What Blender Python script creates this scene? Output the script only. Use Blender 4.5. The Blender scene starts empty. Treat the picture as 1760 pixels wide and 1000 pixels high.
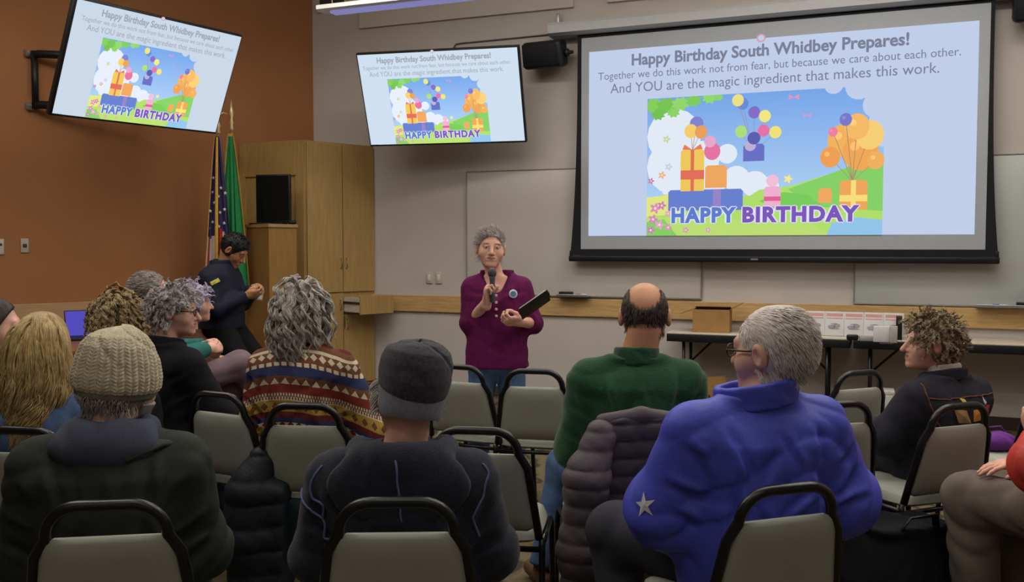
import bpy, bmesh, math, random
import numpy as np
from mathutils import Vector, Matrix, Euler

random.seed(7)
rng = np.random.default_rng(11)
scene = bpy.context.scene
COL = scene.collection
PI = math.pi
R_ = math.radians

# ------------------------------------------------------------------ camera, world, lights, exposure
FOC = 1600.0                       # focal length in pixels of the 1760 wide frame
EYE = 1.5
PITCH = math.atan(78 / FOC)
cd = bpy.data.cameras.new('camera')
cd.sensor_width = 36.0
cd.lens = FOC / 1760 * 36.0
cd.clip_start = 0.05
cam = bpy.data.objects.new('camera', cd)
cam.location = (0, 0, EYE)
cam.rotation_euler = (PI / 2 - PITCH, 0, 0)
COL.objects.link(cam)
scene.camera = cam

world = bpy.data.worlds.new('world')
scene.world = world
world.use_nodes = True
world.node_tree.nodes['Background'].inputs[0].default_value = (0.5, 0.5, 0.55, 1)
world.node_tree.nodes['Background'].inputs[1].default_value = 0.05
scene.view_settings.view_transform = 'Standard'
scene.view_settings.look = 'None'
scene.view_settings.exposure = 0.0
scene.view_settings.gamma = 1.0
scene.view_settings.use_curve_mapping = False


def area_light(name, loc, sx, sy, power, color, rz=0, tilt=0):
    l = bpy.data.lights.new(name, 'AREA')
    l.shape = 'RECTANGLE'
    l.size = sx
    l.size_y = sy
    l.energy = power
    l.color = color
    o = bpy.data.objects.new(name, l)
    o.location = loc
    o.rotation_euler = (tilt, 0, rz)
    COL.objects.link(o)
    return o


WARM = (1.0, 0.955, 0.885)
# rows of hanging strip lamps over the audience and the front of the room; the rearmost pair is added to brighten backs facing the camera
for lx, ly, pw in ((-3.6, 5.6, 42), (-0.6, 6.6, 44), (2.4, 6.2, 44), (-2.2, 3.2, 27), (1.2, 3.2, 27), (-0.4, 0.6, 14), (3.4, 3.4, 27), (-2.6, -1.0, 11), (1.8, -1.0, 11)):
    area_light('unseen_ceiling_lamp', (lx, ly, 4.1), 2.4, 0.35, pw, WARM, rz=R_(-22))
for lx, ly, pw in ((-2.6, 6.0, 60), (0.6, 6.0, 60), (3.2, 5.0, 50), (-1.8, 2.6, 30), (1.6, 2.6, 30)):
    area_light('added_uplight', (lx, ly, 3.7), 2.4, 0.35, pw, WARM, rz=R_(-22), tilt=PI)  # upward lights added to brighten the upper walls by bounce off the ceiling


def srgb(r, g, b):
    f = lambda c: (c / 255 / 12.92) if c / 255 <= 0.04045 else ((c / 255 + 0.055) / 1.055) ** 2.4
    return (f(r), f(g), f(b), 1.0)


# ------------------------------------------------------------------ places seen by the camera
def G(px, s):
    """ground point below picture column px where one metre spans s pixels"""
    d = FOC / s
    return np.array([(px - 880) / s, d / math.cos(PITCH)])


CA = np.array([-2.11875, 10.01188])                     # corner of front wall and left wall
dF = np.array([0.92698871, -0.37508923]); nF = np.array([-0.37508923, -0.92698871])
dL = np.array([-0.76956304, -0.63857084]); nL = np.array([0.63857084, -0.76956304])
YAW_F = math.atan2(dF[1], dF[0])
YAW_L = math.atan2(-dL[1], -dL[0])


def FW(u, z, off=0.0):
    q = CA + dF * u + nF * off
    return Vector((q[0], q[1], z))


def LW(v, z, off=0.0):
    q = CA + dL * v + nL * off
    return Vector((q[0], q[1], z))


# ------------------------------------------------------------------ materials
MATS = {}


def mat(name, color, rough=0.7, var=0.08, scale=30.0, bump=0.0, bscale=None, metal=0.0, spec=0.3, sheen=0.0, dark=None, stretch=None):
    if name in MATS:
        return MATS[name]
    m = bpy.data.materials.new(name)
    m.use_nodes = True
    nt = m.node_tree
    b = nt.nodes['Principled BSDF']
    b.inputs['Roughness'].default_value = rough
    b.inputs['Metallic'].default_value = metal
    b.inputs['Specular IOR Level'].default_value = spec
    if sheen:
        b.inputs['Sheen Weight'].default_value = sheen
    tc = nt.nodes.new('ShaderNodeTexCoord')
    src = tc.outputs['Object']
    if stretch:
        mp = nt.nodes.new('ShaderNodeMapping')
        mp.inputs['Scale'].default_value = stretch
        nt.links.new(src, mp.inputs[0])
        src = mp.outputs[0]
    nz = nt.nodes.new('ShaderNodeTexNoise')
    nz.inputs['Scale'].default_value = scale
    nz.inputs['Detail'].default_value = 4
    nt.links.new(src, nz.inputs['Vector'])
    mix = nt.nodes.new('ShaderNodeMix')
    mix.data_type = 'RGBA'
    c = color
    if dark is None:
        lo = tuple(x * (1 - 1.6 * var) for x in c[:3]) + (1,)
        hi = tuple(min(1, x * (1 + 1.6 * var)) for x in c[:3]) + (1,)
    else:
        lo, hi = dark, c
    mix.inputs[6].default_value = lo
    mix.inputs[7].default_value = hi
    mr = nt.nodes.new('ShaderNodeMapRange')
    mr.inputs[1].default_value = 0.3
    mr.inputs[2].default_value = 0.7
    nt.links.new(nz.outputs['Fac'], mr.inputs[0])
    nt.links.new(mr.outputs[0], mix.inputs[0])
    nt.links.new(mix.outputs[2], b.inputs['Base Color'])
    if bump:
        n2 = nt.nodes.new('ShaderNodeTexNoise')
        n2.inputs['Scale'].default_value = bscale or scale * 4
        n2.inputs['Detail'].default_value = 3
        nt.links.new(src, n2.inputs['Vector'])
        bp = nt.nodes.new('ShaderNodeBump')
        bp.inputs['Strength'].default_value = bump
        bp.inputs['Distance'].default_value = 0.01
        nt.links.new(n2.outputs['Fac'], bp.inputs['Height'])
        nt.links.new(bp.outputs[0], b.inputs['Normal'])
    MATS[name] = m
    return m


def emat(name, color, strength=1.0):
    if name in MATS:
        return MATS[name]
    m = bpy.data.materials.new(name)
    m.use_nodes = True
    nt = m.node_tree
    nt.nodes.clear()
    e = nt.nodes.new('ShaderNodeEmission')
    e.inputs[0].default_value = color
    e.inputs[1].default_value = strength
    o = nt.nodes.new('ShaderNodeOutputMaterial')
    nt.links.new(e.outputs[0], o.inputs[0])
    MATS[name] = m
    return m


def attr_emat(name, strength=1.0):
    """a lit display: emits the colours of the picture it shows"""
    if name in MATS:
        return MATS[name]
    m = bpy.data.materials.new(name)
    m.use_nodes = True
    nt = m.node_tree
    nt.nodes.clear()
    a = nt.nodes.new('ShaderNodeAttribute')
    a.attribute_name = 'picture'
    e = nt.nodes.new('ShaderNodeEmission')
    e.inputs[1].default_value = strength
    o = nt.nodes.new('ShaderNodeOutputMaterial')
    nt.links.new(a.outputs['Color'], e.inputs[0])
    nt.links.new(e.outputs[0], o.inputs[0])
    MATS[name] = m
    return m


# ------------------------------------------------------------------ mesh building
class MB:
    def __init__(self):
        self.v = []
        self.f = []
        self.m = []
        self.smooth = []

    def add(self, vs, fs, mi=0, smooth=False, M=None):
        n = len(self.v)
        for p in vs:
            q = Vector(p)
            self.v.append(tuple(M @ q) if M is not None else tuple(q))
        for f in fs:
            self.f.append([i + n for i in f])
            self.m.append(mi)
            self.smooth.append(smooth)
        return self

    def bm(self, bm, mi=0, smooth=False, M=None):
        bm.verts.ensure_lookup_table()
        bm.verts.index_update()
        self.add([v.co[:] for v in bm.verts], [[v.index for v in f.verts] for f in bm.faces], mi, smooth, M)
        bm.free()
        return self

    def box(self, c, size, bev=0.0, seg=2, mi=0, M=None, rot=None, smooth=None):
        bm = bmesh.new()
        bmesh.ops.create_cube(bm, size=1.0)
        for v in bm.verts:
            v.co = Vector((v.co.x * size[0], v.co.y * size[1], v.co.z * size[2]))
        if bev:
            bmesh.ops.bevel(bm, geom=bm.edges[:] + bm.verts[:], offset=bev, segments=seg, profile=0.5, affect='EDGES')
        T = Matrix.Translation(Vector(c))
        if rot is not None:
            T = T @ Euler(rot).to_matrix().to_4x4()
        if M is not None:
            T = M @ T
        return self.bm(bm, mi, bool(bev) if smooth is None else smooth, T)

    def tube(self, pts, r, seg=10, mi=0, closed=False, M=None, caps=True, flat=None):
        """sweep a circle (radius r or one per point; flat=(a,b) ellipse factors) along points"""
        P = [Vector(p) for p in pts]
        n = len(P)
        rr = r if isinstance(r, (list, tuple)) else [r] * n
        vs, fs = [], []
        up = None
        for i in range(n):
            if closed:
                t = (P[(i + 1) % n] - P[i - 1]).normalized()
            else:
                t = (P[min(i + 1, n - 1)] - P[max(i - 1, 0)]).normalized()
            if up is None:
                a = Vector((0, 0, 1)) if abs(t.z) < 0.9 else Vector((0, 1, 0))
                up = (a - t * a.dot(t)).normalized()
            else:
                up = (up - t * up.dot(t)).normalized()
            sd = t.cross(up)
            for k in range(seg):
                an = 2 * PI * k / seg
                ca, sa = math.cos(an), math.sin(an)
                if flat:
                    ca *= flat[0]
                    sa *= flat[1]
                vs.append(P[i] + (up * ca + sd * sa) * rr[i])
        for i in range(n if closed else n - 1):
            j = (i + 1) % n
            for k in range(seg):
                l = (k + 1) % seg
                fs.append([i * seg + k, i * seg + l, j * seg + l, j * seg + k])
        if caps and not closed:
            fs.append(list(range(seg))[::-1])
            fs.append([(n - 1) * seg + k for k in range(seg)])
        return self.add(vs, fs, mi, True, M)

    def lathe(self, prof, seg=24, mi=0, M=None, smooth=True):
        vs, fs = [], []
        for (r, z) in prof:
            for k in range(seg):
                a = 2 * PI * k / seg
                vs.append((r * math.cos(a), r * math.sin(a), z))
        for i in range(len(prof) - 1):
            for k in range(seg):
                l = (k + 1) % seg
                fs.append([i * seg + k, i * seg + l, (i + 1) * seg + l, (i + 1) * seg + k])
        fs.append(list(range(seg))[::-1])
        fs.append([(len(prof) - 1) * seg + k for k in range(seg)])
        return self.add(vs, fs, mi, smooth, M)

    def prism(self, poly, z0, z1, mi=0, M=None):
        """poly: xy outline, counter-clockwise; extruded in z"""
        n = len(poly)
        vs = [(p[0], p[1], z0) for p in poly] + [(p[0], p[1], z1) for p in poly]
        fs = [list(range(n))[::-1], [n + i for i in range(n)]]
        for i in range(n):
            j = (i + 1) % n
            fs.append([i, j, n + j, n + i])
        return self.add(vs, fs, mi, False, M)

    def mesh(self, name):
        me = bpy.data.meshes.new(name)
        me.from_pydata(self.v, [], self.f)
        me.polygons.foreach_set('material_index', self.m)
        me.polygons.foreach_set('use_smooth', self.smooth)
        me.update()
        return me

    def build(self, name, mats, parent=None):
        return link(name, self.mesh(name), mats, parent)


def link(name, me, mats, parent=None):
    for m in (mats if isinstance(mats, (list, tuple)) else [mats]):
        me.materials.append(m)
    o = bpy.data.objects.new(name, me)
    COL.objects.link(o)
    if parent is not None:
        o.parent = parent
    return o


def np_mesh(name, V, Fq, mi=None, smooth=True):
    """fast mesh from numpy arrays; Fq is an (n,4) or (n,3) index array"""
    me = bpy.data.meshes.new(name)
    V = np.ascontiguousarray(V, dtype=np.float32)
    Fq = np.ascontiguousarray(Fq, dtype=np.int32)
    k = Fq.shape[1]
    me.vertices.add(len(V))
    me.vertices.foreach_set('co', V.ravel())
    me.loops.add(Fq.size)
    me.loops.foreach_set('vertex_index', Fq.ravel())
    me.polygons.add(len(Fq))
    me.polygons.foreach_set('loop_start', np.arange(0, Fq.size, k, dtype=np.int32))
    if mi is not None:
        me.polygons.foreach_set('material_index', np.ascontiguousarray(mi, dtype=np.int32))
    me.update(calc_edges=True)
    me.polygons.foreach_set('use_smooth', np.full(len(Fq), smooth, dtype=bool))
    me.update()
    return me


def thing(name, label, cat, loc=(0, 0, 0), rz=0.0, group=None, rot=None):
    o = bpy.data.objects.new(name, None)
    o.empty_display_size = 0.1
    o.location = loc
    o.rotation_euler = rot if rot is not None else (0, 0, rz)
    COL.objects.link(o)
    o['label'] = label
    o['category'] = cat
    if group:
        o['group'] = group
    return o


def tag(o, label, cat, group=None, kind=None):
    o['label'] = label
    o['category'] = cat
    if group:
        o['group'] = group
    if kind:
        o['kind'] = kind
    return o


def struct(o, label=None):
    o['kind'] = 'structure'
    if label:
        o['label'] = label
    return o


def copy_thing(root, loc, rz, label):
    r = root.copy()
    COL.objects.link(r)
    r.location = loc
    r.rotation_euler = (0, 0, rz)
    r['label'] = label
    for ch in list(root.children):
        c = ch.copy()
        COL.objects.link(c)
        c.parent = r
        for g in list(ch.children):
            e = g.copy()
            COL.objects.link(e)
            e.parent = c
    return r

# ================================================================== ROOM
def wall_mat():
    m = mat('wall_paint', srgb(190, 182, 177), 0.9, 0.02, 3.0, bump=0.05, bscale=220, spec=0.15)
    return m


M_WALL = wall_mat()
M_BROWN = mat('terracotta_paint', srgb(156, 106, 70), 0.85, 0.03, 2.0, bump=0.05, bscale=200, spec=0.2)
M_CEIL = mat('ceiling_paint', srgb(205, 200, 190), 0.95, 0.02, 3.0)
M_RAIL = mat('maple_rail', srgb(186, 152, 102), 0.5, 0.10, 6.0, stretch=(1, 1, 12))
M_RAILP = mat('painted_rail', srgb(176, 140, 104), 0.6, 0.05, 6.0, stretch=(1, 1, 10))
M_WOOD = mat('maple_veneer', srgb(164, 134, 82), 0.45, 0.07, 5.0, stretch=(9, 9, 0.8), spec=0.35)
M_WOOD2 = mat('maple_veneer_dark', srgb(148, 112, 62), 0.5, 0.08, 5.0, stretch=(9, 9, 0.8))
M_BASE = mat('vinyl_baseboard', srgb(62, 52, 44), 0.6, 0.05)
M_BLACK = mat('black_plastic', srgb(22, 22, 24), 0.45, 0.1, spec=0.35)
M_BLACKM = mat('black_tube', srgb(16, 16, 18), 0.3, 0.05, spec=0.5)
M_WHITE = mat('white_plastic', srgb(205, 203, 196), 0.5, 0.02)
M_METAL = mat('grey_metal', srgb(165, 165, 168), 0.35, 0.05, metal=0.7)


def carpet():
    m = bpy.data.materials.new('patterned_carpet')
    m.use_nodes = True
    nt = m.node_tree
    b = nt.nodes['Principled BSDF']
    b.inputs['Roughness'].default_value = 0.95
    b.inputs['Specular IOR Level'].default_value = 0.1
    tc = nt.nodes.new('ShaderNodeTexCoord')
    nz = nt.nodes.new('ShaderNodeTexNoise')
    nz.inputs['Scale'].default_value = 3.0
    nz.inputs['Detail'].default_value = 2
    nt.links.new(tc.outputs['Object'], nz.inputs['Vector'])
    mx = nt.nodes.new('ShaderNodeMix')
    mx.data_type = 'VECTOR'
    mx.inputs[0].default_value = 0.22
    nt.links.new(tc.outputs['Object'], mx.inputs[4])
    nt.links.new(nz.outputs['Color'], mx.inputs[5])
    wv = nt.nodes.new('ShaderNodeTexWave')
    wv.inputs['Scale'].default_value = 2.6
    wv.inputs['Distortion'].default_value = 9.0
    wv.inputs['Detail'].default_value = 2
    wv.inputs['Detail Scale'].default_value = 1.2
    nt.links.new(mx.outputs[1], wv.inputs['Vector'])
    cr = nt.nodes.new('ShaderNodeValToRGB')
    e = cr.color_ramp.elements
    e[0].position = 0.0
    e[0].color = srgb(70, 63, 52)
    e[1].position = 1.0
    e[1].color = srgb(112, 100, 78)
    for p, c in ((0.16, srgb(80, 72, 56)), (0.24, srgb(106, 94, 70)), (0.6, srgb(104, 96, 70)), (0.8, srgb(120, 106, 82))):
        q = e.new(p)
        q.color = c
    nt.links.new(wv.outputs['Fac'], cr.inputs[0])
    n2 = nt.nodes.new('ShaderNodeTexNoise')
    n2.inputs['Scale'].default_value = 160
    nt.links.new(tc.outputs['Object'], n2.inputs['Vector'])
    m2 = nt.nodes.new('ShaderNodeMix')
    m2.data_type = 'RGBA'
    m2.blend_type = 'MULTIPLY'
    m2.inputs[0].default_value = 0.5
    nt.links.new(cr.outputs[0], m2.inputs[6])
    nt.links.new(n2.outputs['Fac'], m2.inputs[7])
    nt.links.new(m2.outputs[2], b.inputs['Base Color'])
    bp = nt.nodes.new('ShaderNodeBump')
    bp.inputs['Strength'].default_value = 0.4
    bp.inputs['Distance'].default_value = 0.004
    nt.links.new(n2.outputs['Fac'], bp.inputs['Height'])
    nt.links.new(bp.outputs[0], b.inputs['Normal'])
    return m


CEIL_Z = 4.5
cf = CA + dF * 8.2
cl = CA + dL * 8.0
outline = [tuple(CA), tuple(cl), (cl[0], -3.0), (cf[0], -3.0), tuple(cf)]
struct(MB().prism(outline, -0.1, 0.0).build('floor', carpet()), 'patterned brown carpet floor')
struct(MB().prism(outline, CEIL_Z, CEIL_Z + 0.1).build('ceiling', M_CEIL))


def wall_slab(name, a, b, m):
    a = np.array(a, float); b = np.array(b, float)
    d = (b - a) / np.linalg.norm(b - a)
    n = np.array([d[1], -d[0]])
    c = np.array([0.0, 3.0])
    if np.dot(c - a, n) > 0:
        n = -n
    q = [a, b, b + n * 0.12, a + n * 0.12]
    ar = sum(q[i][0] * q[(i + 1) % 4][1] - q[(i + 1) % 4][0] * q[i][1] for i in range(4))
    if ar < 0:
        q = q[::-1]
    return struct(MB().prism(q, 0, CEIL_Z).build(name, m))


wall_slab('wall_front', CA, cf, M_WALL)
wall_slab('wall_left', CA, cl, M_BROWN)
wall_slab('wall_back', (cl[0], -3.0), (cf[0], -3.0), M_WALL)
wall_slab('wall_right', cf, (cf[0], -3.0), M_WALL)
wall_slab('wall_side', cl, (cl[0], -3.0), M_BROWN)

MF = Matrix.Translation((CA[0], CA[1], 0)) @ Matrix.Rotation(YAW_F, 4, 'Z')      # x along front wall, -y into the room
ML = Matrix.Translation((CA[0], CA[1], 0)) @ Matrix.Rotation(YAW_L, 4, 'Z')      # -x along left wall, -y into the room


def fbox(mb, u0, u1, z0, z1, o0, o1, bev=0.0, mi=0, M=MF):
    return mb.box(((u0 + u1) / 2, -(o0 + o1) / 2, (z0 + z1) / 2), (u1 - u0, o1 - o0, z1 - z0), bev, 2, mi, M, smooth=False)


struct(fbox(MB(), 0.70, 8.1, 0.825, 0.992, 0, 0.028, 0.004).build('trim_1', M_RAIL), 'light wood chair rail along front wall')
struct(fbox(MB(), -8.0, 0.0, 0.80, 0.985, 0, 0.028, 0.004, M=ML).build('trim_2', M_RAILP), 'painted chair rail along orange brown wall')
struct(fbox(MB(), 0.70, 8.1, 0.0, 0.105, 0, 0.012, 0.003).build('baseboard_front', M_BASE))
struct(fbox(MB(), -8.0, 0.0, 0.0, 0.105, 0, 0.012, 0.003, M=ML).build('baseboard_left', M_BASE))
M_PANEL = mat('wall_panel_paint', srgb(196, 187, 180), 0.9, 0.02, 3.0)
struct(fbox(MB(), 0.59, 2.92, 3.745, 4.35, 0, 0.035, 0.004).build('trim_3', M_PANEL), 'raised panel high on front wall')
struct(fbox(MB(), 3.25, 7.4, 3.755, 4.35, 0, 0.035, 0.004).build('trim_4', M_PANEL), 'raised panel high above the projection screen')
wb = MB()
fbox(wb, 0.10, 0.41, 3.98, 4.30, 0.0, 0.012, 0.0, 0)
fbox(wb, 0.07, 0.10, 3.95, 4.33, 0.0, 0.03, 0.003, 1)
fbox(wb, 0.41, 0.44, 3.95, 4.33, 0.0, 0.03, 0.003, 1)
fbox(wb, 0.10, 0.41, 3.95, 3.98, 0.0, 0.03, 0.003, 1)
fbox(wb, 0.10, 0.41, 4.30, 4.33, 0.0, 0.03, 0.003, 1)
struct(wb.build('window_1', [mat('dark_glass', srgb(66, 66, 58), 0.2, 0.02), M_PANEL]), 'small dark high window near the corner')

# ================================================================== DISPLAYS
FONT_CACHE = {}


def text_polys(s, bold=0.0, space=1.0):
    """outline text as flat triangles in a unit box: verts scaled to width 1 x height 1"""
    key = (s, bold, space)
    if key in FONT_CACHE:
        return FONT_CACHE[key]
    cu = bpy.data.curves.new('txt', 'FONT')
    cu.body = s
    cu.offset = bold
    cu.space_character = space
    cu.resolution_u = 3
    o = bpy.data.objects.new('txt', cu)
    me = bpy.data.meshes.new_from_object(o)
    V = np.array([v.co[:] for v in me.vertices])
    Fs = [list(p.vertices) for p in me.polygons]
    bpy.data.objects.remove(o)
    bpy.data.curves.remove(cu)
    bpy.data.meshes.remove(me)
    mn, mx = V.min(0), V.max(0)
    W = (V - mn) / np.maximum(mx - mn, 1e-6)
    FONT_CACHE[key] = (W, Fs)
    return W, Fs


class Slide:
    """a flat picture: shapes stacked in thin layers, colour per vertex; u right, v down, both 0..1"""

    def __init__(self, W, H):
        self.W, self.H = W, H
        self.v, self.f, self.c = [], [], []
        self.k = 0

    def add(self, uv, faces, col):
        n = len(self.v)
        y = -0.0002 * self.k
        self.k += 1
        for i, (u, v) in enumerate(uv):
            self.v.append(((u - 0.5) * self.W, y, (0.5 - v) * self.H))
            self.c.append(col[i] if isinstance(col, list) else col)
        for f in faces:
            self.f.append([i + n for i in f])

    def rect(self, u0, v0, u1, v1, top, bot=None):
        self.add([(u0, v0), (u1, v0), (u1, v1), (u0, v1)], [[3, 2, 1, 0]], [top, top, bot or top, bot or top])

    def poly(self, pts, col):
        c = (sum(p[0] for p in pts) / len(pts), sum(p[1] for p in pts) / len(pts))
        n = len(pts)
        self.add([c] + list(pts), [[0, i + 1, (i + 1) % n + 1] for i in range(n)], col)

    def disc(self, u, v, r, col, ry=None, n=18, ph=0):
        ry = ry or r
        a = self.W / self.H
        self.poly([(u + r * math.cos(ph + 2 * PI * i / n), v + ry * a * math.sin(ph + 2 * PI * i / n)) for i in range(n)], col)

    def text(self, s, u0, v0, u1, v1, col, bold=0.0, space=1.0):
        W, Fs = text_polys(s, bold, space)
        self.add([(u0 + (u1 - u0) * p[0], v1 - (v1 - v0) * p[1]) for p in W], Fs, col)

    def build(self, name, m, parent):
        me = bpy.data.meshes.new(name)
        me.from_pydata(self.v, [], self.f)
        at = me.color_attributes.new('picture', 'FLOAT_COLOR', 'POINT')
        at.data.foreach_set('color', np.array(self.c, dtype=np.float32).ravel())
        me.update()
        return link(name, me, m, parent)


def party_slide(W, H, bg, ink, k=1.0):
    """birthday slide: three text lines over a garden party picture"""
    S = Slide(W, H)

    def C(r, g, b):
        r, g, b = [min(255, x * k) for x in (r, g, b)]
        return srgb(r, g, b)
    S.rect(0, 0, 1, 1, bg)
    S.disc(0.478, 0.0, 0.012, C(214, 160, 176), ry=0.011)
    S.disc(0.478, -0.001, 0.008, bg, ry=0.007)
    L, T, Rr, B = 0.171, 0.272, 0.787, 1.0
    w, h = Rr - L, B - T
    q = lambda a, b: (L + w * a, T + h * b)
    bgc = bg
    # sky with a scalloped edge
    S.rect(L, T, Rr, T + h * 0.98, C(118, 166, 232), C(186, 218, 246))
    for (a, b, r) in ((0.97, 0.13, 0.05), (1.0, 0.24, 0.055), (0.90, 0.0, 0.05), (0.99, 0.03, 0.05), (0.80, -0.02, 0.035), (1.0, 0.36, 0.03)):
        S.disc(*q(a, b), r * w * 1.1, bgc)
    S.rect(Rr, T - 0.04, Rr + 0.06, B, bgc)
    S.rect(L, T - 0.055, Rr + 0.02, T, bgc)
    # pale cloud bank on the left and the middle
    for (a, b, r) in ((0.06, 0.28, 0.17), (0.10, 0.50, 0.17), (0.18, 0.62, 0.16), (0.30, 0.60, 0.09), (0.36, 0.42, 0.06), (0.40, 0.60, 0.08), (0.48, 0.64, 0.08), (0.54, 0.66, 0.06), (0.24, 0.46, 0.12)):
        S.disc(max(L + r * w * 0.72, q(a, b)[0]), q(a, b)[1], r * w * 0.72, C(226, 234, 246))
    S.rect(L - 0.12, T - 0.02, L, B, bgc)
    # leaves in the top corner
    for (a, b, r, c) in ((0.03, 0.05, 0.05, (132, 206, 92)), (0.09, 0.06, 0.055, (120, 196, 84)), (0.15, 0.05, 0.045, (146, 214, 108)), (0.21, 0.03, 0.04, (128, 204, 92)), (0.28, 0.02, 0.035, (146, 216, 112)), (0.05, 0.12, 0.035, (118, 192, 84)), (0.12, 0.11, 0.032, (140, 210, 100)), (0.32, 0.02, 0.022, (140, 212, 104))):
        pts = []
        for i in range(16):
            rr = r * w * (1.0 if i % 2 else 0.68)
            an = 2 * PI * i / 16
            x, y = q(a, b)
            pts.append((min(max(L, x + rr * math.cos(an)), Rr), max(T, y + rr * 1.5 * math.sin(an))))
        S.poly(pts, C(*c))
    # meadow
    mead = [(L, T + h * 0.74)] + [q(a, b) for a, b in ((0.08, 0.70), (0.2, 0.72), (0.42, 0.76), (0.5, 0.68), (0.62, 0.66), (0.74, 0.62), (0.88, 0.54), (1.0, 0.53))] + [(Rr, B), (L, B)]
    S.poly(mead, C(176, 222, 108))
    S.poly([q(a, b) for a, b in ((0.62, 0.68), (0.76, 0.60), (0.88, 0.53), (1.0, 0.52), (1.0, 0.84), (0.7, 0.80))], C(134, 208, 104))
    S.poly([q(a, b) for a, b in ((0.50, 0.76), (0.60, 0.70), (0.70, 0.72), (0.76, 0.80), (0.6, 0.84))], C(122, 204, 92))
    S.poly([q(a, b) for a, b in ((0, 0.72), (0.12, 0.70), (0.2, 0.76), (0.16, 0.84), (0, 0.86))], C(224, 230, 128))
    S.poly([q(a, b) for a, b in ((0, 0.86), (0.2, 0.88), (0.5, 0.90), (0.7, 0.9), (0.8, 1.0), (0, 1.0))], C(186, 222, 116))
    S.poly([q(a, b) for a, b in ((0.80, 0.92), (0.9, 0.88), (1.0, 0.90), (1.0, 1.0), (0.78, 1.0))], C(146, 196, 234))
    S.poly([q(a, b) for a, b in ((0, 0.90), (0.08, 0.88), (0.14, 1.0), (0, 1.0))], C(132, 206, 100))
    # flowers
    for (a, b, r, c) in ((0.04, 0.80, 0.020, (222, 140, 196)), (0.07, 0.78, 0.016, (206, 122, 186)), (0.03, 0.88, 0.018, (214, 132, 196)), (0.06, 0.92, 0.018, (228, 164, 208)), (0.10, 0.94, 0.014, (222, 146, 200)), (0.02, 0.96, 0.016, (206, 128, 190)), (0.10, 0.84, 0.013, (230, 160, 206)), (0.18, 0.96, 0.012, (222, 150, 190)), (0.28, 0.96, 0.011, (226, 160, 196)), (0.02, 0.60, 0.012, (206, 120, 180)), (0.07, 0.56, 0.014, (236, 178, 140)), (0.09, 0.30, 0.014, (196, 214, 160)), (0.10, 0.50, 0.014, (200, 206, 228)), (0.62, 0.61, 0.015, (240, 230, 140))):
        x, y = q(a, b)
        pts = []
        for i in range(20):
            an = 2 * PI * i / 20
            rr = r * w * (1 + 0.4 * math.cos(5 * an))
            pts.append((x + rr * math.cos(an), y + rr * 1.85 * math.sin(an)))
        S.poly(pts, C(*c))
        S.disc(x, y, r * w * 0.3, C(250, 232, 160))
    # wrapped presents: long blue one, yellow one with a red ribbon on it, small orange one
    def rbox(a0, b0, a1, b1, c, rib=None, lid=True, cr=0.02):
        x0, y0 = q(a0, b0)
        x1, y1 = q(a1, b1)
        S.poly([(x0 + 0.006, y0), (x1 - 0.006, y0), (x1, y0 + 0.012), (x1, y1), (x0, y1), (x0, y0 + 0.012)], C(*c))
        if rib:
            S.rect(x0, y0 + (y1 - y0) * 0.50, x1, y0 + (y1 - y0) * 0.72, C(*rib))
    rbox(0.10, 0.67, 0.43, 0.82, (104, 128, 206))
    S.rect(*q(0.30, 0.67), *q(0.335, 0.82), C(150, 132, 196))
    rbox(0.155, 0.38, 0.26, 0.68, (238, 200, 92), (226, 110, 92))
    S.rect(*q(0.20, 0.38), *q(0.215, 0.68), C(226, 110, 92))
    for sg in (-1, 1):
        x, y = q(0.2075, 0.385)
        S.poly([(x, y), (x + sg * 0.022, y - 0.030), (x + sg * 0.028, y - 0.004)], C(232, 120, 98))
    for (a, b, r, c) in ((0.225, 0.20, 0.019, (128, 132, 208)), (0.20, 0.25, 0.018, (244, 206, 108)), (0.245, 0.26, 0.017, (232, 160, 90))):
        x, y = q(a, b)
        x1, y1 = q(0.2075, 0.385)
        S.poly([(x - 0.0008, y), (x + 0.0008, y), (x1 + 0.0008, y1), (x1 - 0.0008, y1)], C(170, 150, 130))
        S.disc(x, y, r, C(*c), ry=r * 1.08)
    rbox(0.265, 0.50, 0.36, 0.66, (238, 166, 96))
    S.disc(q(0.295, 0.40)[0], q(0.295, 0.40)[1], 0.022, C(228, 116, 160), ry=0.024)
    S.disc(q(0.285, 0.33)[0], q(0.285, 0.33)[1], 0.016, C(232, 168, 206))
    rbox(0.52, 0.66, 0.59, 0.80, (236, 176, 208), (222, 100, 150))
    S.disc(q(0.555, 0.62)[0], q(0.555, 0.62)[1], 0.016, C(240, 190, 214))
    # right: cluster of orange and yellow balloons tied to an orange present
    tie = q(0.88, 0.64)
    for (a, b, r, c) in ((0.84, 0.36, 0.040, (242, 178, 96)), (0.91, 0.44, 0.046, (240, 168, 88)), (0.945, 0.33, 0.036, (246, 206, 120)), (0.895, 0.27, 0.032, (244, 186, 104)), (0.79, 0.47, 0.026, (238, 160, 86)), (0.85, 0.22, 0.016, (120, 122, 204)), (0.97, 0.50, 0.022, (240, 176, 98)), (0.80, 0.30, 0.012, (236, 130, 160))):
        x, y = q(a, b)
        S.poly([(x - 0.0009, y), (x + 0.0009, y), (tie[0] + 0.0009, tie[1]), (tie[0] - 0.0009, tie[1])], C(170, 140, 110))
        S.disc(x, y, r * 0.95, C(*c), ry=r * 1.05)
        S.disc(x - r * 0.3, y - r * 0.6, r * 0.25, C(*[min(255, k_ + 24) for k_ in c]))
    rbox(0.83, 0.63, 0.94, 0.83, (238, 166, 90), (248, 222, 122))
    S.rect(*q(0.875, 0.63), *q(0.895, 0.83), C(248, 222, 122))
    rbox(0.745, 0.68, 0.80, 0.78, (240, 168, 98))
    # bunch of balloons over a dangling blue present
    bx, by = q(0.475, 0.42)
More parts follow.
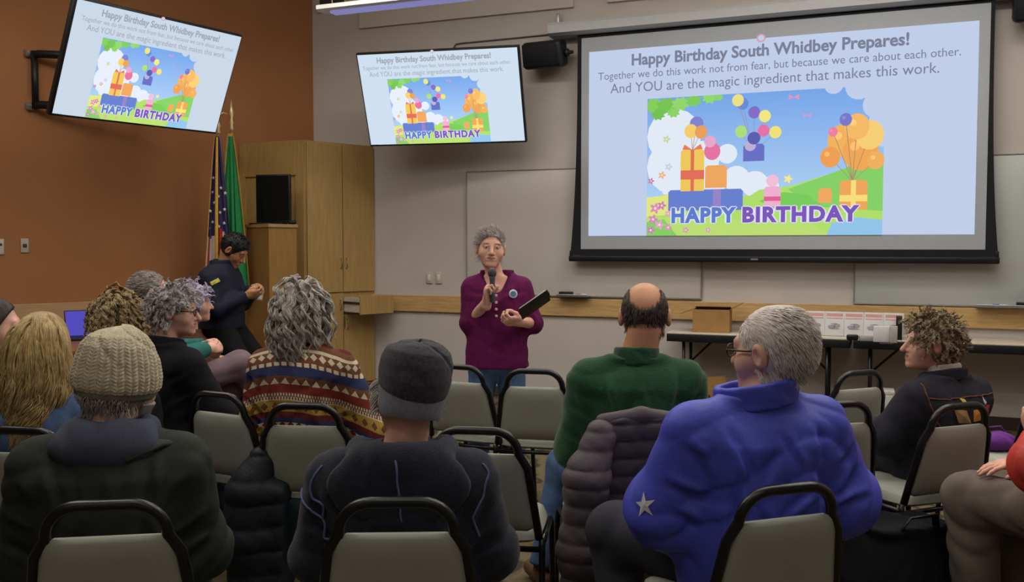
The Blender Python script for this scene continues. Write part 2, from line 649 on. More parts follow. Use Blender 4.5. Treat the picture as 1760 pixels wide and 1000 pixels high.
    for (a, b, c) in ((0.425, 0.075, (104, 140, 214)), (0.475, 0.14, (134, 110, 200)), (0.52, 0.17, (240, 230, 130)), (0.42, 0.27, (172, 222, 120)), (0.515, 0.27, (228, 116, 168)), (0.565, 0.285, (240, 224, 120)), (0.405, 0.05, (236, 224, 130))):
        x, y = q(a, b)
        S.poly([(x - 0.0008, y), (x + 0.0008, y), (bx + 0.0008, by), (bx - 0.0008, by)], C(150, 150, 180))
        S.disc(x, y, 0.0155, C(*c), ry=0.0165)
    rbox(0.43, 0.36, 0.52, 0.48, (106, 112, 196))
    S.disc(q(0.46, 0.37)[0], q(0.46, 0.37)[1], 0.015, C(188, 176, 216))
    S.disc(q(0.475, 0.32)[0], q(0.475, 0.32)[1], 0.017, C(92, 96, 176))
    for (a, b, r) in ((0.64, 0.05, 0.013), (0.695, 0.18, 0.009)):
        x, y = q(a, b)
        S.poly([(x, y), (x - r, y - r * 1.2), (x - r, y + r)], C(226, 150, 190))
        S.poly([(x, y), (x + r, y - r), (x + r, y + r * 1.2)], C(226, 150, 190))
    # headline and text lines
    S.text('Happy Birthday South Whidbey Prepares!', 0.127, 0.030, 0.842, 0.112, ink, 0.028)
    S.text('Together we do this work not from fear, but because we care about each other.', 0.030, 0.118, 0.960, 0.172, ink, 0.0)
    S.text('And YOU are the magic ingredient that makes this work.', 0.066, 0.182, 0.912, 0.250, ink, 0.0)
    for d in ((-0.003, 0), (0.003, 0), (0, -0.004), (0, 0.004)):
        S.text('HAPPY', 0.243 + d[0], 0.853 + d[1], 0.420 + d[0], 0.935 + d[1], C(226, 232, 246), 0.062, 1.14)
        S.text('BIRTHDAY', 0.436 + d[0], 0.853 + d[1], 0.732 + d[0], 0.935 + d[1], C(226, 228, 246), 0.062, 1.14)
    S.text('HAPPY', 0.243, 0.853, 0.420, 0.935, C(96, 124, 206), 0.050, 1.14)
    S.text('BIRTHDAY', 0.436, 0.853, 0.732, 0.935, C(124, 88, 184), 0.050, 1.14)
    return S


# projection screen on the front wall -----------------------------------------
scr = thing('projection_screen', 'wide pull-down projection screen with black border showing a birthday slide', 'projection screen', FW(4.73, 1.38, 0.12), YAW_F)
SX, SZ0, SZ1 = 1.725, 0.0, 2.08          # half width, bottom bar, top (local z)


def scr_edge(t):
    """half width of the tensioned fabric at height fraction t: pulled in between bar and case"""
    return 1.735 + 0.065 * (1 - t) ** 3


rows_ = 14
fab = MB()
vs, fs = [], []
for i in range(rows_ + 1):
    t = i / rows_
    hw = scr_edge(t)
    z = 0.03 + t * 2.05
    vs += [(-hw, 0, z), (-hw, -0.004, z), (hw, -0.004, z), (hw, 0, z)]
for i in range(rows_):
    a = i * 4
    b = a + 4
    fs += [[a, b, b + 1, a + 1], [a + 1, b + 1, b + 2, a + 2], [a + 2, b + 2, b + 3, a + 3], [a + 3, b + 3, b, a]]
fs += [[0, 1, 2, 3], [rows_ * 4 + 3, rows_ * 4 + 2, rows_ * 4 + 1, rows_ * 4]]
fab.add(vs, fs)
fo = fab.build('border', mat('screen_black_border', srgb(24, 25, 32), 0.8, 0.03), scr)
grey = MB().box((0.005, -0.006, 1.065), (3.40, 0.004, 1.955)).build('screen_surface', mat('screen_grey', srgb(164, 168, 175), 0.7, 0.01), scr)
S = party_slide(3.245, 1.70, srgb(193, 206, 233), srgb(122, 128, 150))
so = S.build('projected_slide', attr_emat('projected_picture', 1.0), scr)  # slide glows by itself in place of a projector beam on the fabric
so.location = (0.002, -0.0095, 1.06)
bar = MB().box((0, -0.005, 0.0), (3.62, 0.05, 0.055), 0.01)
bar.box((-1.79, -0.005, 0.045), (0.03, 0.02, 0.06), 0.004)
bar.box((1.79, -0.005, 0.045), (0.03, 0.02, 0.06), 0.004)
bo = bar.build('bottom_bar', M_BLACK, scr)
MB().box((-0.10, -0.032, 0.0), (0.06, 0.004, 0.014)).build('badge', M_METAL, bo)
cs = MB()
prof = [(-0.10, 0.01), (-0.10, 0.085), (-0.06, 0.115), (0.10, 0.115), (0.10, -0.01), (-0.05, -0.01)]
n = len(prof)
vs = [(-2.0, p[0], 2.085 + p[1]) for p in prof] + [(2.0, p[0], 2.085 + p[1]) for p in prof]
fs = [list(range(n)), [n + i for i in range(n)][::-1]] + [[i, n + i, n + (i + 1) % n, (i + 1) % n] for i in range(n)]
cs.add(vs, fs)
co = cs.build('screen_case', mat('white_case', srgb(180, 181, 184), 0.5, 0.02), scr)
MB().box((-1.95, 0.06, 2.25), (0.03, 0.02, 0.12), 0.004).build('hanger', M_METAL, co)


# televisions ------------------------------------------------------------------
def television(label, loc, yaw, tilt, roll, bgc, arm):
    Rm = Matrix.Rotation(yaw, 4, 'Z') @ Matrix.Rotation(tilt, 4, 'X') @ Matrix.Rotation(roll, 4, 'Y')
    t = thing('television', label, 'television', loc, rot=Rm.to_euler())
    W = 1.55
    H = W * 9 / 16 + 0.02
    MB().box((0, 0.028, 0), (W, 0.05, H), 0.006).box((0, 0.07, -0.05), (W * 0.6, 0.05, H * 0.55), 0.02).build('casing', M_BLACK, t)
    MB().box((0, 0.0, 0), (W - 0.012, 0.008, H - 0.012), 0.002).build('bezel', M_BLACK, t)
    s = party_slide(W - 0.03, H - 0.034, bgc, srgb(160, 167, 182), 1.03)
    o = s.build('lit_screen', attr_emat('television_picture', 1.0), t)
    o.location = (0, -0.0052, 0.003)
    arm(t, Rm.inverted() @ Matrix.Translation(-Vector(loc)))
    return t


def arm_left(t, Mi):
    mb = MB()
    # wall plate frame, seen beside the set, and two folding arms
    for z in (2.73, 3.17):
        a, b = LW(2.72, z, 0.06), LW(2.05, z, 0.40)
        mb.tube([Mi @ LW(2.72, z, 0.03), Mi @ LW(2.70, z, 0.10), Mi @ b], 0.035, 6)
    mb.tube([Mi @ LW(2.72, 2.70, 0.05), Mi @ LW(2.72, 3.20, 0.05)], 0.028, 6)
    mb.tube([Mi @ LW(2.05, 2.70, 0.36), Mi @ LW(2.05, 3.20, 0.36)], 0.03, 6)
    mb.tube([Mi @ LW(2.05, 2.95, 0.36), Mi @ Vector((-3.02, 7.95, 2.95))], 0.035, 6)
    o = mb.build('mount_arm', M_BLACK, t)
    for z in (2.72, 3.18):
        MB().box(Mi @ LW(2.76, z, 0.012), (0.06, 0.06, 0.05), 0.004).build('wall_plate', M_METAL, o)


def arm_mid(t, Mi):
    mb = MB()
    mb.tube([Mi @ FW(1.53, 2.95, 0.01), Mi @ FW(1.53, 2.95, 0.22)], 0.06, 8)
    mb.box(Mi @ FW(1.53, 2.95, 0.02), (0.4, 0.3, 0.04), 0.004)
    mb.build('mount_arm', M_BLACK, t)


k = 1.55 / 1.45
television('large television tilted on a wall arm, showing the birthday slide on the orange brown wall', (-2.675 * k, 7.01 * k, 1.5 + 1.288 * k), 1.026, 0.422, -0.012, srgb(203, 217, 232), arm_left)
television('television tilted forward on the pale front wall, showing the birthday slide beside loudspeaker', (-0.615 * k, 8.172 * k, 1.5 + 1.281 * k), -0.223, 0.40, -0.002, srgb(208, 224, 240), arm_mid)
cb = MB().tube([FW(1.66, 3.44, 0.03), FW(1.69, 3.50, 0.015), FW(1.75, 3.505, 0.012), FW(2.70, 3.512, 0.012)], 0.007, 6)
tag(cb.build('cable_raceway', mat('dark_cable', srgb(92, 84, 84), 0.6)), 'thin grey cable running along front wall above the television', 'cable')


# loudspeakers -------------------------------------------------------------------
def loudspeaker(label, u, z, yaw):
    loc = FW(u, z, 0.20)
    t = thing('wall_loudspeaker', label, 'loudspeaker', loc, rot=(R_(12), 0, YAW_F + yaw), group='wall loudspeakers')
    MB().box((0, 0.02, 0), (0.40, 0.20, 0.25), 0.045, 4).build('cabinet', M_BLACK, t)
    MB().box((-0.01, -0.085, 0), (0.345, 0.02, 0.205), 0.008).build('grille', mat('speaker_grille', srgb(14, 15, 20), 0.7, 0.1), t)
    g = MB().tube([(0.205, 0.03, 0), (0.235, 0.03, 0)], 0.035, 10)
    g.tube([(0.235, 0.02, 0), (0.235, 0.12, 0), (0.12, 0.16, 0)], 0.018, 8)
    g.build('bracket', M_BLACK, t)


loudspeaker('small black loudspeaker on front wall left of projection screen', 2.69, 3.285, R_(-4))
loudspeaker('small black loudspeaker on front wall right of projection screen', 6.78, 3.36, R_(-2))
pb = MB().box((0, 0, 0), (0.06, 0.04, 0.18), 0.008)
po = pb.build('volume_control', mat('dark_grey_plastic', srgb(70, 72, 78), 0.5))
po.location = FW(6.80, 3.08, 0.03)
po.rotation_euler = (0, 0, YAW_F)
tag(po, 'small dark control box on wall below right loudspeaker', 'control box')

# hanging strip light ---------------------------------------------------------------
g0 = G(556, 205)
sl = thing('pendant_light', 'long white linear pendant light hanging high above left television', 'light', (g0[0], g0[1], 3.425), YAW_F)
LL = 3.0
hb = MB()
prof = [(-0.075, 0.012), (-0.075, 0.045), (0.075, 0.045), (0.075, 0.012), (0.05, 0.0), (-0.05, 0.0)]
n = len(prof)
vs = [(0.0, p[0], p[1]) for p in prof] + [(LL, p[0], p[1]) for p in prof]
fs = [list(range(n))[::-1], [n + i for i in range(n)]] + [[i, (i + 1) % n, n + (i + 1) % n, n + i] for i in range(n)]
hb.add(vs, fs)
hb.build('housing', mat('white_enamel', srgb(226, 226, 224), 0.4, 0.01), sl)
MB().box((LL / 2 + 0.05, 0, -0.012), (LL - 0.12, 0.09, 0.024), 0.008).build('diffuser', emat('diffuser_screen_glow', srgb(126, 124, 176), 1.0), sl)  # lavender emission imitates the light of the screens reflected on the underside
for x in (0.11, 2.8):
    MB().tube([(x, 0, 0.04), (x - 0.09, 0, 1.07)], 0.005, 5).build('hanging_wire', M_METAL, sl)

# switch and outlet plates ----------------------------------------------------------
M_PLATE = mat('plate_ivory', srgb(186, 178, 166), 0.5, 0.02)
M_PLATEG = mat('plate_steel', srgb(170, 164, 152), 0.4, 0.02)


def plate(name, label, w, u, z, sx, sz, m, slot):
    M = (MF if w == 'F' else ML)
    loc = M @ Vector((u, -0.006, z))
    t = thing(name, label, 'wall plate', loc, YAW_F if w == 'F' else YAW_L)
    MB().box((0, 0, 0), (sx, 0.012, sz), 0.004).build('cover', m, t)
    MB().box((0, -0.008, slot[2]), (slot[0], 0.006, slot[1]), 0.002).build('insert', mat('plate_dark', srgb(60, 56, 54), 0.5) if slot[3] else M_WHITE, t)


plate('outlet_plate', 'left of two ivory wall plates beside tall cabinet on front wall', 'F', 1.38, 1.175, 0.072, 0.12, M_PLATE, (0.034, 0.07, 0, 0))
plate('switch_plate', 'right of two ivory wall plates beside tall cabinet on front wall', 'F', 1.485, 1.173, 0.072, 0.12, M_PLATE, (0.034, 0.07, 0, 0))
plate('jack_plate', 'grey steel wall plate with dark jack on orange brown wall', 'L', -2.825, 1.50, 0.065, 0.125, M_PLATEG, (0.032, 0.03, 0.0, 1))
plate('thermostat_plate', 'pale wall plate cut by left picture edge on orange brown wall', 'L', -3.03, 1.49, 0.085, 0.135, M_PLATE, (0.05, 0.02, 0.02, 1))


# whiteboards -------------------------------------------------------------------------
def board(label, u0, u1, z0, z1, m):
    t = thing('whiteboard', label, 'whiteboard', FW(u0, z0, 0), YAW_F)
    w, h = u1 - u0, z1 - z0
    MB().box((w / 2, -0.010, h / 2), (w, 0.02, h), 0.003).build('writing_surface', m, t)
    fr = MB()
    fr.box((w / 2, -0.013, 0.006), (w, 0.026, 0.014), 0.002)
    fr.box((w / 2, -0.013, h - 0.004), (w, 0.026, 0.010), 0.002)
    fr.box((0.004, -0.013, h / 2), (0.010, 0.026, h - 0.03), 0.002)
    fr.box((w - 0.004, -0.013, h / 2), (0.012, 0.026, h - 0.03), 0.002)
    fr.build('frame', mat('board_frame', srgb(140, 132, 126), 0.5, 0.02), t)
    return t


M_BOARD = mat('board_warm', srgb(198, 191, 186), 0.55, 0.015, 2.0, spec=0.4)
M_BOARDG = mat('board_cool', srgb(180, 184, 182), 0.35, 0.015, 2.0, spec=0.5)
board('long pale whiteboard on front wall partly behind the projection screen', 1.803, 4.150, 1.012, 2.236, M_BOARD)
board('grey green whiteboard at right end of front wall below projection screen', 5.445, 8.0, 1.0, 2.236, M_BOARDG)


def tray(label, u0, u1, z):
    t = thing('marker_tray', label, 'marker tray', FW((u0 + u1) / 2, z, 0.03), YAW_F)
    w = u1 - u0
    MB().box((0, -0.04, 0), (w, 0.09, 0.012), 0.004).box((0, -0.083, 0.01), (w, 0.008, 0.02), 0.003).build('shelf', M_METAL, t)
    return t


def eraser(label, u, z, off=0.075):
    t = thing('board_eraser', label, 'eraser', FW(u, z, off), YAW_F)
    MB().box((0, 0, 0.022), (0.135, 0.05, 0.028), 0.006).build('handle', M_BLACK, t)
    MB().box((0, 0, 0.006), (0.13, 0.048, 0.012), 0.002).build('felt', mat('felt', srgb(54, 54, 56), 0.9), t)


tray('metal marker tray under long whiteboard beside the presenter', 2.79, 3.10, 1.02)
eraser('black board eraser on tray beside the presenter', 2.872, 1.026)
tray('metal marker tray under grey green whiteboard at right', 6.38, 6.95, 1.006)
eraser('black board eraser on tray at far right whiteboard', 6.74, 1.012)


def marker(label, u, z, c):
    p = FW(u, z, 0.085)
    q = FW(u + 0.11, z, 0.085)
    t = thing('marker_pen', label, 'marker', p)
    d = q - p
    MB().tube([(0.045 * d.x / 0.11, 0.045 * d.y / 0.11, 0.009), (d.x, d.y, 0.009)], 0.008, 8).build('barrel', M_WHITE, t)
    MB().tube([(0, 0, 0.009), (0.05 * d.x / 0.11, 0.05 * d.y / 0.11, 0.009)], 0.0095, 8).build('cap', mat('cap_' + c[0], c[1], 0.4), t)


marker('marker with blue cap on tray under grey green whiteboard', 6.50, 1.012, ('blue', srgb(50, 60, 150)))
marker('white marker on tray beside the black eraser near the presenter', 2.97, 1.026, ('grey', srgb(120, 122, 126)))

# ================================================================== CORNER CABINET
Pl, Pn, Pr = G(415, 169.0), G(525, 175.0), G(643, 164.5)
CH = 2.53
cab = thing('corner_cabinet', 'tall light wood corner cabinet with double doors', 'cabinet', (Pn[0], Pn[1], 0))
o2 = lambda p: (p[0] - Pn[0], p[1] - Pn[1])
back = CA + dF * 0.05 + nF * 0.05
mb = MB().prism([o2(Pl), o2(Pn), o2(Pr), o2(back)], 0.06, CH)
kick = [tuple(np.array(o2(q)) * 0.96 + np.array(o2(back)) * 0.04) for q in (Pl, Pn, Pr, back)]
mb.prism(kick, 0.0, 0.06)
mb.build('carcass', M_WOOD, cab)
dr_ = (Pr - Pn) / np.linalg.norm(Pr - Pn)
nr_ = np.array([dr_[1], -dr_[0]])
yr = math.atan2(dr_[1], dr_[0])
Mr = Matrix.Rotation(yr, 4, 'Z')          # x along right face, -y outwards
LR = np.linalg.norm(Pr - Pn)
half = LR * 0.515


def door(x0, x1, z0, z1, hx, hz):
    d = MB().box(((x0 + x1) / 2, -0.011, (z0 + z1) / 2), (x1 - x0, 0.02, z1 - z0), 0.003, M=Mr, smooth=False).build('door', M_WOOD, cab)
    if hx is not None:
        MB().tube([Mr @ Vector(p) for p in ((hx, -0.02, hz - 0.05), (hx, -0.045, hz - 0.045), (hx, -0.045, hz + 0.045), (hx, -0.02, hz + 0.05))], 0.005, 6).build('handle', mat('brushed_handle', srgb(150, 132, 96), 0.35, metal=0.6), d)


door(0.012, half - 0.004, 1.03, CH - 0.02, half - 0.03, 1.32)
door(half + 0.004, LR - 0.012, 1.03, CH - 0.02, half + 0.035, 1.32)
door(0.012, half - 0.004, 0.09, 1.018, half - 0.04, 0.9)
door(half + 0.004, LR - 0.012, 0.09, 0.80, half + 0.04, 0.70)
dw = MB().box(((half + LR) / 2, -0.310, 0.905), (LR - half + 0.01, 0.02, 0.185), 0.003, M=Mr, smooth=False).build('drawer', M_WOOD, cab)
db = MB()
db.box((half + 0.02, -0.155, 0.905), (0.014, 0.30, 0.15), M=Mr)
db.box((LR - 0.02, -0.155, 0.905), (0.014, 0.30, 0.15), M=Mr)
db.box(((half + LR) / 2, -0.155, 0.834), (LR - half - 0.03, 0.30, 0.01), M=Mr)
db.build('drawer_box', mat('melamine_white', srgb(204, 198, 184), 0.5), dw)
MB().box((half + 0.008, -0.155, 0.925), (0.012, 0.30, 0.02), M=Mr).build('drawer_slide', mat('slide_steel', srgb(60, 56, 50), 0.4, metal=0.5), dw)
# open bay of the left face: stiles and header in relief
dl_ = (Pn - Pl) / np.linalg.norm(Pn - Pl)
yl = math.atan2(dl_[1], dl_[0])
Ml = Matrix.Rotation(yl, 4, 'Z')
LLf = np.linalg.norm(Pn - Pl)
st = MB()
for x0, x1, z0, z1 in ((-LLf, -LLf + 0.07, 0.08, CH), (-0.10, -0.002, 0.08, CH), (-LLf + 0.07, -0.10, CH - 0.34, CH)):
    st.box(((x0 + x1) / 2, -0.009, (z0 + z1) / 2), (x1 - x0, 0.018, z1 - z0), 0.002, M=Ml, smooth=False)
st.build('face_frame', M_WOOD, cab)
cp = MB()
kk = [Mr @ Vector((half + 0.012, -0.012 - 0.01 * math.sin(i * 0.9), 0.83 - i * 0.06)) for i in range(12)]
cp.tube([(v.x + Pn[0], v.y + Pn[1], v.z) for v in kk], 0.006, 6)
tag(cp.build('power_cord', M_BLACK), 'black cord hanging from open drawer of corner cabinet', 'cord')

# pedestal with a computer monitor in front of the cabinet
pa, pn_, pc = G(424, 180), G(462, 187), G(510, 181)
pz = 1.70
ped = thing('equipment_pedestal', 'tall light wood equipment pedestal in front of corner cabinet', 'pedestal', (pn_[0], pn_[1], 0))
o3 = lambda p: (p[0] - pn_[0], p[1] - pn_[1])
pbk = pa + (pc - pn_)
MB().prism([o3(pa), o3(pn_), o3(pc), o3(pbk)], 0.0, pz - 0.03).build('body', M_WOOD2, ped)
ov = [tuple(np.array(o3(q)) * 1.06 - 0.03 * np.array(o3(pbk))) for q in (pa, pn_, pc, pbk)]
MB().prism(ov, pz - 0.03, pz).build('top', M_WOOD, ped)
mc = (pa + pc) / 2
mn = thing('computer_monitor', 'black computer monitor standing on tall wood pedestal', 'monitor', (mc[0] + 0.02, mc[1] + 0.02, pz), R_(-15))
MB().box((0, 0, 0.245), (0.36, 0.035, 0.46), 0.006).build('casing', M_BLACK, mn)
MB().box((0, -0.0185, 0.25), (0.33, 0.003, 0.42)).build('screen', mat('dark_screen', srgb(16, 18, 18), 0.25, 0.02), mn)
MB().box((0, 0.01, 0.008), (0.22, 0.12, 0.016), 0.004).build('stand', M_BLACK, mn)
kb = MB().box((0, 0, 0.007), (0.20, 0.10, 0.014), 0.004).build('remote_keyboard', M_BLACK)
kb.location = (*(pa * 0.65 + pn_ * 0.35) + np.array([0.05, 0.06]), pz)
tag(kb, 'flat dark keypad on pedestal left of the monitor', 'keypad')
mk = MB().box((0, 0, 0.02), (0.07, 0.05, 0.04), 0.012).build('small_webcam', M_BLACK)
mk.location = (*(pc * 0.86 + pn_ * 0.14) + np.array([-0.01, 0.03]), pz)
tag(mk, 'little black gadget on pedestal right of the monitor', 'gadget')


# ================================================================== FLAGS
def flag_mat_us():
    m = bpy.data.materials.new('stars_and_stripes_cloth')
    m.use_nodes = True
    return m


def flag(label, px, s, kind, top):
    g = G(px, s)
    t = thing('flag', label, 'flag', (g[0], g[1], 0))
    b = MB().lathe([(0.16, 0), (0.16, 0.02), (0.06, 0.07), (0.03, 0.12)], 20).build('base', mat('brass', srgb(170, 138, 70), 0.35, metal=0.8), t)
    MB().tube([(0, 0, 0.08), (0, 0, top)], 0.012, 8).build('pole', mat('pole_oak', srgb(150, 112, 60), 0.5), t)
    fin = MB()
    M_GOLD = mat('gilt', srgb(214, 190, 140), 0.35, metal=0.5)
    if kind == 'us':
        fin.lathe([(0.012, 0), (0.022, 0.02), (0.014, 0.05), (0.024, 0.08), (0.016, 0.11), (0.008, 0.14)], 12, M=Matrix.Translation((0, 0, top)))
        # spread eagle: body, head and two wings
        fin.tube([(0, 0, top + 0.13), (0.0, -0.01, top + 0.17), (0.015, -0.02, top + 0.20)], [0.016, 0.02, 0.010], 8)
        fin.tube([(0.0, 0, top + 0.16), (0.05, 0.0, top + 0.20), (0.09, 0.0, top + 0.19)], [0.014, 0.011, 0.003], 6)
        fin.tube([(0.0, 0, top + 0.16), (-0.03, 0.0, top + 0.20), (-0.05, 0.0, top + 0.23)], [0.014, 0.011, 0.003], 6)
    else:
        fin.lathe([(0.012, 0), (0.022, 0.03), (0.012, 0.06), (0.020, 0.09), (0.010, 0.12), (0.021, 0.17), (0.002, 0.30)], 12, M=Matrix.Translation((0, 0, top)))
    fin.build('finial', M_GOLD, t)
    # cloth: draped down the pole in deep folds, widening downwards
    nu, nv = 40, 60
    vs, fs, mi = [], [], []
    H = 1.55
    fold = 5 if kind == 'us' else 4
    for j in range(nv + 1):
        v = j / nv
        for i in range(nu + 1):
            u = i / nu
            spread = 0.035 + 0.20 * v ** 0.8
            ph = u * fold * 2 * PI
            x = (u - 0.47) * spread * 1.35 + 0.012 * math.sin(ph * 0.5 + 2 * v)
            y = -0.022 - (0.010 + 0.05 * v) * (0.5 + 0.5 * math.cos(ph)) - 0.01
            vs.append((x, y, top - 0.02 - H * v * (1 - 0.04 * u)))
    for j in range(nv):
        for i in range(nu):
            a = j * (nu + 1) + i
            fs.append([a, a + nu + 1, a + nu + 2, a + 1])
            u, v = (i + 0.5) / nu, (j + 0.5) / nv
            if kind == 'us':
                if u < 0.02 or u > 0.98 or 0.44 < u < 0.52:
                    k = 3
                elif v < 0.58 + 0.04 * math.sin(9 * u):
                    k = 0
                else:
                    k = 1 if int(u * 9.0) % 2 == 0 else 2
            else:
                k = 1 if (u < 0.015 or u > 0.95 or j == 0) else 0
            mi.append(k)
    M_ = MB()
    M_.v = vs
    M_.f = fs
    M_.m = mi
    M_.smooth = [True] * len(fs)
    if kind == 'us':
        ms = [mat('flag_navy', srgb(54, 50, 92), 0.8, 0.05), mat('flag_white', srgb(206, 196, 192), 0.8, 0.03), mat('flag_red', srgb(170, 44, 44), 0.8, 0.05), mat('gold_fringe', srgb(196, 150, 60), 0.7, 0.15, 90)]
    else:
        ms = [mat('flag_green', srgb(40, 128, 74), 0.75, 0.05), mat('gold_fringe', srgb(196, 150, 60), 0.7, 0.15, 90)]
    c = M_.build('cloth', ms, t)
    if kind == 'us':
        fg = MB()
        fg.tube([(0.004, -0.05, top - 0.03), (0.006, -0.085, top - 0.4), (0.004, -0.105, top - 0.9), (-0.004, -0.115, top - 1.5)], [0.010, 0.014, 0.016, 0.018], 8)
        fg.build('fringe', mat('gold_fringe', srgb(196, 150, 60)), c)
        stars = MB()
        for (i, j) in ((5, 20), (11, 15), (8, 27), (13, 24), (5, 33), (11, 31), (24, 22), (29, 19), (26, 28), (32, 27), (24, 33), (30, 32), (34, 21)):
            p = Vector(vs[j * (nu + 1) + i])
            pts = []
            for q in range(10):
                r = 0.019 if q % 2 == 0 else 0.008
                pts.append((p.x + r * math.sin(q * PI / 5), p.y - 0.012, p.z + r * math.cos(q * PI / 5)))
            stars.add([(p.x, p.y - 0.016, p.z)] + pts, [[0, (q + 1) % 10 + 1, q + 1] for q in range(10)])
        stars.build('star_print', mat('flag_star', srgb(222, 216, 214), 0.8), c)
    return t


flag('stars and stripes flag with gold fringe, furled on its pole by the orange brown wall', 378, 184, 'us', 2.53)
flag('green flag with gold fringe, furled on its pole beside corner cabinet', 401, 183, 'green', 2.56)


# ================================================================== TABLES
def folding_table(label, origin, yaw, L, D, h, m_top, legs):
    t = thing('folding_table', label, 'table', (origin[0], origin[1], 0), yaw)
    MB().box((L / 2, D / 2, h - 0.006), (L, D, 0.012), 0.003).build('table_top', m_top, t)
    MB().box((L / 2, 0.008, h - 0.045), (L - 0.006, 0.016, 0.065), 0.004).box((L / 2, D - 0.008, h - 0.045), (L - 0.006, 0.016, 0.065), 0.004).box((0.010, D / 2, h - 0.045), (0.016, D - 0.03, 0.065), 0.004).box((L - 0.010, D / 2, h - 0.045), (0.016, D - 0.03, 0.065), 0.004).build('apron', M_BLACK, t)
    for x in legs:
        for y in (0.07, D - 0.07):
            MB().tube([(x, y, h - 0.02), (x, y, 0.0)], 0.014, 8).build('leg', M_BLACKM, t)
        s = 1 if x < L / 2 else -1
        MB().tube([(x, D / 2, h - 0.30), (x + s * 0.28, D / 2, h - 0.03)], 0.010, 6).build('brace', M_BLACKM, t)
        MB().tube([(x, 0.07, h - 0.30), (x, D - 0.07, h - 0.30)], 0.010, 6).build('crossbar', M_BLACKM, t)
        MB().tube([(x, 0.07, 0.10), (x, D - 0.07, 0.10)], 0.010, 6).build('crossbar', M_BLACKM, t)
    return t


M_TOP = mat('laminate_beige', srgb(196, 184, 170), 0.5, 0.03)
T0 = np.array([1.345, 8.09])
folding_table('long folding table with beige top holding cardboard box, behind the bald man', T0, YAW_F, 1.51, 0.45, 0.745, M_TOP, (0.14, 1.33))
T1 = T0 + dF * 1.53
folding_table('long folding table with beige top behind the curly haired woman at right', T1, YAW_F, 1.70, 0.45, 0.745, M_TOP, (0.13, 1.55))
TZ = 0.745


def ontable(px, s):
    g = G(px, s)
    return g


M_CARD = mat('cardboard', srgb(158, 122, 74), 0.85, 0.06, 12)
M_CARD2 = mat('cardboard_inside', srgb(132, 98, 56), 0.9, 0.05, 12)


def carton(label, loc, rz, w, d, h, flaps, z=0.0):
    t = thing('cardboard_box', label, 'box', (loc[0], loc[1], z), rz)
    th = 0.005
    mb = MB()
    mb.box((0, -d / 2, h / 2), (w, th, h)).box((0, d / 2, h / 2), (w, th, h)).box((-w / 2, 0, h / 2), (th, d, h)).box((w / 2, 0, h / 2), (th, d, h)).box((0, 0, th / 2), (w, d, th))
    mb.build('carton', M_CARD, t)
    for (side, an) in flaps:
        ln = d * 0.48 if side in 'lrfb' else 0
        M = {'f': Matrix.Translation((0, -d / 2, h)), 'b': Matrix.Translation((0, d / 2, h)) @ Matrix.Rotation(PI, 4, 'Z'), 'l': Matrix.Translation((-w / 2, 0, h)) @ Matrix.Rotation(-PI / 2, 4, 'Z'), 'r': Matrix.Translation((w / 2, 0, h)) @ Matrix.Rotation(PI / 2, 4, 'Z')}[side]
        ww = w if side in 'fb' else d
        MB().box((0, -ln / 2, 0), (ww - 0.004, ln, 0.004), M=M @ Matrix.Rotation(R_(an), 4, 'X')).build('flap', M_CARD2, t)
    return t


bxp = T0 + dF * 0.36 - nF * 0.22
carton('open brown cardboard box standing on folding table behind the bald man', bxp, YAW_F + R_(4), 0.31, 0.24, 0.20, (('l', 20), ('r', -28), ('b', 190), ('f', 172)), TZ)
g = G(1240, 205)
carton('open cardboard box on floor under the table, between bald man and white haired man', g, R_(15), 0.30, 0.26, 0.26, (('l', -18), ('r', -40), ('b', -60)))
g = G(1528, 218)
t = thing('white_carton', 'white carton on floor under table beside the denim jacket woman', 'box', (g[0], g[1], 0), R_(-20))
MB().box((0, 0, 0.17), (0.12, 0.2, 0.34), 0.006).build('carton', mat('white_card', srgb(190, 188, 182), 0.7), t)
MB().box((0, 0, 0.343), (0.122, 0.202, 0.03), 0.004).build('lid', mat('white_card', srgb(190, 188, 182), 0.7), t)

# booklets standing in a row on the second table
M_PAPER = mat('paper_white', srgb(204, 204, 206), 0.7, 0.01)
M_RED = mat('print_red', srgb(206, 150, 146), 0.7, 0.02)
M_GREYP = mat('print_grey', srgb(150, 152, 160), 0.7, 0.1, 60)
names = ['half hidden behind white haired head', 'second from left', 'middle one', 'fourth from left', 'rightmost, beside black binder']
for i, px in enumerate((1403, 1436, 1470, 1504, 1539)):
    s = 205 + i * 1.6
    gq = G(px, s)
    t = thing('booklet', 'white booklet with red heading in row on folding table, ' + names[i], 'booklet', (gq[0], gq[1], TZ + 0.002), rot=(R_(-12), 0, YAW_F + R_(random.uniform(-4, 4))), group='booklets displayed on the folding table')
    w, h = 0.152, 0.205
    MB().box((0, 0, h / 2), (w, 0.012, h), 0.001).build('pages', M_PAPER, t)
    mb = MB().box((0, -0.0066, h * 0.86), (w * 0.86, 0.001, 0.024)).box((0, -0.0066, h * 0.72), (w * 0.86, 0.001, 0.008))
    mb.build('heading', M_RED, t)
    ill = MB()
    for (x, z, a, b) in ((-0.02, 0.075, 0.032, 0.016), (0.02, 0.085, 0.028, 0.018), (0.0, 0.06, 0.045, 0.008), (0.0, 0.10, 0.03, 0.006)):
        ill.add([(x + a * math.cos(q * PI / 6), -0.0068, z + b * math.sin(q * PI / 6)) for q in range(12)], [list(range(12))])
    ill.build('illustration', M_GREYP, t)
    MB().box((0, 0.045, 0.04), (0.05, 0.075, 0.004), rot=(R_(48), 0, 0)).build('prop_leg', M_PAPER, t)


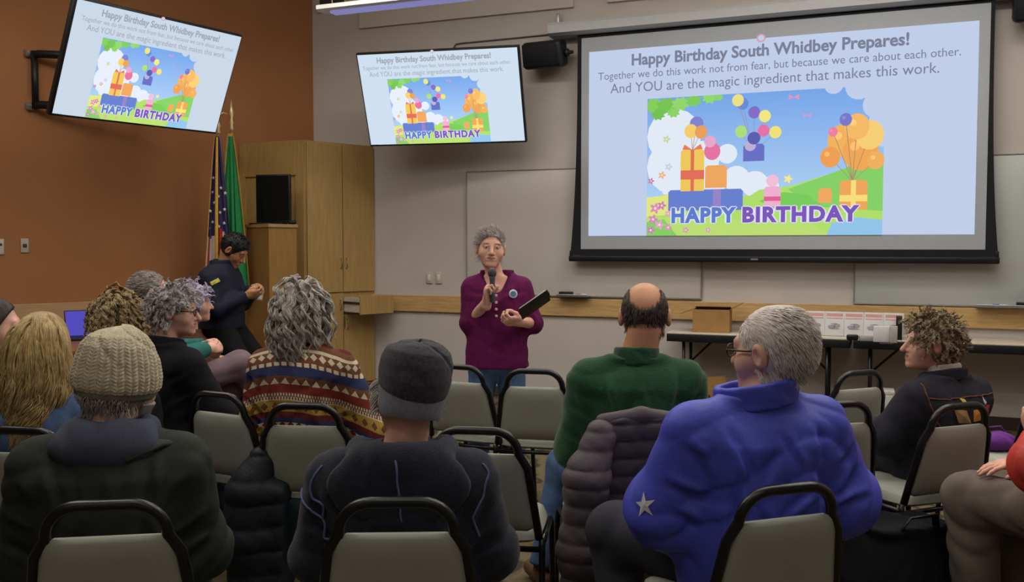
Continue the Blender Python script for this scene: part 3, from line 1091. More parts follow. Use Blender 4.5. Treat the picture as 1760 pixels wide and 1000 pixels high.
def small_box(name, label, cat, px, s, size, m, rz=0.0, z=TZ, bev=0.004):
    gq = G(px, s)
    o = MB().box((0, 0, size[2] / 2), size, bev).build(name, m)
    o.location = (gq[0], gq[1], z)
    o.rotation_euler = (0, 0, YAW_F + rz)
    return tag(o, label, cat)


small_box('black_binder', 'black binder standing at end of booklet row', 'binder', 1548, 214, (0.045, 0.16, 0.185), M_BLACK)
small_box('pamphlet_box', 'small white pamphlet box in front of rightmost booklets', 'box', 1518, 220, (0.12, 0.06, 0.125), M_PAPER)
small_box('index_box', 'small grey box beside the black binder on table', 'box', 1539, 222, (0.055, 0.06, 0.13), mat('grey_card', srgb(168, 164, 162), 0.7))
small_box('stapler', 'dark stapler in front of booklet row on table', 'stapler', 1468, 216, (0.09, 0.04, 0.045), M_BLACK, 0.2, bev=0.012)
small_box('paper_stack', 'low pile of grey leaflets in front of booklets', 'leaflets', 1495, 217, (0.13, 0.10, 0.035), mat('grey_paper', srgb(150, 148, 150), 0.8), 0.1)
small_box('phone', 'flat black phone lying in front of white pamphlet box', 'phone', 1527, 226, (0.10, 0.05, 0.012), M_BLACK, 0.05)

# desk with a laptop along the orange brown wall
dk0 = np.array([-2.32, 7.21])
M_DESK = mat('desk_walnut', srgb(128, 84, 48), 0.45, 0.1, 8, stretch=(1, 8, 8))
desk = thing('desk', 'dark wood desk along orange brown wall behind the officer', 'desk', (dk0[0], dk0[1], 0), YAW_L)
MB().box((-0.95, 0.36, 0.74), (1.9, 0.72, 0.035), 0.005).build('desk_top', M_DESK, desk)
for x in (-0.03, -1.87):
    MB().box((x, 0.36, 0.36), (0.035, 0.66, 0.72), 0.003).build('side_panel', mat('desk_black', srgb(30, 26, 26), 0.6), desk)
MB().box((-0.95, 0.66, 0.45), (1.8, 0.02, 0.5), 0.003).build('modesty_panel', mat('desk_black', srgb(30, 26, 26), 0.6), desk)
g = G(152, 217)
lp = thing('laptop', 'open laptop with violet screen on the desk by left wall', 'laptop', (g[0], g[1], 0.7575), R_(33))
MB().box((0, 0, 0.01), (0.33, 0.23, 0.02), 0.004).build('keyboard_deck', M_BLACK, lp)
lid = MB().box((0, 0.155, 0.115), (0.33, 0.012, 0.225), 0.004, rot=(R_(-18), 0, 0)).build('lid', M_BLACK, lp)
MB().box((0, 0.148, 0.118), (0.31, 0.002, 0.20), rot=(R_(-18), 0, 0)).build('screen', emat('violet_screen', srgb(84, 76, 186), 1.0), lid)

# ================================================================== CHAIRS
M_SEAT = mat('grey_green_vinyl', srgb(160, 162, 151), 0.55, 0.03, 8, bump=0.06, bscale=260, spec=0.35)
HW0, HW1 = 0.215, 0.160           # half width of back hoop at seat level and near the top
CHT = 0.845


def back_pt(t):
    """centre line of the back plane: t=0 at seat height, 1 at top"""
    return Vector((0, -0.205 - 0.085 * t, 0.44 + (CHT - 0.44) * t))


def make_chair(label, loc, rz):
    t = thing('stacking_chair', label, 'chair', loc, rz, group='stacking chairs')
    # back hoop
    pts = []
    r = 0.085
    for k in range(6):
        q = k / 6 * 0.80
        pts.append((-HW0 + (HW0 - HW1) * q, q))
    cx = HW1 - 0.012
    for k in range(9):
        a = PI - k / 8 * PI / 2
        pts.append((-(cx - r) + r * math.cos(a), 1 - (r - r * math.sin(a)) / (CHT - 0.44)))
    P2 = pts + [(-x, q) for (x, q) in reversed(pts)]
    line = [back_pt(q) + Vector((x, 0, 0)) for (x, q) in P2]
    MB().tube(line, 0.0155, 10).build('back_frame', M_BLACKM, t)
    # upholstered back pad: rounded trapezoid cushion between the uprights
    nu, nv = 20, 20
    vs, fs = [], []
    for side in (1, -1):
        for j in range(nv + 1):
            v = j / nv
            for i in range(nu + 1):
                u = i / nu * 2 - 1
                q = 0.075 + v * 0.715
                hw = (HW0 + (HW1 - HW0) * min(1, q / 0.85)) - 0.006
                # round the corners of the outline
                e = max(0.0, abs(v * 2 - 1) - 0.86) / 0.14
                hw -= 0.03 * (1 - math.sqrt(max(0, 1 - e * e)))
                x = u * hw
                c = back_pt(q)
                edge = (1 - abs(u) ** 6) * (1 - abs(v * 2 - 1) ** 6)
                th = 0.008 + 0.019 * edge
                vs.append((x, c.y + side * th, c.z))
    n1 = (nu + 1) * (nv + 1)
    for s in (0, 1):
        for j in range(nv):
            for i in range(nu):
                a = s * n1 + j * (nu + 1) + i
                q = [a, a + 1, a + nu + 2, a + nu + 1]
                fs.append(q[::-1] if s == 0 else q)
    for i in range(nu):
        fs.append([i, i + 1, n1 + i + 1, n1 + i])
        a = nv * (nu + 1)
        fs.append([a + i + 1, a + i, n1 + a + i, n1 + a + i + 1])
    for j in range(nv):
        a = j * (nu + 1)
        fs.append([a + nu + 1, a, n1 + a, n1 + a + nu + 1])
        a += nu
        fs.append([a, a + nu + 1, n1 + a + nu + 1, n1 + a])
    MB().add(vs, fs, 0, True).build('backrest', M_SEAT, t)
    # seat cushion with a domed top and rounded front
    nu = 24
    vs, fs = [], []
    for s in (1, -1):
        for j in range(nu + 1):
            for i in range(nu + 1):
                u, v = i / nu * 2 - 1, j / nu * 2 - 1
                # map the square to a rounded square
                k = 1 - 0.10 * (abs(u) * abs(v)) ** 3
                x, y = u * 0.215 * k, 0.005 + v * 0.215 * k
                e = (1 - abs(u) ** 8) * (1 - abs(v) ** 8)
                z = 0.430 + (0.045 * e ** 0.5 if s > 0 else -0.018 * e ** 0.5)
                vs.append((x, y, z))
    n1 = (nu + 1) ** 2
    for s in (0, 1):
        for j in range(nu):
            for i in range(nu):
                a = s * n1 + j * (nu + 1) + i
                q = [a, a + 1, a + nu + 2, a + nu + 1]
                fs.append(q if s == 0 else q[::-1])
    MB().add(vs, fs, 0, True).build('seat', M_SEAT, t)
    for sx in (-1, 1):
        MB().tube([(sx * 0.225, -0.205, 0.44), (sx * 0.226, -0.205, 0.40), (sx * 0.228, -0.24, 0.2), (sx * 0.232, -0.275, 0.012)], 0.0125, 10).lathe([(0.017, 0), (0.017, 0.02)], 10, M=Matrix.Translation((sx * 0.232, -0.277, 0))).build('leg', M_BLACKM, t)
        MB().tube([(sx * 0.218, 0.17, 0.405), (sx * 0.222, 0.195, 0.36), (sx * 0.226, 0.225, 0.012)], 0.0125, 10).lathe([(0.017, 0), (0.017, 0.02)], 10, M=Matrix.Translation((sx * 0.226, 0.226, 0))).build('leg', M_BLACKM, t)
    fr = MB()
    for sx in (-1, 1):
        fr.tube([(sx * 0.222, -0.205, 0.405), (sx * 0.218, 0.17, 0.405)], 0.0125, 8)
    fr.tube([(-0.218, 0.165, 0.40), (0.218, 0.165, 0.40)], 0.011, 8)
    fr.tube([(-0.225, -0.205, 0.40), (0.225, -0.205, 0.40)], 0.011, 8)
    fr.build('seat_frame', M_BLACKM, t)
    return t


def hoop_to_seat(px, s, yaw):
    """seat centre of a chair whose back top shows at column px with scale s"""
    g = G(px, s)
    o = 0.29
    return np.array([g[0] - math.sin(yaw) * o, g[1] + math.cos(yaw) * o])


CHAIRS = {
    # key: column and scale of the back top, turn, label
    'cap': (170, 690, 9, 'nearest chair at left, under the man in beige knit cap'),
    'hoodie': (678, 682, 2, 'nearest chair in the middle, under the person in dark grey beanie'),
    'blue': (1364, 645, 19, 'nearest chair at right, under the white haired man in blue jacket'),
    'blonde': (28, 490, -8, 'chair at left edge under the long haired blonde woman'),
    'aisle': (368, 394, -28, 'empty chair turned right between the black coat and striped sweater woman'),
    'sweater': (518, 424, -6, 'chair under the woman in patterned sweater'),
    'row_empty': (818, 490, -8, 'empty chair partly behind the navy hoodie at middle'),
    'front_left': (786, 320, -26, 'empty front row chair, left of two in front of the presenter'),
    'front_right': (918, 332, -12, 'empty front row chair, right of two in front of the presenter'),
    'rear_right': (1484, 336, 24, 'empty chair in front of folding table legs, left of denim jacket woman'),
    'denim': (1660, 424, 22, 'chair under the curly haired woman in denim jacket'),
    'beside_denim': (1448, 420, 14, 'empty chair mostly hidden behind the blue jacket, showing one black corner'),
    'bald': (1098, 470, 6, 'chair under the bald man, covered by grey puffer jacket'),
    'red': (1868, 560, 32, 'chair under the person in red jacket at right edge'),
    'far_right': (1830, 366, 20, 'empty chair at right edge beyond the red sleeve, purple cloth on seat'),
    'coat': (270, 352, -30, 'chair under the grey curly haired woman, covered by black coat'),
    'teal': (285, 296, -66, 'chair under the man in teal shirt by left wall'),
    'curls': (206, 350, -20, 'chair under the woman with sandy curls'),
}
CPOS = {}
SEATPOS = {'red': (2.10, 3.16), 'teal': (-2.35, 5.94), 'curls': (-2.17, 5.24), 'coat': (-1.64, 4.53)}
first = None
for kx, (px, s, yw, lb) in CHAIRS.items():
    y = R_(yw)
    q = hoop_to_seat(px, s, y)
    if kx in SEATPOS:
        q = np.array(SEATPOS[kx])
    CPOS[kx] = (q[0], q[1], y)
    if first is None:
        first = make_chair(lb, (q[0], q[1], 0), y)
    else:
        copy_thing(first, (q[0], q[1], 0), y, lb)

# ================================================================== PEOPLE: distance-field modelling
f32 = np.float32


def ax(lo, hi, step, bands=()):
    """grid coordinates along one axis, finer inside the bands (lo, hi, step)"""
    out = [lo]
    while out[-1] < hi:
        x = out[-1]
        s = step
        for (a, b, st) in bands:
            if a - st <= x <= b:
                s = min(s, st)
            elif x < a:
                s = min(s, max(st, (a - x) * 0.8))
        out.append(x + s)
    return np.array(out, dtype=f32)


def surfnet(fn, xs, ys, zs):
    nx, ny, nz = len(xs), len(ys), len(zs)
    P = np.empty((nx, ny, nz, 3), dtype=f32)
    P[..., 0] = xs[:, None, None]
    P[..., 1] = ys[None, :, None]
    P[..., 2] = zs[None, None, :]
    D = fn(P.reshape(-1, 3)).reshape(nx, ny, nz).astype(f32)
    D[0] = np.maximum(D[0], 1e-3); D[-1] = np.maximum(D[-1], 1e-3)
    D[:, 0] = np.maximum(D[:, 0], 1e-3); D[:, -1] = np.maximum(D[:, -1], 1e-3)
    D[:, :, 0] = np.maximum(D[:, :, 0], 1e-3); D[:, :, -1] = np.maximum(D[:, :, -1], 1e-3)
    S = D < 0
    c = [S[i:nx - 1 + i, j:ny - 1 + j, k:nz - 1 + k] for i in (0, 1) for j in (0, 1) for k in (0, 1)]
    cnt = sum(a.astype(np.int8) for a in c)
    cell = (cnt > 0) & (cnt < 8)
    idx = np.full(cell.shape, -1, dtype=np.int32)
    I, J, K = np.nonzero(cell)
    idx[I, J, K] = np.arange(len(I))
    acc = np.zeros((len(I), 3), dtype=f32)
    num = np.zeros(len(I), dtype=f32)
    cor = [(i, j, k) for i in (0, 1) for j in (0, 1) for k in (0, 1)]
    for a in range(8):
        for b in range(a + 1, 8):
            if sum(abs(cor[a][q] - cor[b][q]) for q in range(3)) != 1:
                continue
            ia = (I + cor[a][0], J + cor[a][1], K + cor[a][2])
            ib = (I + cor[b][0], J + cor[b][1], K + cor[b][2])
            da, db = D[ia], D[ib]
            cr = (da < 0) != (db < 0)
            t = np.where(cr, da / np.where(cr, da - db, 1), 0)
            pa, pb = P[ia], P[ib]
            acc += np.where(cr[:, None], pa + (pb - pa) * t[:, None], 0)
            num += cr
    V = acc / num[:, None]
    quads = []
    for axis in range(3):
        if axis == 0:
            s0, s1 = S[:-1, 1:-1, 1:-1], S[1:, 1:-1, 1:-1]
        elif axis == 1:
            s0, s1 = S[1:-1, :-1, 1:-1], S[1:-1, 1:, 1:-1]
        else:
            s0, s1 = S[1:-1, 1:-1, :-1], S[1:-1, 1:-1, 1:]
        e = np.nonzero(s0 != s1)
        flip = s0[e]
        if axis == 0:
            i, j, k = e[0], e[1] + 1, e[2] + 1
            q = [idx[i, j - 1, k - 1], idx[i, j, k - 1], idx[i, j, k], idx[i, j - 1, k]]
        elif axis == 1:
            i, j, k = e[0] + 1, e[1], e[2] + 1
            q = [idx[i - 1, j, k - 1], idx[i - 1, j, k], idx[i, j, k], idx[i, j, k - 1]]
        else:
            i, j, k = e[0] + 1, e[1] + 1, e[2]
            q = [idx[i - 1, j - 1, k], idx[i, j - 1, k], idx[i, j, k], idx[i - 1, j, k]]
        q = np.stack(q, 1)
        q[~flip] = q[~flip][:, ::-1]
        quads.append(q)
    Fq = np.concatenate(quads)
    Fq = Fq[(Fq >= 0).all(1)]
    return V, Fq


def smin(a, b, k):
    h = np.clip(0.5 + 0.5 * (b - a) / k, 0, 1)
    return b + (a - b) * h - k * h * (1 - h)


def smax(a, b, k):
    return -smin(-a, -b, k)


def cone(P, a, b, ra, rb=None):
    rb = ra if rb is None else rb
    a = np.asarray(a, f32); b = np.asarray(b, f32)
    ba = b - a
    pa = P - a
    h = np.clip(pa @ ba / max(float(ba @ ba), 1e-9), 0, 1)
    d = pa - h[:, None] * ba
    return np.sqrt((d * d).sum(1)) - (ra + (rb - ra) * h)


def chain(P, pts, rs, k=0.02):
    d = None
    for i in range(len(pts) - 1):
        e = cone(P, pts[i], pts[i + 1], rs[i], rs[i + 1])
        d = e if d is None else smin(d, e, k)
    return d


def ell(P, c, r, M=None):
    q = P - np.asarray(c, f32)
    if M is not None:
        q = q @ np.asarray(M, f32)
    r = np.asarray(r, f32)
    k0 = np.sqrt(((q / r) ** 2).sum(1))
    k1 = np.sqrt(((q / (r * r)) ** 2).sum(1))
    return k0 * (k0 - 1) / np.maximum(k1, 1e-6)


def loft(P, secs, grow=0.0, n=2.4):
    """stack of rounded-rectangle sections (z, cx, cy, rx, ry)"""
    s = np.asarray(secs, f32)
    z = P[:, 2]
    cx, cy, rx, ry = [np.interp(z, s[:, 0], s[:, i]).astype(f32) for i in (1, 2, 3, 4)]
    rx = rx + grow
    ry = ry + grow
    a = np.abs((P[:, 0] - cx) / rx)
    b = np.abs((P[:, 1] - cy) / ry)
    q = (a ** n + b ** n) ** (1 / n)
    d = (q - 1) * np.minimum(rx, ry)
    dz = np.maximum(s[0, 0] - grow - z, z - s[-1, 0] - grow)
    return np.where(dz > 0, np.sqrt(np.maximum(d, 0) ** 2 + dz ** 2), np.maximum(d, dz))


def folds(P, amp, sc=1.0, seed=0.0, v=0.6):
    """soft cloth folds, in metres"""
    x, y, z = (P[:, 0] * sc, P[:, 1] * sc, P[:, 2] * sc)
    w = 1.7 * np.sin(9 * x + 6 * y + seed) + 1.4 * np.sin(11 * z - 7 * x + 2 * seed)
    a = np.abs(np.sin(13 * z + 10 * x * v - 8 * y + 1.6 * w + seed))
    b = np.abs(np.sin(17 * x - 6 * z + 9 * y + 1.3 * w + 2.1 * seed))
    d = 0.9 - a ** 0.7 - 0.6 * b ** 0.7
    return amp * d


CREASES = [((-0.66, 0.03), (-0.56, -0.15), 1.0), ((-0.56, -0.13), (-0.72, -0.28), 1.0), ((-0.50, -0.16), (0.05, -0.30), 0.8), ((-0.14, -0.01), (-0.30, -0.17), 0.6),
           ((0.68, 0.02), (0.60, -0.14), 1.0), ((0.60, -0.12), (0.78, -0.27), 1.0), ((0.56, -0.15), (0.12, -0.27), 0.8), ((0.10, 0.0), (0.22, -0.12), 0.5),
           ((-1.5, -0.13), (-0.85, -0.20), 0.9), ((-1.6, -0.22), (-0.95, -0.27), 0.9), ((-1.35, -0.04), (-0.9, -0.12), 0.7), ((1.5, -0.14), (0.9, -0.20), 0.9), ((1.6, -0.22), (1.0, -0.26), 0.9), ((1.35, -0.05), (0.92, -0.12), 0.7),
           ((-0.35, -0.33), (0.3, -0.36), 0.7), ((-0.8, -0.36), (-0.2, -0.42), 0.6), ((0.8, -0.35), (0.25, -0.43), 0.6)]


def creases(P, shz, sh, depth, seed):
    """pulled folds across the back and sleeves: each a ridge beside a groove, fading at both ends"""
    g = np.random.default_rng(int(seed * 100) + 5)
    d = np.zeros(len(P), dtype=f32)
    back = np.clip(0.5 - P[:, 1] / 0.10, 0, 1)
    for (a, b, w) in CREASES:
        a = np.array([a[0] * sh, shz + a[1]]) + g.normal(0, 0.014, 2)
        b = np.array([b[0] * sh, shz + b[1]]) + g.normal(0, 0.014, 2)
        v = b - a
        L = np.linalg.norm(v)
        v /= L
        q0 = P[:, 0] - a[0]
        q1 = P[:, 2] - a[1]
        h = (q0 * v[0] + q1 * v[1]) / L
        t = q0 * v[1] - q1 * v[0]
        t = t + 0.010 * np.sin(h * 3.0 + g.uniform(0, 6))
        t = t / 0.017
        env = np.clip(h * 3.2, 0, 1) * np.clip((1 - h) * 3.2, 0, 1)
        d += (w * depth * g.choice([-1, 1])) * env * back * 1.9 * t * np.exp(-t * t)
    return d


def rotm(yaw=0, pitch=0, roll=0):
    """head rotation: yaw to the left, pitch up positive, roll to the right shoulder positive (degrees)"""
    return np.array(Matrix.Rotation(R_(yaw), 3, 'Z') @ Matrix.Rotation(R_(pitch), 3, 'X') @ Matrix.Rotation(R_(roll), 3, 'Y'), dtype=f32)


# ------------------------------------------------------------------ head and hands
def head_field(P, fem=False, ear=True, jaw=1.0, nose=1.0, age=0.0):
    d = ell(P, (0, -0.016, 0.030), (0.076, 0.096, 0.088))
    d = smin(d, ell(P, (0, 0.024, -0.030), (0.062 * jaw, 0.066, 0.082)), 0.035)
    d = smin(d, ell(P, (0, 0.040, -0.078), (0.046 * jaw, 0.046, 0.036)), 0.03)
    d = smin(d, cone(P, (-0.010, 0.078, -0.098), (0.010, 0.078, -0.098), 0.016), 0.022)
    d = smin(d, cone(P, (-0.044, 0.052, -0.030), (-0.046, 0.040, -0.020), 0.026), 0.03)
    d = smin(d, cone(P, (0.044, 0.052, -0.030), (0.046, 0.040, -0.020), 0.026), 0.03)
    d = smin(d, cone(P, (-0.040, 0.074, 0.028), (0.040, 0.074, 0.028), 0.012), 0.02)
    for s in (-1, 1):
        d = smax(d, -ell(P, (s * 0.033, 0.104, 0.008), (0.020, 0.018, 0.013)), 0.014)
        d = smin(d, ell(P, (s * 0.032, 0.077, 0.008), (0.0135, 0.0135, 0.0115)), 0.003)
        d = smin(d, cone(P, (s * 0.019, 0.0875, 0.016), (s * 0.046, 0.0785, 0.015), 0.0045), 0.006)
    # nose
    nb = 0.088 + 0.026 * nose
    d = smin(d, cone(P, (0, 0.088, 0.014), (0, nb, -0.030), 0.0085, 0.0125), 0.012)
    for s in (-1, 1):
        d = smin(d, cone(P, (s * 0.011, 0.094, -0.033), (s * 0.013, 0.090, -0.034), 0.0085), 0.008)
    # mouth: two lips over a shallow groove
    d = smin(d, ell(P, (0, 0.083, -0.062), (0.030, 0.012, 0.018)), 0.014)
    for (z, r, y) in ((-0.0565, 0.0052, 0.0925), (-0.068, 0.0062, 0.0915)):
        d = smin(d, cone(P, (-0.013, y - 0.001, z), (0.013, y - 0.001, z), r), 0.008)
    d = smax(d, -cone(P, (-0.024, 0.094, -0.0605), (0.024, 0.094, -0.0605), 0.0025), 0.004)
    if ear:
        M = np.array(Matrix.Rotation(R_(-14), 3, 'X'))
        for s in (-1, 1):
            e = ell(P, (s * 0.082, -0.012, -0.002), (0.013, 0.020, 0.034), M)
            e = smax(e, -ell(P, (s * 0.094, -0.006, -0.002), (0.010, 0.011, 0.020), M), 0.006)
            d = smin(d, e, 0.008)
    return d


def cran(P, g=0.0):
    """bare skull and cheeks, grown by g"""
    d = ell(P, (0, -0.016, 0.030), (0.076 + g, 0.096 + g, 0.088 + g))
    return smin(d, ell(P, (0, 0.010, -0.040), (0.064 + g, 0.070 + g, 0.080 + g)), 0.035)


def hairline(P, drop=0.0, fwd=0.0):
    """negative behind the line forehead - temple - nape"""
    y, z = P[:, 1], P[:, 2]
    d1 = (y - 0.022 - fwd) * 0.82 - (z + 0.022) * 0.56
    return d1


def hand_field(P, sgn, curl=(25, 35, 25), spread=1.0, thumb=0.4, each=None):
    """hand frame: wrist at origin, fingers along +y, back of hand +z; sgn -1 puts the thumb on -x"""
    d = ell(P, (0.0, 0.046, 0.0), (0.043, 0.056, 0.017))
    d = smin(d, ell(P, (0.002 * sgn, 0.066, 0.001), (0.043, 0.034, 0.0145)), 0.012)
    d = smin(d, ell(P, (sgn * 0.026, 0.030, -0.008), (0.018, 0.030, 0.016)), 0.012)
    d = smin(d, cone(P, (0, -0.03, 0), (0, 0.02, 0), 0.027, 0.026), 0.015)
    L = ((0.031, 0.023, 0.019), (0.036, 0.026, 0.020), (0.033, 0.025, 0.019), (0.026, 0.019, 0.017))
    bx = (0.031, 0.011, -0.010, -0.029)
    by = (0.086, 0.093, 0.089, 0.079)
    for i in range(4):
        c = each[i] if each else curl
        p = np.array([sgn * bx[i], by[i], 0.0])
        an = 0.0
        side = sgn * (bx[i] / 0.031) * 0.10 * spread
        r = (0.0088, 0.0080, 0.0072, 0.0062)
        for q in range(3):
            an += R_(c[q])
            v = np.array([math.sin(side), math.cos(an) * math.cos(side), -math.sin(an)])
            e = p + v * L[i][q]
            d = smin(d, cone(P, p, e, r[q], r[q + 1]), 0.005)
            p = e
    t0 = np.array([sgn * 0.026, 0.018, -0.006])
    t1 = t0 + np.array([sgn * (0.030 - 0.012 * thumb), 0.026, -0.008 - 0.012 * thumb])
    t2 = t1 + np.array([sgn * (0.012 - 0.018 * thumb), 0.028, -0.008 - 0.010 * thumb])
    t3 = t2 + np.array([sgn * (0.002 - 0.020 * thumb), 0.022, -0.004 - 0.008 * thumb])
    d = smin(d, chain(P, (t0, t1, t2, t3), (0.014, 0.0115, 0.0100, 0.0078), 0.006), 0.010)
    return d


# ------------------------------------------------------------------ hair strands
def grow(roots, d0, steps, step, grav=0.0, wave=0.0, wlen=0.08, coil=0.0, cols=(), seed=0, spring=0.15, inwards=0.0):
    """march strands from roots; cols = [(centre, radii)] ellipsoids kept outside of"""
    g = np.random.default_rng(seed)
    n = len(roots)
    p = roots.astype(np.float64).copy()
    d = d0 / np.linalg.norm(d0, axis=1, keepdims=True)
    ph = g.uniform(0, 2 * PI, n)
    wl = wlen * g.uniform(0.75, 1.3, n)
    side = np.cross(d, np.array([0.0, 0.0, 1.0]) + g.normal(0, 0.3, (n, 3)))
    side /= np.maximum(np.linalg.norm(side, axis=1, keepdims=True), 1e-6)
    out = [p.copy()]
    for k in range(steps):
        d = d + np.array([0, 0, -grav])
        d /= np.linalg.norm(d, axis=1, keepdims=True)
        p = p + d * step
        for (c, r) in cols:
            q = (p - c) / r
            m = np.linalg.norm(q, axis=1)
            ins = m < 1
            if ins.any():
                nn = q / np.maximum(m[:, None], 1e-6) / r
                nn /= np.linalg.norm(nn, axis=1, keepdims=True)
                p[ins] = c + (q[ins] / m[ins][:, None]) * r * 1.0
                dd = d[ins] - nn[ins] * np.minimum(0, (d[ins] * nn[ins]).sum(1))[:, None]
                d[ins] = dd / np.maximum(np.linalg.norm(dd, axis=1, keepdims=True), 1e-6)
        s = (k + 1) * step
        a = ph + 2 * PI * s / wl
        amp = wave * min(1.0, (k + 1) / 4)
        sd = np.cross(d, side)
        q = p + side * (amp * np.sin(a))[:, None] + sd * (coil * min(1, (k + 1) / 3) * np.cos(a))[:, None]
        out.append(q.copy())
    return np.stack(out, 1)


def locks(roots, normals, K, d0fn, steps, step, tipw=0.45, fuzz=0.0015, seed=0, lift=0.0, **kw):
    """strands gathered in K locks: each lock is marched once, its strands run along it"""
    g = np.random.default_rng(seed + 77)
    n = len(roots)
    K = min(K, n)
    ids = g.choice(n, K, replace=False)
    own = np.argmin(((roots[:, None, :] - roots[None, ids, :]) ** 2).sum(-1), axis=1)
    path = grow(roots[ids] + normals[ids] * lift, d0fn(roots[ids], normals[ids], g), steps, step, seed=seed, **kw)
    m = path.shape[1]
    t = np.linspace(0, 1, m)[None, :, None]
    off = (roots - roots[ids][own])[:, None, :] * (1 - (1 - tipw) * np.minimum(1, t * 1.6))
    L = path[own] + off
    ph = g.uniform(0, 2 * PI, (n, 1, 3))
    fr = g.uniform(1.5, 4.0, (n, 1, 3))
    L = L + fuzz * np.sin(ph + fr * 2 * PI * t) * np.minimum(1, t * 3)
    # strands of a lock end at different lengths
    cut = g.uniform(0.80, 1.0, (n, 1, 1))
    q = np.minimum(t * cut, 1) * (m - 1)
    i0 = np.clip(np.floor(q).astype(int), 0, m - 2)
    fr_ = q - i0
    A = np.take_along_axis(L, np.broadcast_to(i0, (n, m, 1)).repeat(3, 2), 1)
    B = np.take_along_axis(L, np.broadcast_to(i0 + 1, (n, m, 1)).repeat(3, 2), 1)
    return A + (B - A) * fr_


def strand_mesh(name, L, r, mats, parent, tip=0.35, var_seed=1, T=None):
    """tubes with a diamond section along polylines L (n, m, 3)"""
    n, m, _ = L.shape
    t = np.gradient(L, axis=1)
    t /= np.maximum(np.linalg.norm(t, axis=2, keepdims=True), 1e-9)
    up = np.array([0.31, 0.52, 0.79])
    a = np.cross(t, up)
    a /= np.maximum(np.linalg.norm(a, axis=2, keepdims=True), 1e-9)
    b = np.cross(t, a)
    prof = np.interp(np.linspace(0, 1, m), [0, 0.15, 0.7, 1], [0.6, 1, 0.9, tip])
    rr = r * prof[None, :, None]
    ring = np.stack([L + a * rr, L + b * rr, L - a * rr, L - b * rr], 2)          # n,m,4,3
    V = ring.reshape(-1, 3)
    base = (np.arange(n) * m * 4)[:, None, None] + (np.arange(m - 1) * 4)[None, :, None]
    k = np.arange(4)[None, None, :]
    k2 = (k + 1) % 4
    Fq = np.stack([base + k, base + k2, base + k2 + 4, base + k + 4], -1).reshape(-1, 4)
    if T is not None:
        V = V @ T[0].T + T[1]
    me = np_mesh(name, V, Fq)
    g = np.random.default_rng(var_seed)
    at = me.attributes.new('shade', 'FLOAT', 'POINT')
    at.data.foreach_set('value', np.repeat(g.uniform(0, 1, n), m * 4).astype(np.float32))
    return link(name, me, mats, parent)


def hair_mat(name, c1, c2, rough=0.55):
    if name in MATS:
        return MATS[name]
    m = bpy.data.materials.new(name)
    m.use_nodes = True
    nt = m.node_tree
    b = nt.nodes['Principled BSDF']
    b.inputs['Roughness'].default_value = rough
    b.inputs['Specular IOR Level'].default_value = 0.3
    a = nt.nodes.new('ShaderNodeAttribute')
    a.attribute_name = 'shade'
    tc = nt.nodes.new('ShaderNodeTexCoord')
    nz = nt.nodes.new('ShaderNodeTexNoise')
    nz.inputs['Scale'].default_value = 45
    nt.links.new(tc.outputs['Object'], nz.inputs['Vector'])
    ad = nt.nodes.new('ShaderNodeMath')
    ad.operation = 'MULTIPLY_ADD'
    ad.inputs[1].default_value = 0.6
    nt.links.new(a.outputs['Fac'], ad.inputs[0])
    sb = nt.nodes.new('ShaderNodeMath')
    sb.operation = 'MULTIPLY_ADD'
    sb.inputs[1].default_value = 1.2
    sb.inputs[2].default_value = -0.3
    nt.links.new(nz.outputs['Fac'], sb.inputs[0])
    nt.links.new(sb.outputs[0], ad.inputs[2])
    mix = nt.nodes.new('ShaderNodeMix')
    mix.data_type = 'RGBA'
    mix.inputs[6].default_value = c1
    mix.inputs[7].default_value = c2
    nt.links.new(ad.outputs[0], mix.inputs[0])
    nt.links.new(mix.outputs[2], b.inputs['Base Color'])
    MATS[name] = m
    return m


def skin_mat(name, c, red=0.08):
    return mat(name, c, 0.5, 0.05, 22, bump=0.05, bscale=300, spec=0.35)


M_LIP = mat('lips', srgb(184, 118, 108), 0.45, 0.04)
M_EYEW = mat('eye_white', srgb(214, 208, 202), 0.25, 0.01)
M_IRIS = mat('iris_dark', srgb(52, 48, 46), 0.2, 0.05)


# ------------------------------------------------------------------ a person
SEATED = dict(
    torso=[(0.45, 0, 0.02, 0.165, 0.115), (0.56, 0, 0.0, 0.175, 0.125), (0.70, 0, -0.015, 0.155, 0.112), (0.85, 0, -0.025, 0.165, 0.118), (0.96, 0, -0.03, 0.168, 0.108), (1.015, 0, -0.03, 0.130, 0.082), (1.055, 0, -0.025, 0.080, 0.062)],
    sh=0.185, shz=1.005, shy=-0.03, neck=(0, -0.02, 1.07),
    lE=(-0.265, 0.02, 0.745), lW=(-0.14, 0.24, 0.665), rE=(0.265, 0.02, 0.745), rW=(0.14, 0.24, 0.665),
    lK=(-0.13, 0.43, 0.535), rK=(0.13, 0.43, 0.535), lA=(-0.13, 0.42, 0.09), rA=(0.13, 0.42, 0.09),
    lH=(-0.09, 0.03, 0.54), rH=(0.09, 0.03, 0.54),
    hp=(0, 0.015, 1.235))


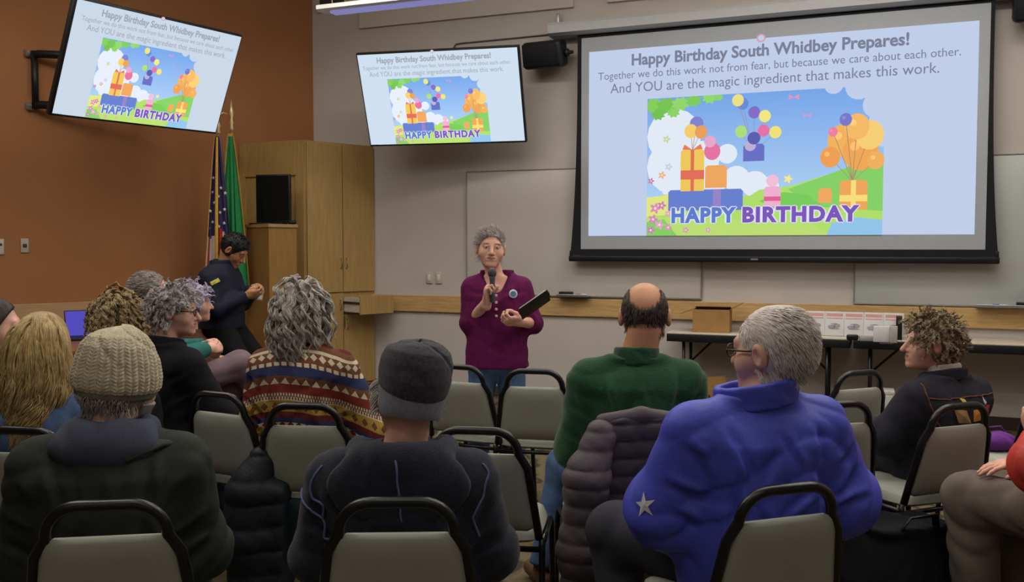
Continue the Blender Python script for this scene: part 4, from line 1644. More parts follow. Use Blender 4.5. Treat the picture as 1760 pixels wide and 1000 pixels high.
class Person:
    def __init__(self, label, at, yaw, head=(0, 0, 0), hs=1.0, drop=0.25, scale_body=True, trap=0.045, **over):
        """at = (column, row, scale) of the middle of the head, or None to give joints and pos directly"""
        J = self.J = dict(SEATED)
        J.update(over)
        self.trap = trap
        hp = np.array(J['hp'], float)
        ya = R_(yaw)
        c, sn = math.cos(ya), math.sin(ya)
        if len(at) == 3:
            px, py, sc = at
            d = FOC / sc
            hz = EYE - d * math.sin(PITCH) + d * (500 - py) / FOC * math.cos(PITCH)
            Y = d * math.cos(PITCH) + d * (500 - py) / FOC * math.sin(PITCH)
            X = (px - 880) / sc
            pos = (X - (hp[0] * c - hp[1] * sn), Y - (hp[0] * sn + hp[1] * c))
            if scale_body:
                shz = hz - drop
                k = (shz - 0.45) / (1.005 - 0.45)
                zz = lambda z: 0.45 + (z - 0.45) * k if z < 1.0 else shz + (z - 1.005)
                J['torso'] = [(zz(t[0]),) + tuple(t[1:]) for t in J['torso']]
                J['neck'] = (J['neck'][0], J['neck'][1], shz + 0.065)
                J['shz'] = shz
                for q in ('lE', 'rE'):
                    if q not in over:
                        e = J[q]
                        J[q] = (e[0], e[1], zz(e[2]))
                hp[2] = hz
            else:
                hp[2] = hz
            J['hp'] = tuple(hp)
        else:
            pos = at
        self.root = thing('person', label, 'person', (pos[0], pos[1], 0), ya)
        self.pos, self.yaw = pos, ya
        self.HR = rotm(*head)
        self.HP = np.array(J['hp'], dtype=f32)
        self.hs = hs

    # head frame <-> person frame
    def to_head(self, P):
        return ((P - self.HP) @ self.HR) / self.hs

    def from_head(self, Q):
        return (np.asarray(Q) * self.hs) @ self.HR.T + self.HP

    def hand_frame(self, side):
        """wrist position, finger direction and palm normal from J[side+'F'] / J[side+'P']"""
        W = np.array(self.J[side + 'W'], float)
        y = np.array(self.J.get(side + 'F', (0.35 if side == 'l' else -0.35, 0.9, -0.2)), float)
        y /= np.linalg.norm(y)
        z = -np.array(self.J.get(side + 'P', (0, 0, -1)), float)
        z -= y * (z @ y)
        z /= np.linalg.norm(z)
        x = np.cross(y, z)
        return W, np.stack([x, y, z], 1)

    def arm(self, P, side, r0, r1, r2, k=0.04):
        s = -1 if side == 'l' else 1
        J = self.J
        S = J.get(side + 'S', (s * J['sh'], J['shy'], J['shz'] - 0.025))
        d = cone(P, S, J[side + 'E'], r0, r1)
        return smin(d, cone(P, J[side + 'E'], J[side + 'W'], r1, r2), k)

    def leg(self, P, side, r0, r1, r2, k=0.04):
        J = self.J
        d = cone(P, J[side + 'H'], J[side + 'K'], r0, r1)
        return smin(d, cone(P, J[side + 'K'], J[side + 'A'], r1, r2), k)

    def bounds(self, pts, pad):
        a = np.array(pts, float)
        return a.min(0) - pad, a.max(0) + pad

    def field_body(self, P, hands=('l', 'r'), kw=None, jaw=1.0, nose=1.0, neck_r=0.052):
        J = self.J
        d = loft(P, J['torso'], -0.02)
        for s in ('l', 'r'):
            d = smin(d, self.arm(P, s, 0.048, 0.038, 0.026), 0.03)
            d = smin(d, self.leg(P, s, 0.070, 0.050, 0.036), 0.04)
            A = np.array(J[s + 'A'])
            d = smin(d, cone(P, A, A + np.array(J.get(s + 'T', (0, 0.12, -0.05))), 0.034, 0.024), 0.02)
        n = np.array(J['neck'])
        hb = self.from_head(np.array([0, -0.035, -0.05]))
        d = smin(d, cone(P, n + np.array([0, 0, -0.03]), hb, neck_r * 1.12, neck_r), 0.03)
        Q = self.to_head(P)
        near = (np.abs(Q) < 0.2).all(1)
        h = np.full(len(P), 0.3, dtype=f32)
        h[near] = head_field(Q[near], jaw=jaw, nose=nose) * self.hs
        d = np.where(near, smin(d, h, 0.02), d)
        for s in hands:
            W, M = self.hand_frame(s)
            q = ((P - W.astype(f32)) @ M.astype(f32))
            near = (np.abs(q) < 0.25).all(1)
            if near.any():
                kk = (kw or {}).get(s, {})
                h = hand_field(q[near], (-1 if s == 'r' else 1), **kk)
                d[near] = smin(d[near], h, 0.010)
        return d

    def body(self, skin, base=0.016, fine=0.005, hand_fine=0.009, hands=('l', 'r'), kw=None, brow=None, **hk):
        J = self.J
        pts = [J[k] for k in ('lE', 'lW', 'rE', 'rW', 'lK', 'rK', 'lA', 'rA', 'hp', 'neck')] + [(-0.22, -0.15, 0.5), (0.22, 0.12, 0.9)]
        for s in hands:
            W, M = self.hand_frame(s)
            pts.append(W + M[:, 1] * 0.19)
        lo, hi = self.bounds(pts, 0.10)
        hi[2] = J['hp'][2] + 0.19
        lo[2] = min(lo[2], min(J['lA'][2], J['rA'][2]) - 0.12)
        for a in ('lA', 'rA'):
            t = np.array(J[a]) + np.array(J.get(a[0] + 'T', (0, 0.12, -0.05)))
            lo = np.minimum(lo, t - 0.06)
            hi = np.maximum(hi, t + 0.06)
        bands = [[], [], []]
        h = self.HP
        for i in range(3):
            bands[i].append((h[i] - 0.145 * self.hs, h[i] + 0.145 * self.hs, fine))
        for s in hands:
            if hand_fine < base * 0.8:
                W, M = self.hand_frame(s)
                c = W + M[:, 1] * 0.085
                for i in range(3):
                    bands[i].append((c[i] - 0.085, c[i] + 0.085, hand_fine))
        xs, ys, zs = [ax(lo[i], hi[i], base, bands[i]) for i in range(3)]
        V, Fq = surfnet(lambda P: self.field_body(P, hands, kw, **hk), xs, ys, zs)
        # face colours: lips, eye whites, irises, brows
        Q = self.to_head(V[Fq].mean(1))
        mi = np.zeros(len(Fq), np.int32)
        x, y, z = Q.T
        lip = ((x / 0.026) ** 2 + ((z + 0.0615 - 5 * x * x) / 0.0095) ** 2 < 1) & (y > 0.07)
        mi[lip] = 1
        for s in (-1, 1):
            ew = (((x - s * 0.032) / 0.0125) ** 2 + ((z - 0.0070) / 0.0042) ** 2 < 1) & (y > 0.07)
            mi[ew] = 2
            ir = (((x - s * 0.032) / 0.0055) ** 2 + ((z - 0.0070) / 0.0044) ** 2 < 1) & (y > 0.07)
            mi[ir] = 3
            if brow is not None:
                bz = 0.0285 - 12 * (np.abs(x) - 0.033) ** 2
                br = (np.abs(np.abs(x) - 0.034) < 0.017) & (np.abs(z - bz) < 0.0042) & (y > 0.06)
                mi[br] = 4
        me = np_mesh('body', V, Fq, mi)
        ms = [skin, M_LIP, M_EYEW, M_IRIS] + ([brow] if brow is not None else [])
        return link('body', me, ms, self.root)

    def cloth(self, name, fn, m, lo, hi, step=0.010, parent=None):
        xs, ys, zs = [ax(lo[i], hi[i], step) for i in range(3)]
        V, Fq = surfnet(fn, xs, ys, zs)
        me = np_mesh(name, V, Fq)
        return link(name, me, m, parent or self.root)

    # ---------------------------------------------------------------- garments
    def top(self, m, grow=0.02, arm=(0.075, 0.062, 0.045), cuff=0.03, hem=0.46, amp=0.006, sc=1.0, seed=0.0, step=0.010, neck_cut=0.062, name='jacket', k=0.05, extra=None, cutneck=True, sleeve=1.0, pad=0.0, collar_z=None, bulge=0.0, crease=0.008):
        J = self.J

        def fn(P):
            d = loft(P, J['torso'], grow)
            for s in ('l', 'r'):
                sg = -1 if s == 'l' else 1
                S = np.array(J.get(s + 'S', (sg * J['sh'], J['shy'], J['shz'] - 0.025)))
                E, W = np.array(J[s + 'E']), np.array(J[s + 'W'])
                W2 = E + (W - E) * (1 - cuff / np.linalg.norm(W - E)) if sleeve >= 1 else E + (W - E) * sleeve
                a = cone(P, S, E, arm[0], arm[1])
                w = (E - W2) / np.linalg.norm(E - W2)
                b_ = smax(cone(P, E, W2, arm[1] + bulge, arm[2]), (np.asarray(W2, f32) - P) @ w.astype(f32) - arm[2] * 0.25, 0.008)
                a = smin(a, b_, 0.03)
                d = smin(d, a, k)
                nk = np.array(J['neck'])
                d = smin(d, cone(P, (nk[0] + sg * 0.03, nk[1] - 0.01, nk[2] - 0.08 + self.trap), S + np.array([0, 0, 0.012]), self.trap + grow * 0.6, arm[0] * 0.80), 0.03)
            if pad:
                d = smin(d, ell(P, (0, J['shy'] - 0.01, J['shz'] - 0.03), (J['sh'] + 0.045, 0.085, pad)), 0.05)
            if extra is not None:
                d = extra(P, d)
            d = d + folds(P, amp * 0.75, sc, seed) + creases(P, J['shz'], J['sh'], crease, seed)
            d = smax(d, hem - P[:, 2], 0.012)
            if cutneck:
                n = np.array(J['neck'])
                hb = self.from_head(np.array([0, -0.03, -0.06]))
                d = smax(d, -cone(P, n - np.array([0, 0, 0.0]), hb, neck_cut * 0.9, neck_cut), 0.012)
            return d
        pts = [J[q] for q in ('lE', 'lW', 'rE', 'rW', 'neck')] + [(-0.2, -0.15, hem), (0.2, 0.15, hem), (-0.2, -0.14, 0.8)]
        lo, hi = self.bounds(pts, 0.115 + grow)
        lo[2] = hem - 0.03
        hi[2] = J['shz'] + 0.17
        return self.cloth(name, fn, m, lo, hi, step)

    def collar(self, m, r=0.064, h0=1.05, h1=1.105, th=0.010, tilt=0.0, cy=None, flare=0.0, name='collar', step=0.006, back=0.0, parent=None, open_front=False, tiltx=0.0):
        """stand collar: a tapered band around the neck"""
        n = np.array(self.J['neck'])
        c = n.copy()
        if cy is not None:
            c[1] = cy

        def fn(P):
            zc = P[:, 2] - tilt * (P[:, 1] - c[1]) - tiltx * P[:, 0]
            t = np.clip((zc - h0) / (h1 - h0), 0, 1)
            rr = r * (1.12 - 0.12 * t) + flare * t
            q = np.sqrt((P[:, 0] - c[0]) ** 2 + ((P[:, 1] - c[1] - back * t) * 0.95) ** 2)
            d = np.abs(q - rr) - th
            d = smax(d, np.abs(zc - (h0 + h1) / 2) - (h1 - h0) / 2, 0.010)
            if open_front:
                d = smax(d, 0.025 - np.sqrt(P[:, 0] ** 2 + (P[:, 1] - c[1] - r) ** 2), 0.01)
            return d + folds(P, 0.002, 2.0, 1.0)
        lo = (c[0] - r - 0.06, c[1] - r - 0.08, h0 - 0.06)
        hi = (c[0] + r + 0.06, c[1] + r + 0.08, h1 + 0.06)
        return self.cloth(name, fn, m, lo, hi, step, parent)

    def trousers(self, m, r=(0.098, 0.075, 0.062), top=0.66, amp=0.005, seed=3.0, step=0.012, ankle=0.10, name='trousers'):
        J = self.J

        def fn(P):
            d = ell(P, tuple((np.array(J['lH']) + np.array(J['rH'])) / 2 + np.array([0, -0.03, 0.01])), (0.185, 0.14, 0.115))
            for s in ('l', 'r'):
                d = smin(d, self.leg(P, s, *r), 0.04)
            d = d + folds(P, amp, 1.1, seed)
            d = np.where(P[:, 1] < 0.16, smax(d, P[:, 2] - top - 0.25 * np.clip(P[:, 1], 0, 1), 0.01), d)
            for s in ('l', 'r'):
                A, K = np.array(J[s + 'A']), np.array(J[s + 'K'])
                w = (A - K) / np.linalg.norm(A - K)
                near = np.sqrt(((P - A.astype(f32)) ** 2).sum(1)) < 0.2
                d = np.where(near, smax(d, (P - A.astype(f32)) @ w.astype(f32) - 0.0, 0.01), d)
            return d
        pts = [J[q] for q in ('lK', 'rK', 'lA', 'rA', 'lH', 'rH')]
        lo, hi = self.bounds(pts, 0.12)
        lo[1] -= 0.1
        hi[2] = max(top, J['lK'][2] + 0.09, J['rK'][2] + 0.09) + 0.03
        return self.cloth(name, fn, m, lo, hi, step)

    def shoes(self, m, step=0.009):
        for s in ('l', 'r'):
            A = np.array(self.J[s + 'A'])
            T = np.array(self.J.get(s + 'T', (0, 0.12, -0.05)))
            t = T.copy()
            t[2] = 0
            t = t / np.linalg.norm(t) if np.linalg.norm(t) > 0 else np.array([0, 1, 0])
            heel = A - t * 0.035
            heel[2] = A[2] - 0.045
            toe = A + T * 1.25
            toe[2] = A[2] + T[2]

            def fn(P):
                d = cone(P, heel, toe, 0.046, 0.038)
                d = smin(d, cone(P, A + t * 0.01, A + t * 0.01 + np.array([0, 0, 0.03]), 0.050, 0.046), 0.03)
                zb = np.interp((P - A.astype(f32)) @ t.astype(f32), [0, 0.2], [heel[2] - 0.043, toe[2] - 0.036]).astype(f32)
                return smax(d, zb - P[:, 2], 0.006)
            q = [heel, toe, A]
            lo, hi = self.bounds(q, 0.075)
            xs, ys, zs = [ax(lo[i], hi[i], step) for i in range(3)]
            V, Fq = surfnet(fn, xs, ys, zs)
            link('shoe', np_mesh('shoe', V, Fq), m, self.root)

    # ---------------------------------------------------------------- head gear and hair
    def head_shape(self, name, fn, m, lo, hi, step=0.005, parent=None):
        """surface given in head coordinates"""
        xs, ys, zs = [ax(lo[i], hi[i], step) for i in range(3)]
        V, Fq = surfnet(fn, xs, ys, zs)
        return link(name, np_mesh(name, self.from_head(V), Fq), m, parent or self.root)

    def glasses(self, m, lens=None, w=0.024, h=0.017, parent=None):
        mb = MB()
        for s in (-1, 1):
            mb.tube([Vector(self.from_head(np.array([s * 0.034 + w * math.cos(a), 0.103 - 0.004 * abs(math.cos(a)), 0.004 + h * math.sin(a)]))) for a in [2 * PI * i / 20 for i in range(20)]], 0.0022, 6, closed=True)
            mb.tube([Vector(self.from_head(np.array(p))) for p in ((s * 0.058, 0.100, 0.008), (s * 0.071, 0.088, 0.010), (s * 0.081, 0.03, 0.010), (s * 0.084, -0.005, 0.012), (s * 0.083, -0.028, -0.004))], 0.0026, 6)
        mb.tube([Vector(self.from_head(np.array(p))) for p in ((-0.011, 0.106, 0.010), (0, 0.112, 0.012), (0.011, 0.106, 0.010))], 0.0022, 6)
        g = mb.build('glasses', m, parent or self.root)
        return g

    def strands(self, L, r, m, name='hair', tip=0.35, seed=1, parent=None):
        return strand_mesh(name, np.asarray(L), r, m, parent or self.root, tip, seed, (self.HR.astype(np.float64) * self.hs, self.HP.astype(np.float64)))


def skull_roots(n, seed, keep, g=0.0):
    """random points on the skull (head frame) with outward normals, filtered by keep(p)"""
    gg = np.random.default_rng(seed)
    P, N = [], []
    c = np.array([0, -0.016, 0.030]); r = np.array([0.076, 0.096, 0.088]) + g
    c2 = np.array([0, 0.0, -0.045]); r2 = np.array([0.066, 0.072, 0.080]) + g
    while sum(len(x) for x in P) < n:
        v = gg.normal(size=(n * 4, 3))
        v /= np.linalg.norm(v, axis=1, keepdims=True)
        low = gg.uniform(size=len(v)) < 0.35
        cc = np.where(low[:, None], c2, c)
        rr = np.where(low[:, None], r2, r)
        p = cc + v * rr
        nn = v / rr
        nn /= np.linalg.norm(nn, axis=1, keepdims=True)
        # drop points buried in the other ellipsoid
        oc = np.where(low[:, None], c, c2)
        orr = np.where(low[:, None], r, r2)
        ok = (np.linalg.norm((p - oc) / orr, axis=1) > 0.97) & keep(p)
        P.append(p[ok])
        N.append(nn[ok])
    return np.concatenate(P)[:n], np.concatenate(N)[:n]


SK = [(np.array([0, -0.016, 0.030]), np.array([0.080, 0.100, 0.092])), (np.array([0, 0.0, -0.045]), np.array([0.068, 0.074, 0.082]))]


def short_keep(zlow=-0.085, fwd=0.0):
    def keep(p):
        y, z = p[:, 1], p[:, 2]
        hl = (y - 0.022 - fwd) * 0.82 - (z + 0.022) * 0.56
        ear = ((y + 0.012) / 0.026) ** 2 + ((z + 0.004) / 0.038) ** 2 < 1
        return (hl < 0) & (z > zlow) & ~(ear & (np.abs(p[:, 0]) > 0.05))
    return keep


def cap_shell(pp, g, m, zlow=-0.085, fwd=0.0, bump=0.0, bs=1.0, step=0.005, name='hair', ear_gap=True, parent=None):
    """close-fitting hair mass following the skull"""
    def fn(P):
        d = cran(P, g)
        if bump:
            d = d + bump * (np.sin(150 * bs * P[:, 0] + 40 * P[:, 2]) * np.sin(130 * bs * P[:, 1] + 3 * np.sin(60 * P[:, 0])) + np.sin(140 * bs * P[:, 2] + 4 * np.sin(50 * P[:, 1])) * 0.7)
        d = smax(d, hairline(P, 0, fwd), 0.008)
        d = smax(d, zlow - P[:, 2], 0.010)
        if ear_gap:
            for s in (-1, 1):
                d = smax(d, -ell(P, (s * 0.085, -0.010, -0.004), (0.03, 0.024, 0.036)), 0.006)
        return d
    return pp.head_shape(name, fn, m, (-0.15, -0.17, -0.16), (0.15, 0.14, 0.17), step, parent)

# ================================================================== CLOTH MATERIALS
def cloth(name, c, bump=0.25, bs=400, rough=0.9, var=0.06, scale=14, sheen=0.0, **k):
    return mat(name, c, rough, var, scale, bump=bump, bscale=bs, spec=0.15, sheen=sheen, **k)


SK_PINK = skin_mat('skin_pink', srgb(214, 164, 144))
SK_WARM = skin_mat('skin_warm', srgb(200, 146, 112))
SK_TAN = skin_mat('skin_tan', srgb(166, 118, 86))
M_DENIM = cloth('denim_blue', srgb(76, 100, 140), 0.3, 500, var=0.12, scale=20)
M_DARKPANT = cloth('dark_trousers', srgb(52, 54, 60), 0.2, 500)
M_SHOE = mat('black_shoe', srgb(30, 28, 28), 0.5, 0.06)
M_GLASS = mat('black_glasses', srgb(24, 22, 24), 0.3, 0.02)


def ZP(py, s):
    """height shown at picture row py for scale s"""
    return EYE - (py - 422) / s


# ================================================================== 1 PRESENTER
STAND = dict(
    torso=[(0.74, 0, 0.0, 0.160, 0.115), (0.86, 0, -0.005, 0.165, 0.118), (1.00, 0, 0.0, 0.142, 0.102), (1.14, 0, 0.0, 0.150, 0.112), (1.24, 0, -0.01, 0.160, 0.100), (1.29, 0, -0.015, 0.135, 0.078), (1.335, 0, -0.015, 0.085, 0.058)],
    sh=0.148, shz=1.262, shy=-0.01, neck=(0.01, -0.012, 1.335),
    lH=(-0.085, 0.0, 0.82), rH=(0.085, 0.0, 0.82), lK=(-0.10, 0.015, 0.45), rK=(0.105, 0.02, 0.45), lA=(-0.11, -0.01, 0.085), rA=(0.12, 0.0, 0.085),
    lT=(-0.03, 0.12, -0.05), rT=(0.04, 0.12, -0.05))


def presenter():
    J = dict(STAND)
    J.update(hp=(0.035, 0.02, 1.478), rE=(0.160, 0.02, 1.035), rW=(0.055, 0.195, 1.175), lE=(-0.215, 0.0, 1.03), lW=(-0.135, 0.20, 1.055),
             rF=(-0.05, 0.25, 0.95), rP=(-0.95, 0.30, -0.1), lF=(0.80, 0.55, 0.12), lP=(0.25, -0.50, 0.75))
    g = G(854, 285)
    p = Person('person standing by the wall in plum cardigan and jeans, speaking into a microphone', g, 180, head=(4, 3, -4), hs=0.99, trap=0.030, **J)
    brow = mat('brow_grey', srgb(132, 118, 108), 0.8)
    kw = {'r': dict(curl=(62, 78, 50), thumb=0.9), 'l': dict(curl=(48, 70, 45), thumb=0.8)}
    p.body(SK_PINK, base=0.013, fine=0.0034, hand_fine=0.0036, kw=kw, brow=brow, nose=0.9, neck_r=0.048)
    plum = cloth('plum_knit', srgb(98, 26, 76), 0.3, 300, var=0.10, scale=26)

    def shape(P, d):
        # loose tunic: flares a little to the hem, open notch at the front hem, scoop neck
        z = P[:, 2]
        fl = loft(P, [(0.72, 0, 0.0, 0.192, 0.150), (0.90, 0, 0.0, 0.178, 0.142), (1.06, 0, 0.005, 0.172, 0.135), (1.20, 0, 0.0, 0.172, 0.125)], 0.0)
        d = smin(d, fl, 0.03)
        d = smax(d, -cone(P, (0.008, 0.04, 1.385), (0.004, 0.150, 1.235), 0.104, 0.062), 0.010)
        d = smax(d, -cone(P, (0.0, 0.16, 0.70), (0.0, 0.16, 0.80), 0.022, 0.004), 0.01)
        d = d + 0.0030 * np.sin(38 * P[:, 0] + 2 * np.sin(9 * z)) * np.clip((1.05 - z) * 4, 0, 1)
        return d
    top = p.top(plum, grow=0.016, arm=(0.066, 0.060, 0.056), hem=0.765, amp=0.0045, seed=1.2, step=0.0075, crease=0.0, neck_cut=0.072, name='cardigan', extra=shape, sleeve=0.22)
    for z in (1.205, 1.165, 1.125, 1.085):
        y = 0.155
        MB().lathe([(0.001, 0), (0.009, 0.001), (0.009, 0.004), (0.004, 0.006)], 10, M=Matrix.Translation((0.002, y - 0.02 if z > 1.19 else y - 0.014, z)) @ Matrix.Rotation(-PI / 2, 4, 'X')).build('button', mat('pearl_button', srgb(210, 190, 196), 0.4), top)
    bm = Matrix.Translation((-0.098, 0.122, 1.215)) @ Matrix.Rotation(R_(14), 4, 'Z') @ Matrix.Rotation(-PI / 2 + R_(10), 4, 'X')
    bd = MB().lathe([(0.001, 0.0), (0.025, 0.0), (0.026, 0.003), (0.024, 0.005), (0.001, 0.006)], 22, M=bm).build('round_badge', mat('badge_white', srgb(196, 206, 214), 0.4), top)
    MB().lathe([(0.001, 0.006), (0.018, 0.006), (0.017, 0.0068), (0.001, 0.0068)], 20, M=bm).build('badge_print', mat('badge_blue', srgb(96, 128, 164), 0.4, 0.25, 60), bd)
    p.trousers(M_DENIM, r=(0.088, 0.070, 0.062), top=0.90, amp=0.004, step=0.011, name='jeans')
    p.shoes(M_SHOE)
    hm = hair_mat('hair_short_grey', srgb(122, 112, 110), srgb(208, 200, 198))
    cap_shell(p, 0.006, hm, zlow=-0.065, fwd=-0.016, bump=0.0010, step=0.004)
    keep = short_keep(-0.06, -0.014)
    r, n = skull_roots(1400, 3, keep, 0.003)
    d0 = n * 0.40 + np.array([0.30, -0.10, 0.10]) + np.clip(r[:, 1:2] * 14, 0, 1) * np.array([[0.35, 0.45, -0.25]])
    d0[:, 2] += np.clip(r[:, 2] * 9, -0.6, 0.5)
    p.strands(grow(r, d0, 7, 0.0056, grav=0.05, wave=0.002, wlen=0.03, cols=SK, seed=2), 0.0012, hm, name='hair_tufts')
    # microphone, held upright before the chin
    base = Vector((g[0], g[1], 0))
    RZ = Matrix.Rotation(PI, 4, 'Z')
    W, M = p.hand_frame('r')
    c = W + M[:, 1] * 0.085 - M[:, 2] * 0.030
    MT = Matrix.Translation(base) @ RZ
    mic_o = MT @ Vector(c)
    ax_ = (MT.to_3x3() @ Vector((0.02, -0.05, 1.0))).normalized()
    t = thing('microphone', 'grey handheld microphone held to the mouth of the presenter in plum', 'microphone', mic_o, rot=ax_.to_track_quat('Z', 'Y').to_euler())
    MB().lathe([(0.010, -0.085), (0.014, -0.08), (0.0155, 0.04), (0.018, 0.062), (0.018, 0.066)], 16).build('handle', mat('mic_handle', srgb(92, 94, 104), 0.35, metal=0.4), t)
    MB().lathe([(0.018, 0.066), (0.0245, 0.078), (0.0255, 0.092), (0.022, 0.108), (0.012, 0.117), (0.001, 0.119)], 18).build('grille_head', mat('mic_grille', srgb(72, 72, 74), 0.6, 0.2, 400), t)
    # dark folder in the other hand
    W, M = p.hand_frame('l')
    c = MT @ Vector(W + M[:, 1] * 0.06 + M[:, 2] * 0.0 + np.array([-0.135, 0.075, 0.100]))
    t = thing('folder', 'black folder with white sheets held open by the presenter in plum', 'folder', c, rot=(R_(-34), R_(-34), R_(10)))
    MB().box((0, 0, 0), (0.200, 0.140, 0.008), 0.003).build('cover', mat('folder_black', srgb(38, 40, 42), 0.5), t)
    MB().box((0.0, 0.0, 0.007), (0.185, 0.128, 0.005), 0.001).build('sheets', M_PAPER, t)
    MB().box((0.100, 0.0, 0.004), (0.012, 0.06, 0.016), 0.004).build('clip', M_BLACK, t)
    return p


# ================================================================== 2 OFFICER
def officer():
    J = dict(
        torso=[(0.80, 0, -0.02, 0.165, 0.125), (0.92, 0, -0.02, 0.165, 0.125), (1.04, 0, -0.02, 0.160, 0.120), (1.18, 0, -0.03, 0.180, 0.130), (1.27, 0, -0.03, 0.185, 0.110), (1.32, 0, -0.02, 0.14, 0.085), (1.36, 0, -0.005, 0.085, 0.06)],
        sh=0.195, shz=1.275, shy=-0.03, neck=(0, 0.005, 1.345), hp=(0, 0.085, 1.462),
        rE=(0.235, 0.03, 1.03), rW=(0.06, 0.20, 1.12), lE=(-0.235, 0.05, 1.05), lW=(-0.05, 0.215, 1.165),
        rF=(-0.4, 0.8, 0.1), rP=(-0.6, -0.1, 0.5), lF=(0.4, 0.8, 0.15), lP=(0.6, -0.1, -0.5),
        lH=(-0.09, 0.0, 0.87), rH=(0.09, 0.0, 0.87), lK=(-0.11, 0.30, 0.50), rK=(0.12, 0.25, 0.47), lA=(-0.11, 0.50, 0.10), rA=(0.13, 0.44, 0.10))
    g = G(384, 224)
    p = Person('person in dark navy uniform jacket with shoulder patch leaning on the desk, head bowed', g, -96, head=(0, -36, 0), **J)
    hb = mat('brow_black', srgb(26, 22, 22), 0.8)
    kw = {'r': dict(curl=(50, 60, 40), thumb=0.8), 'l': dict(curl=(50, 60, 40), thumb=0.8)}
    p.body(SK_TAN, base=0.016, fine=0.005, hand_fine=0.005, kw=kw, brow=hb)
    navy = cloth('uniform_navy', srgb(27, 29, 46), 0.15, 400, rough=0.7)
    tp = p.top(navy, grow=0.03, arm=(0.078, 0.066, 0.050), cuff=0.02, hem=0.86, amp=0.007, seed=4, step=0.010, name='uniform_jacket', neck_cut=0.056)
    p.collar(navy, r=0.062, h0=1.30, h1=1.385, th=0.009, tilt=-0.2, flare=0.006, parent=tp)
    from mathutils.bvhtree import BVHTree
    bt = BVHTree.FromPolygons([v.co[:] for v in tp.data.vertices], [list(q.vertices) for q in tp.data.polygons])
    h = bt.find_nearest(Vector((0.30, 0.085, 1.245)))
    q = MB().box((0, 0, 0), (0.075, 0.030, 0.006), 0.002).build('patch', mat('patch_gold', srgb(170, 170, 70), 0.6, 0.25, 80), tp)
    q.rotation_euler = (h[1].to_track_quat('Z', 'Y').to_matrix() @ Matrix.Rotation(R_(25), 3, 'Z')).to_euler()
    q.location = h[0] + h[1] * 0.002
    p.trousers(cloth('uniform_black', srgb(22, 24, 26), 0.15, 400), r=(0.105, 0.080, 0.068), top=0.93, amp=0.006, step=0.013)
    p.shoes(M_SHOE)
    hm = hair_mat('hair_black', srgb(14, 13, 14), srgb(40, 37, 38))
    cap_shell(p, 0.012, hm, zlow=-0.05, fwd=0.0, bump=0.0012)
    r, n = skull_roots(500, 5, short_keep(-0.03), 0.008)
    d0 = n * 0.6 + np.array([0, 0.5, 0.2])
    p.strands(grow(r, d0, 5, 0.005, cols=SK, seed=3), 0.002, hm, name='hair_tufts')
    MT = Matrix.Translation((g[0], g[1], 0)) @ Matrix.Rotation(R_(-96), 4, 'Z')
    c = MT @ Vector((0.0, 0.285, 1.115))
    t = thing('badge_holder', 'small gilt and white object held in the hands of the uniformed person', 'badge', c, rot=(0, R_(8), R_(20)))
    MB().box((0, 0, 0), (0.045, 0.02, 0.075), 0.006).build('gilt_case', mat('gilt', srgb(214, 190, 140), 0.35, metal=0.5), t)
    MB().box((0, -0.0105, -0.012), (0.030, 0.003, 0.030), 0.001).build('white_tag', M_PAPER, t)
    MB().box((0, -0.0, 0.05), (0.03, 0.016, 0.03), 0.006).build('ring', mat('gilt', srgb(214, 190, 140)), t)
    return p


# ================================================================== seated audience
def sit(key, off=0.0, dx=0.0):
    """ground position and turn for somebody on chair key"""
    x, y, a = CPOS[key]
    return np.array([x - math.sin(a) * off + math.cos(a) * dx, y + math.cos(a) * off + math.sin(a) * dx]), math.degrees(a)


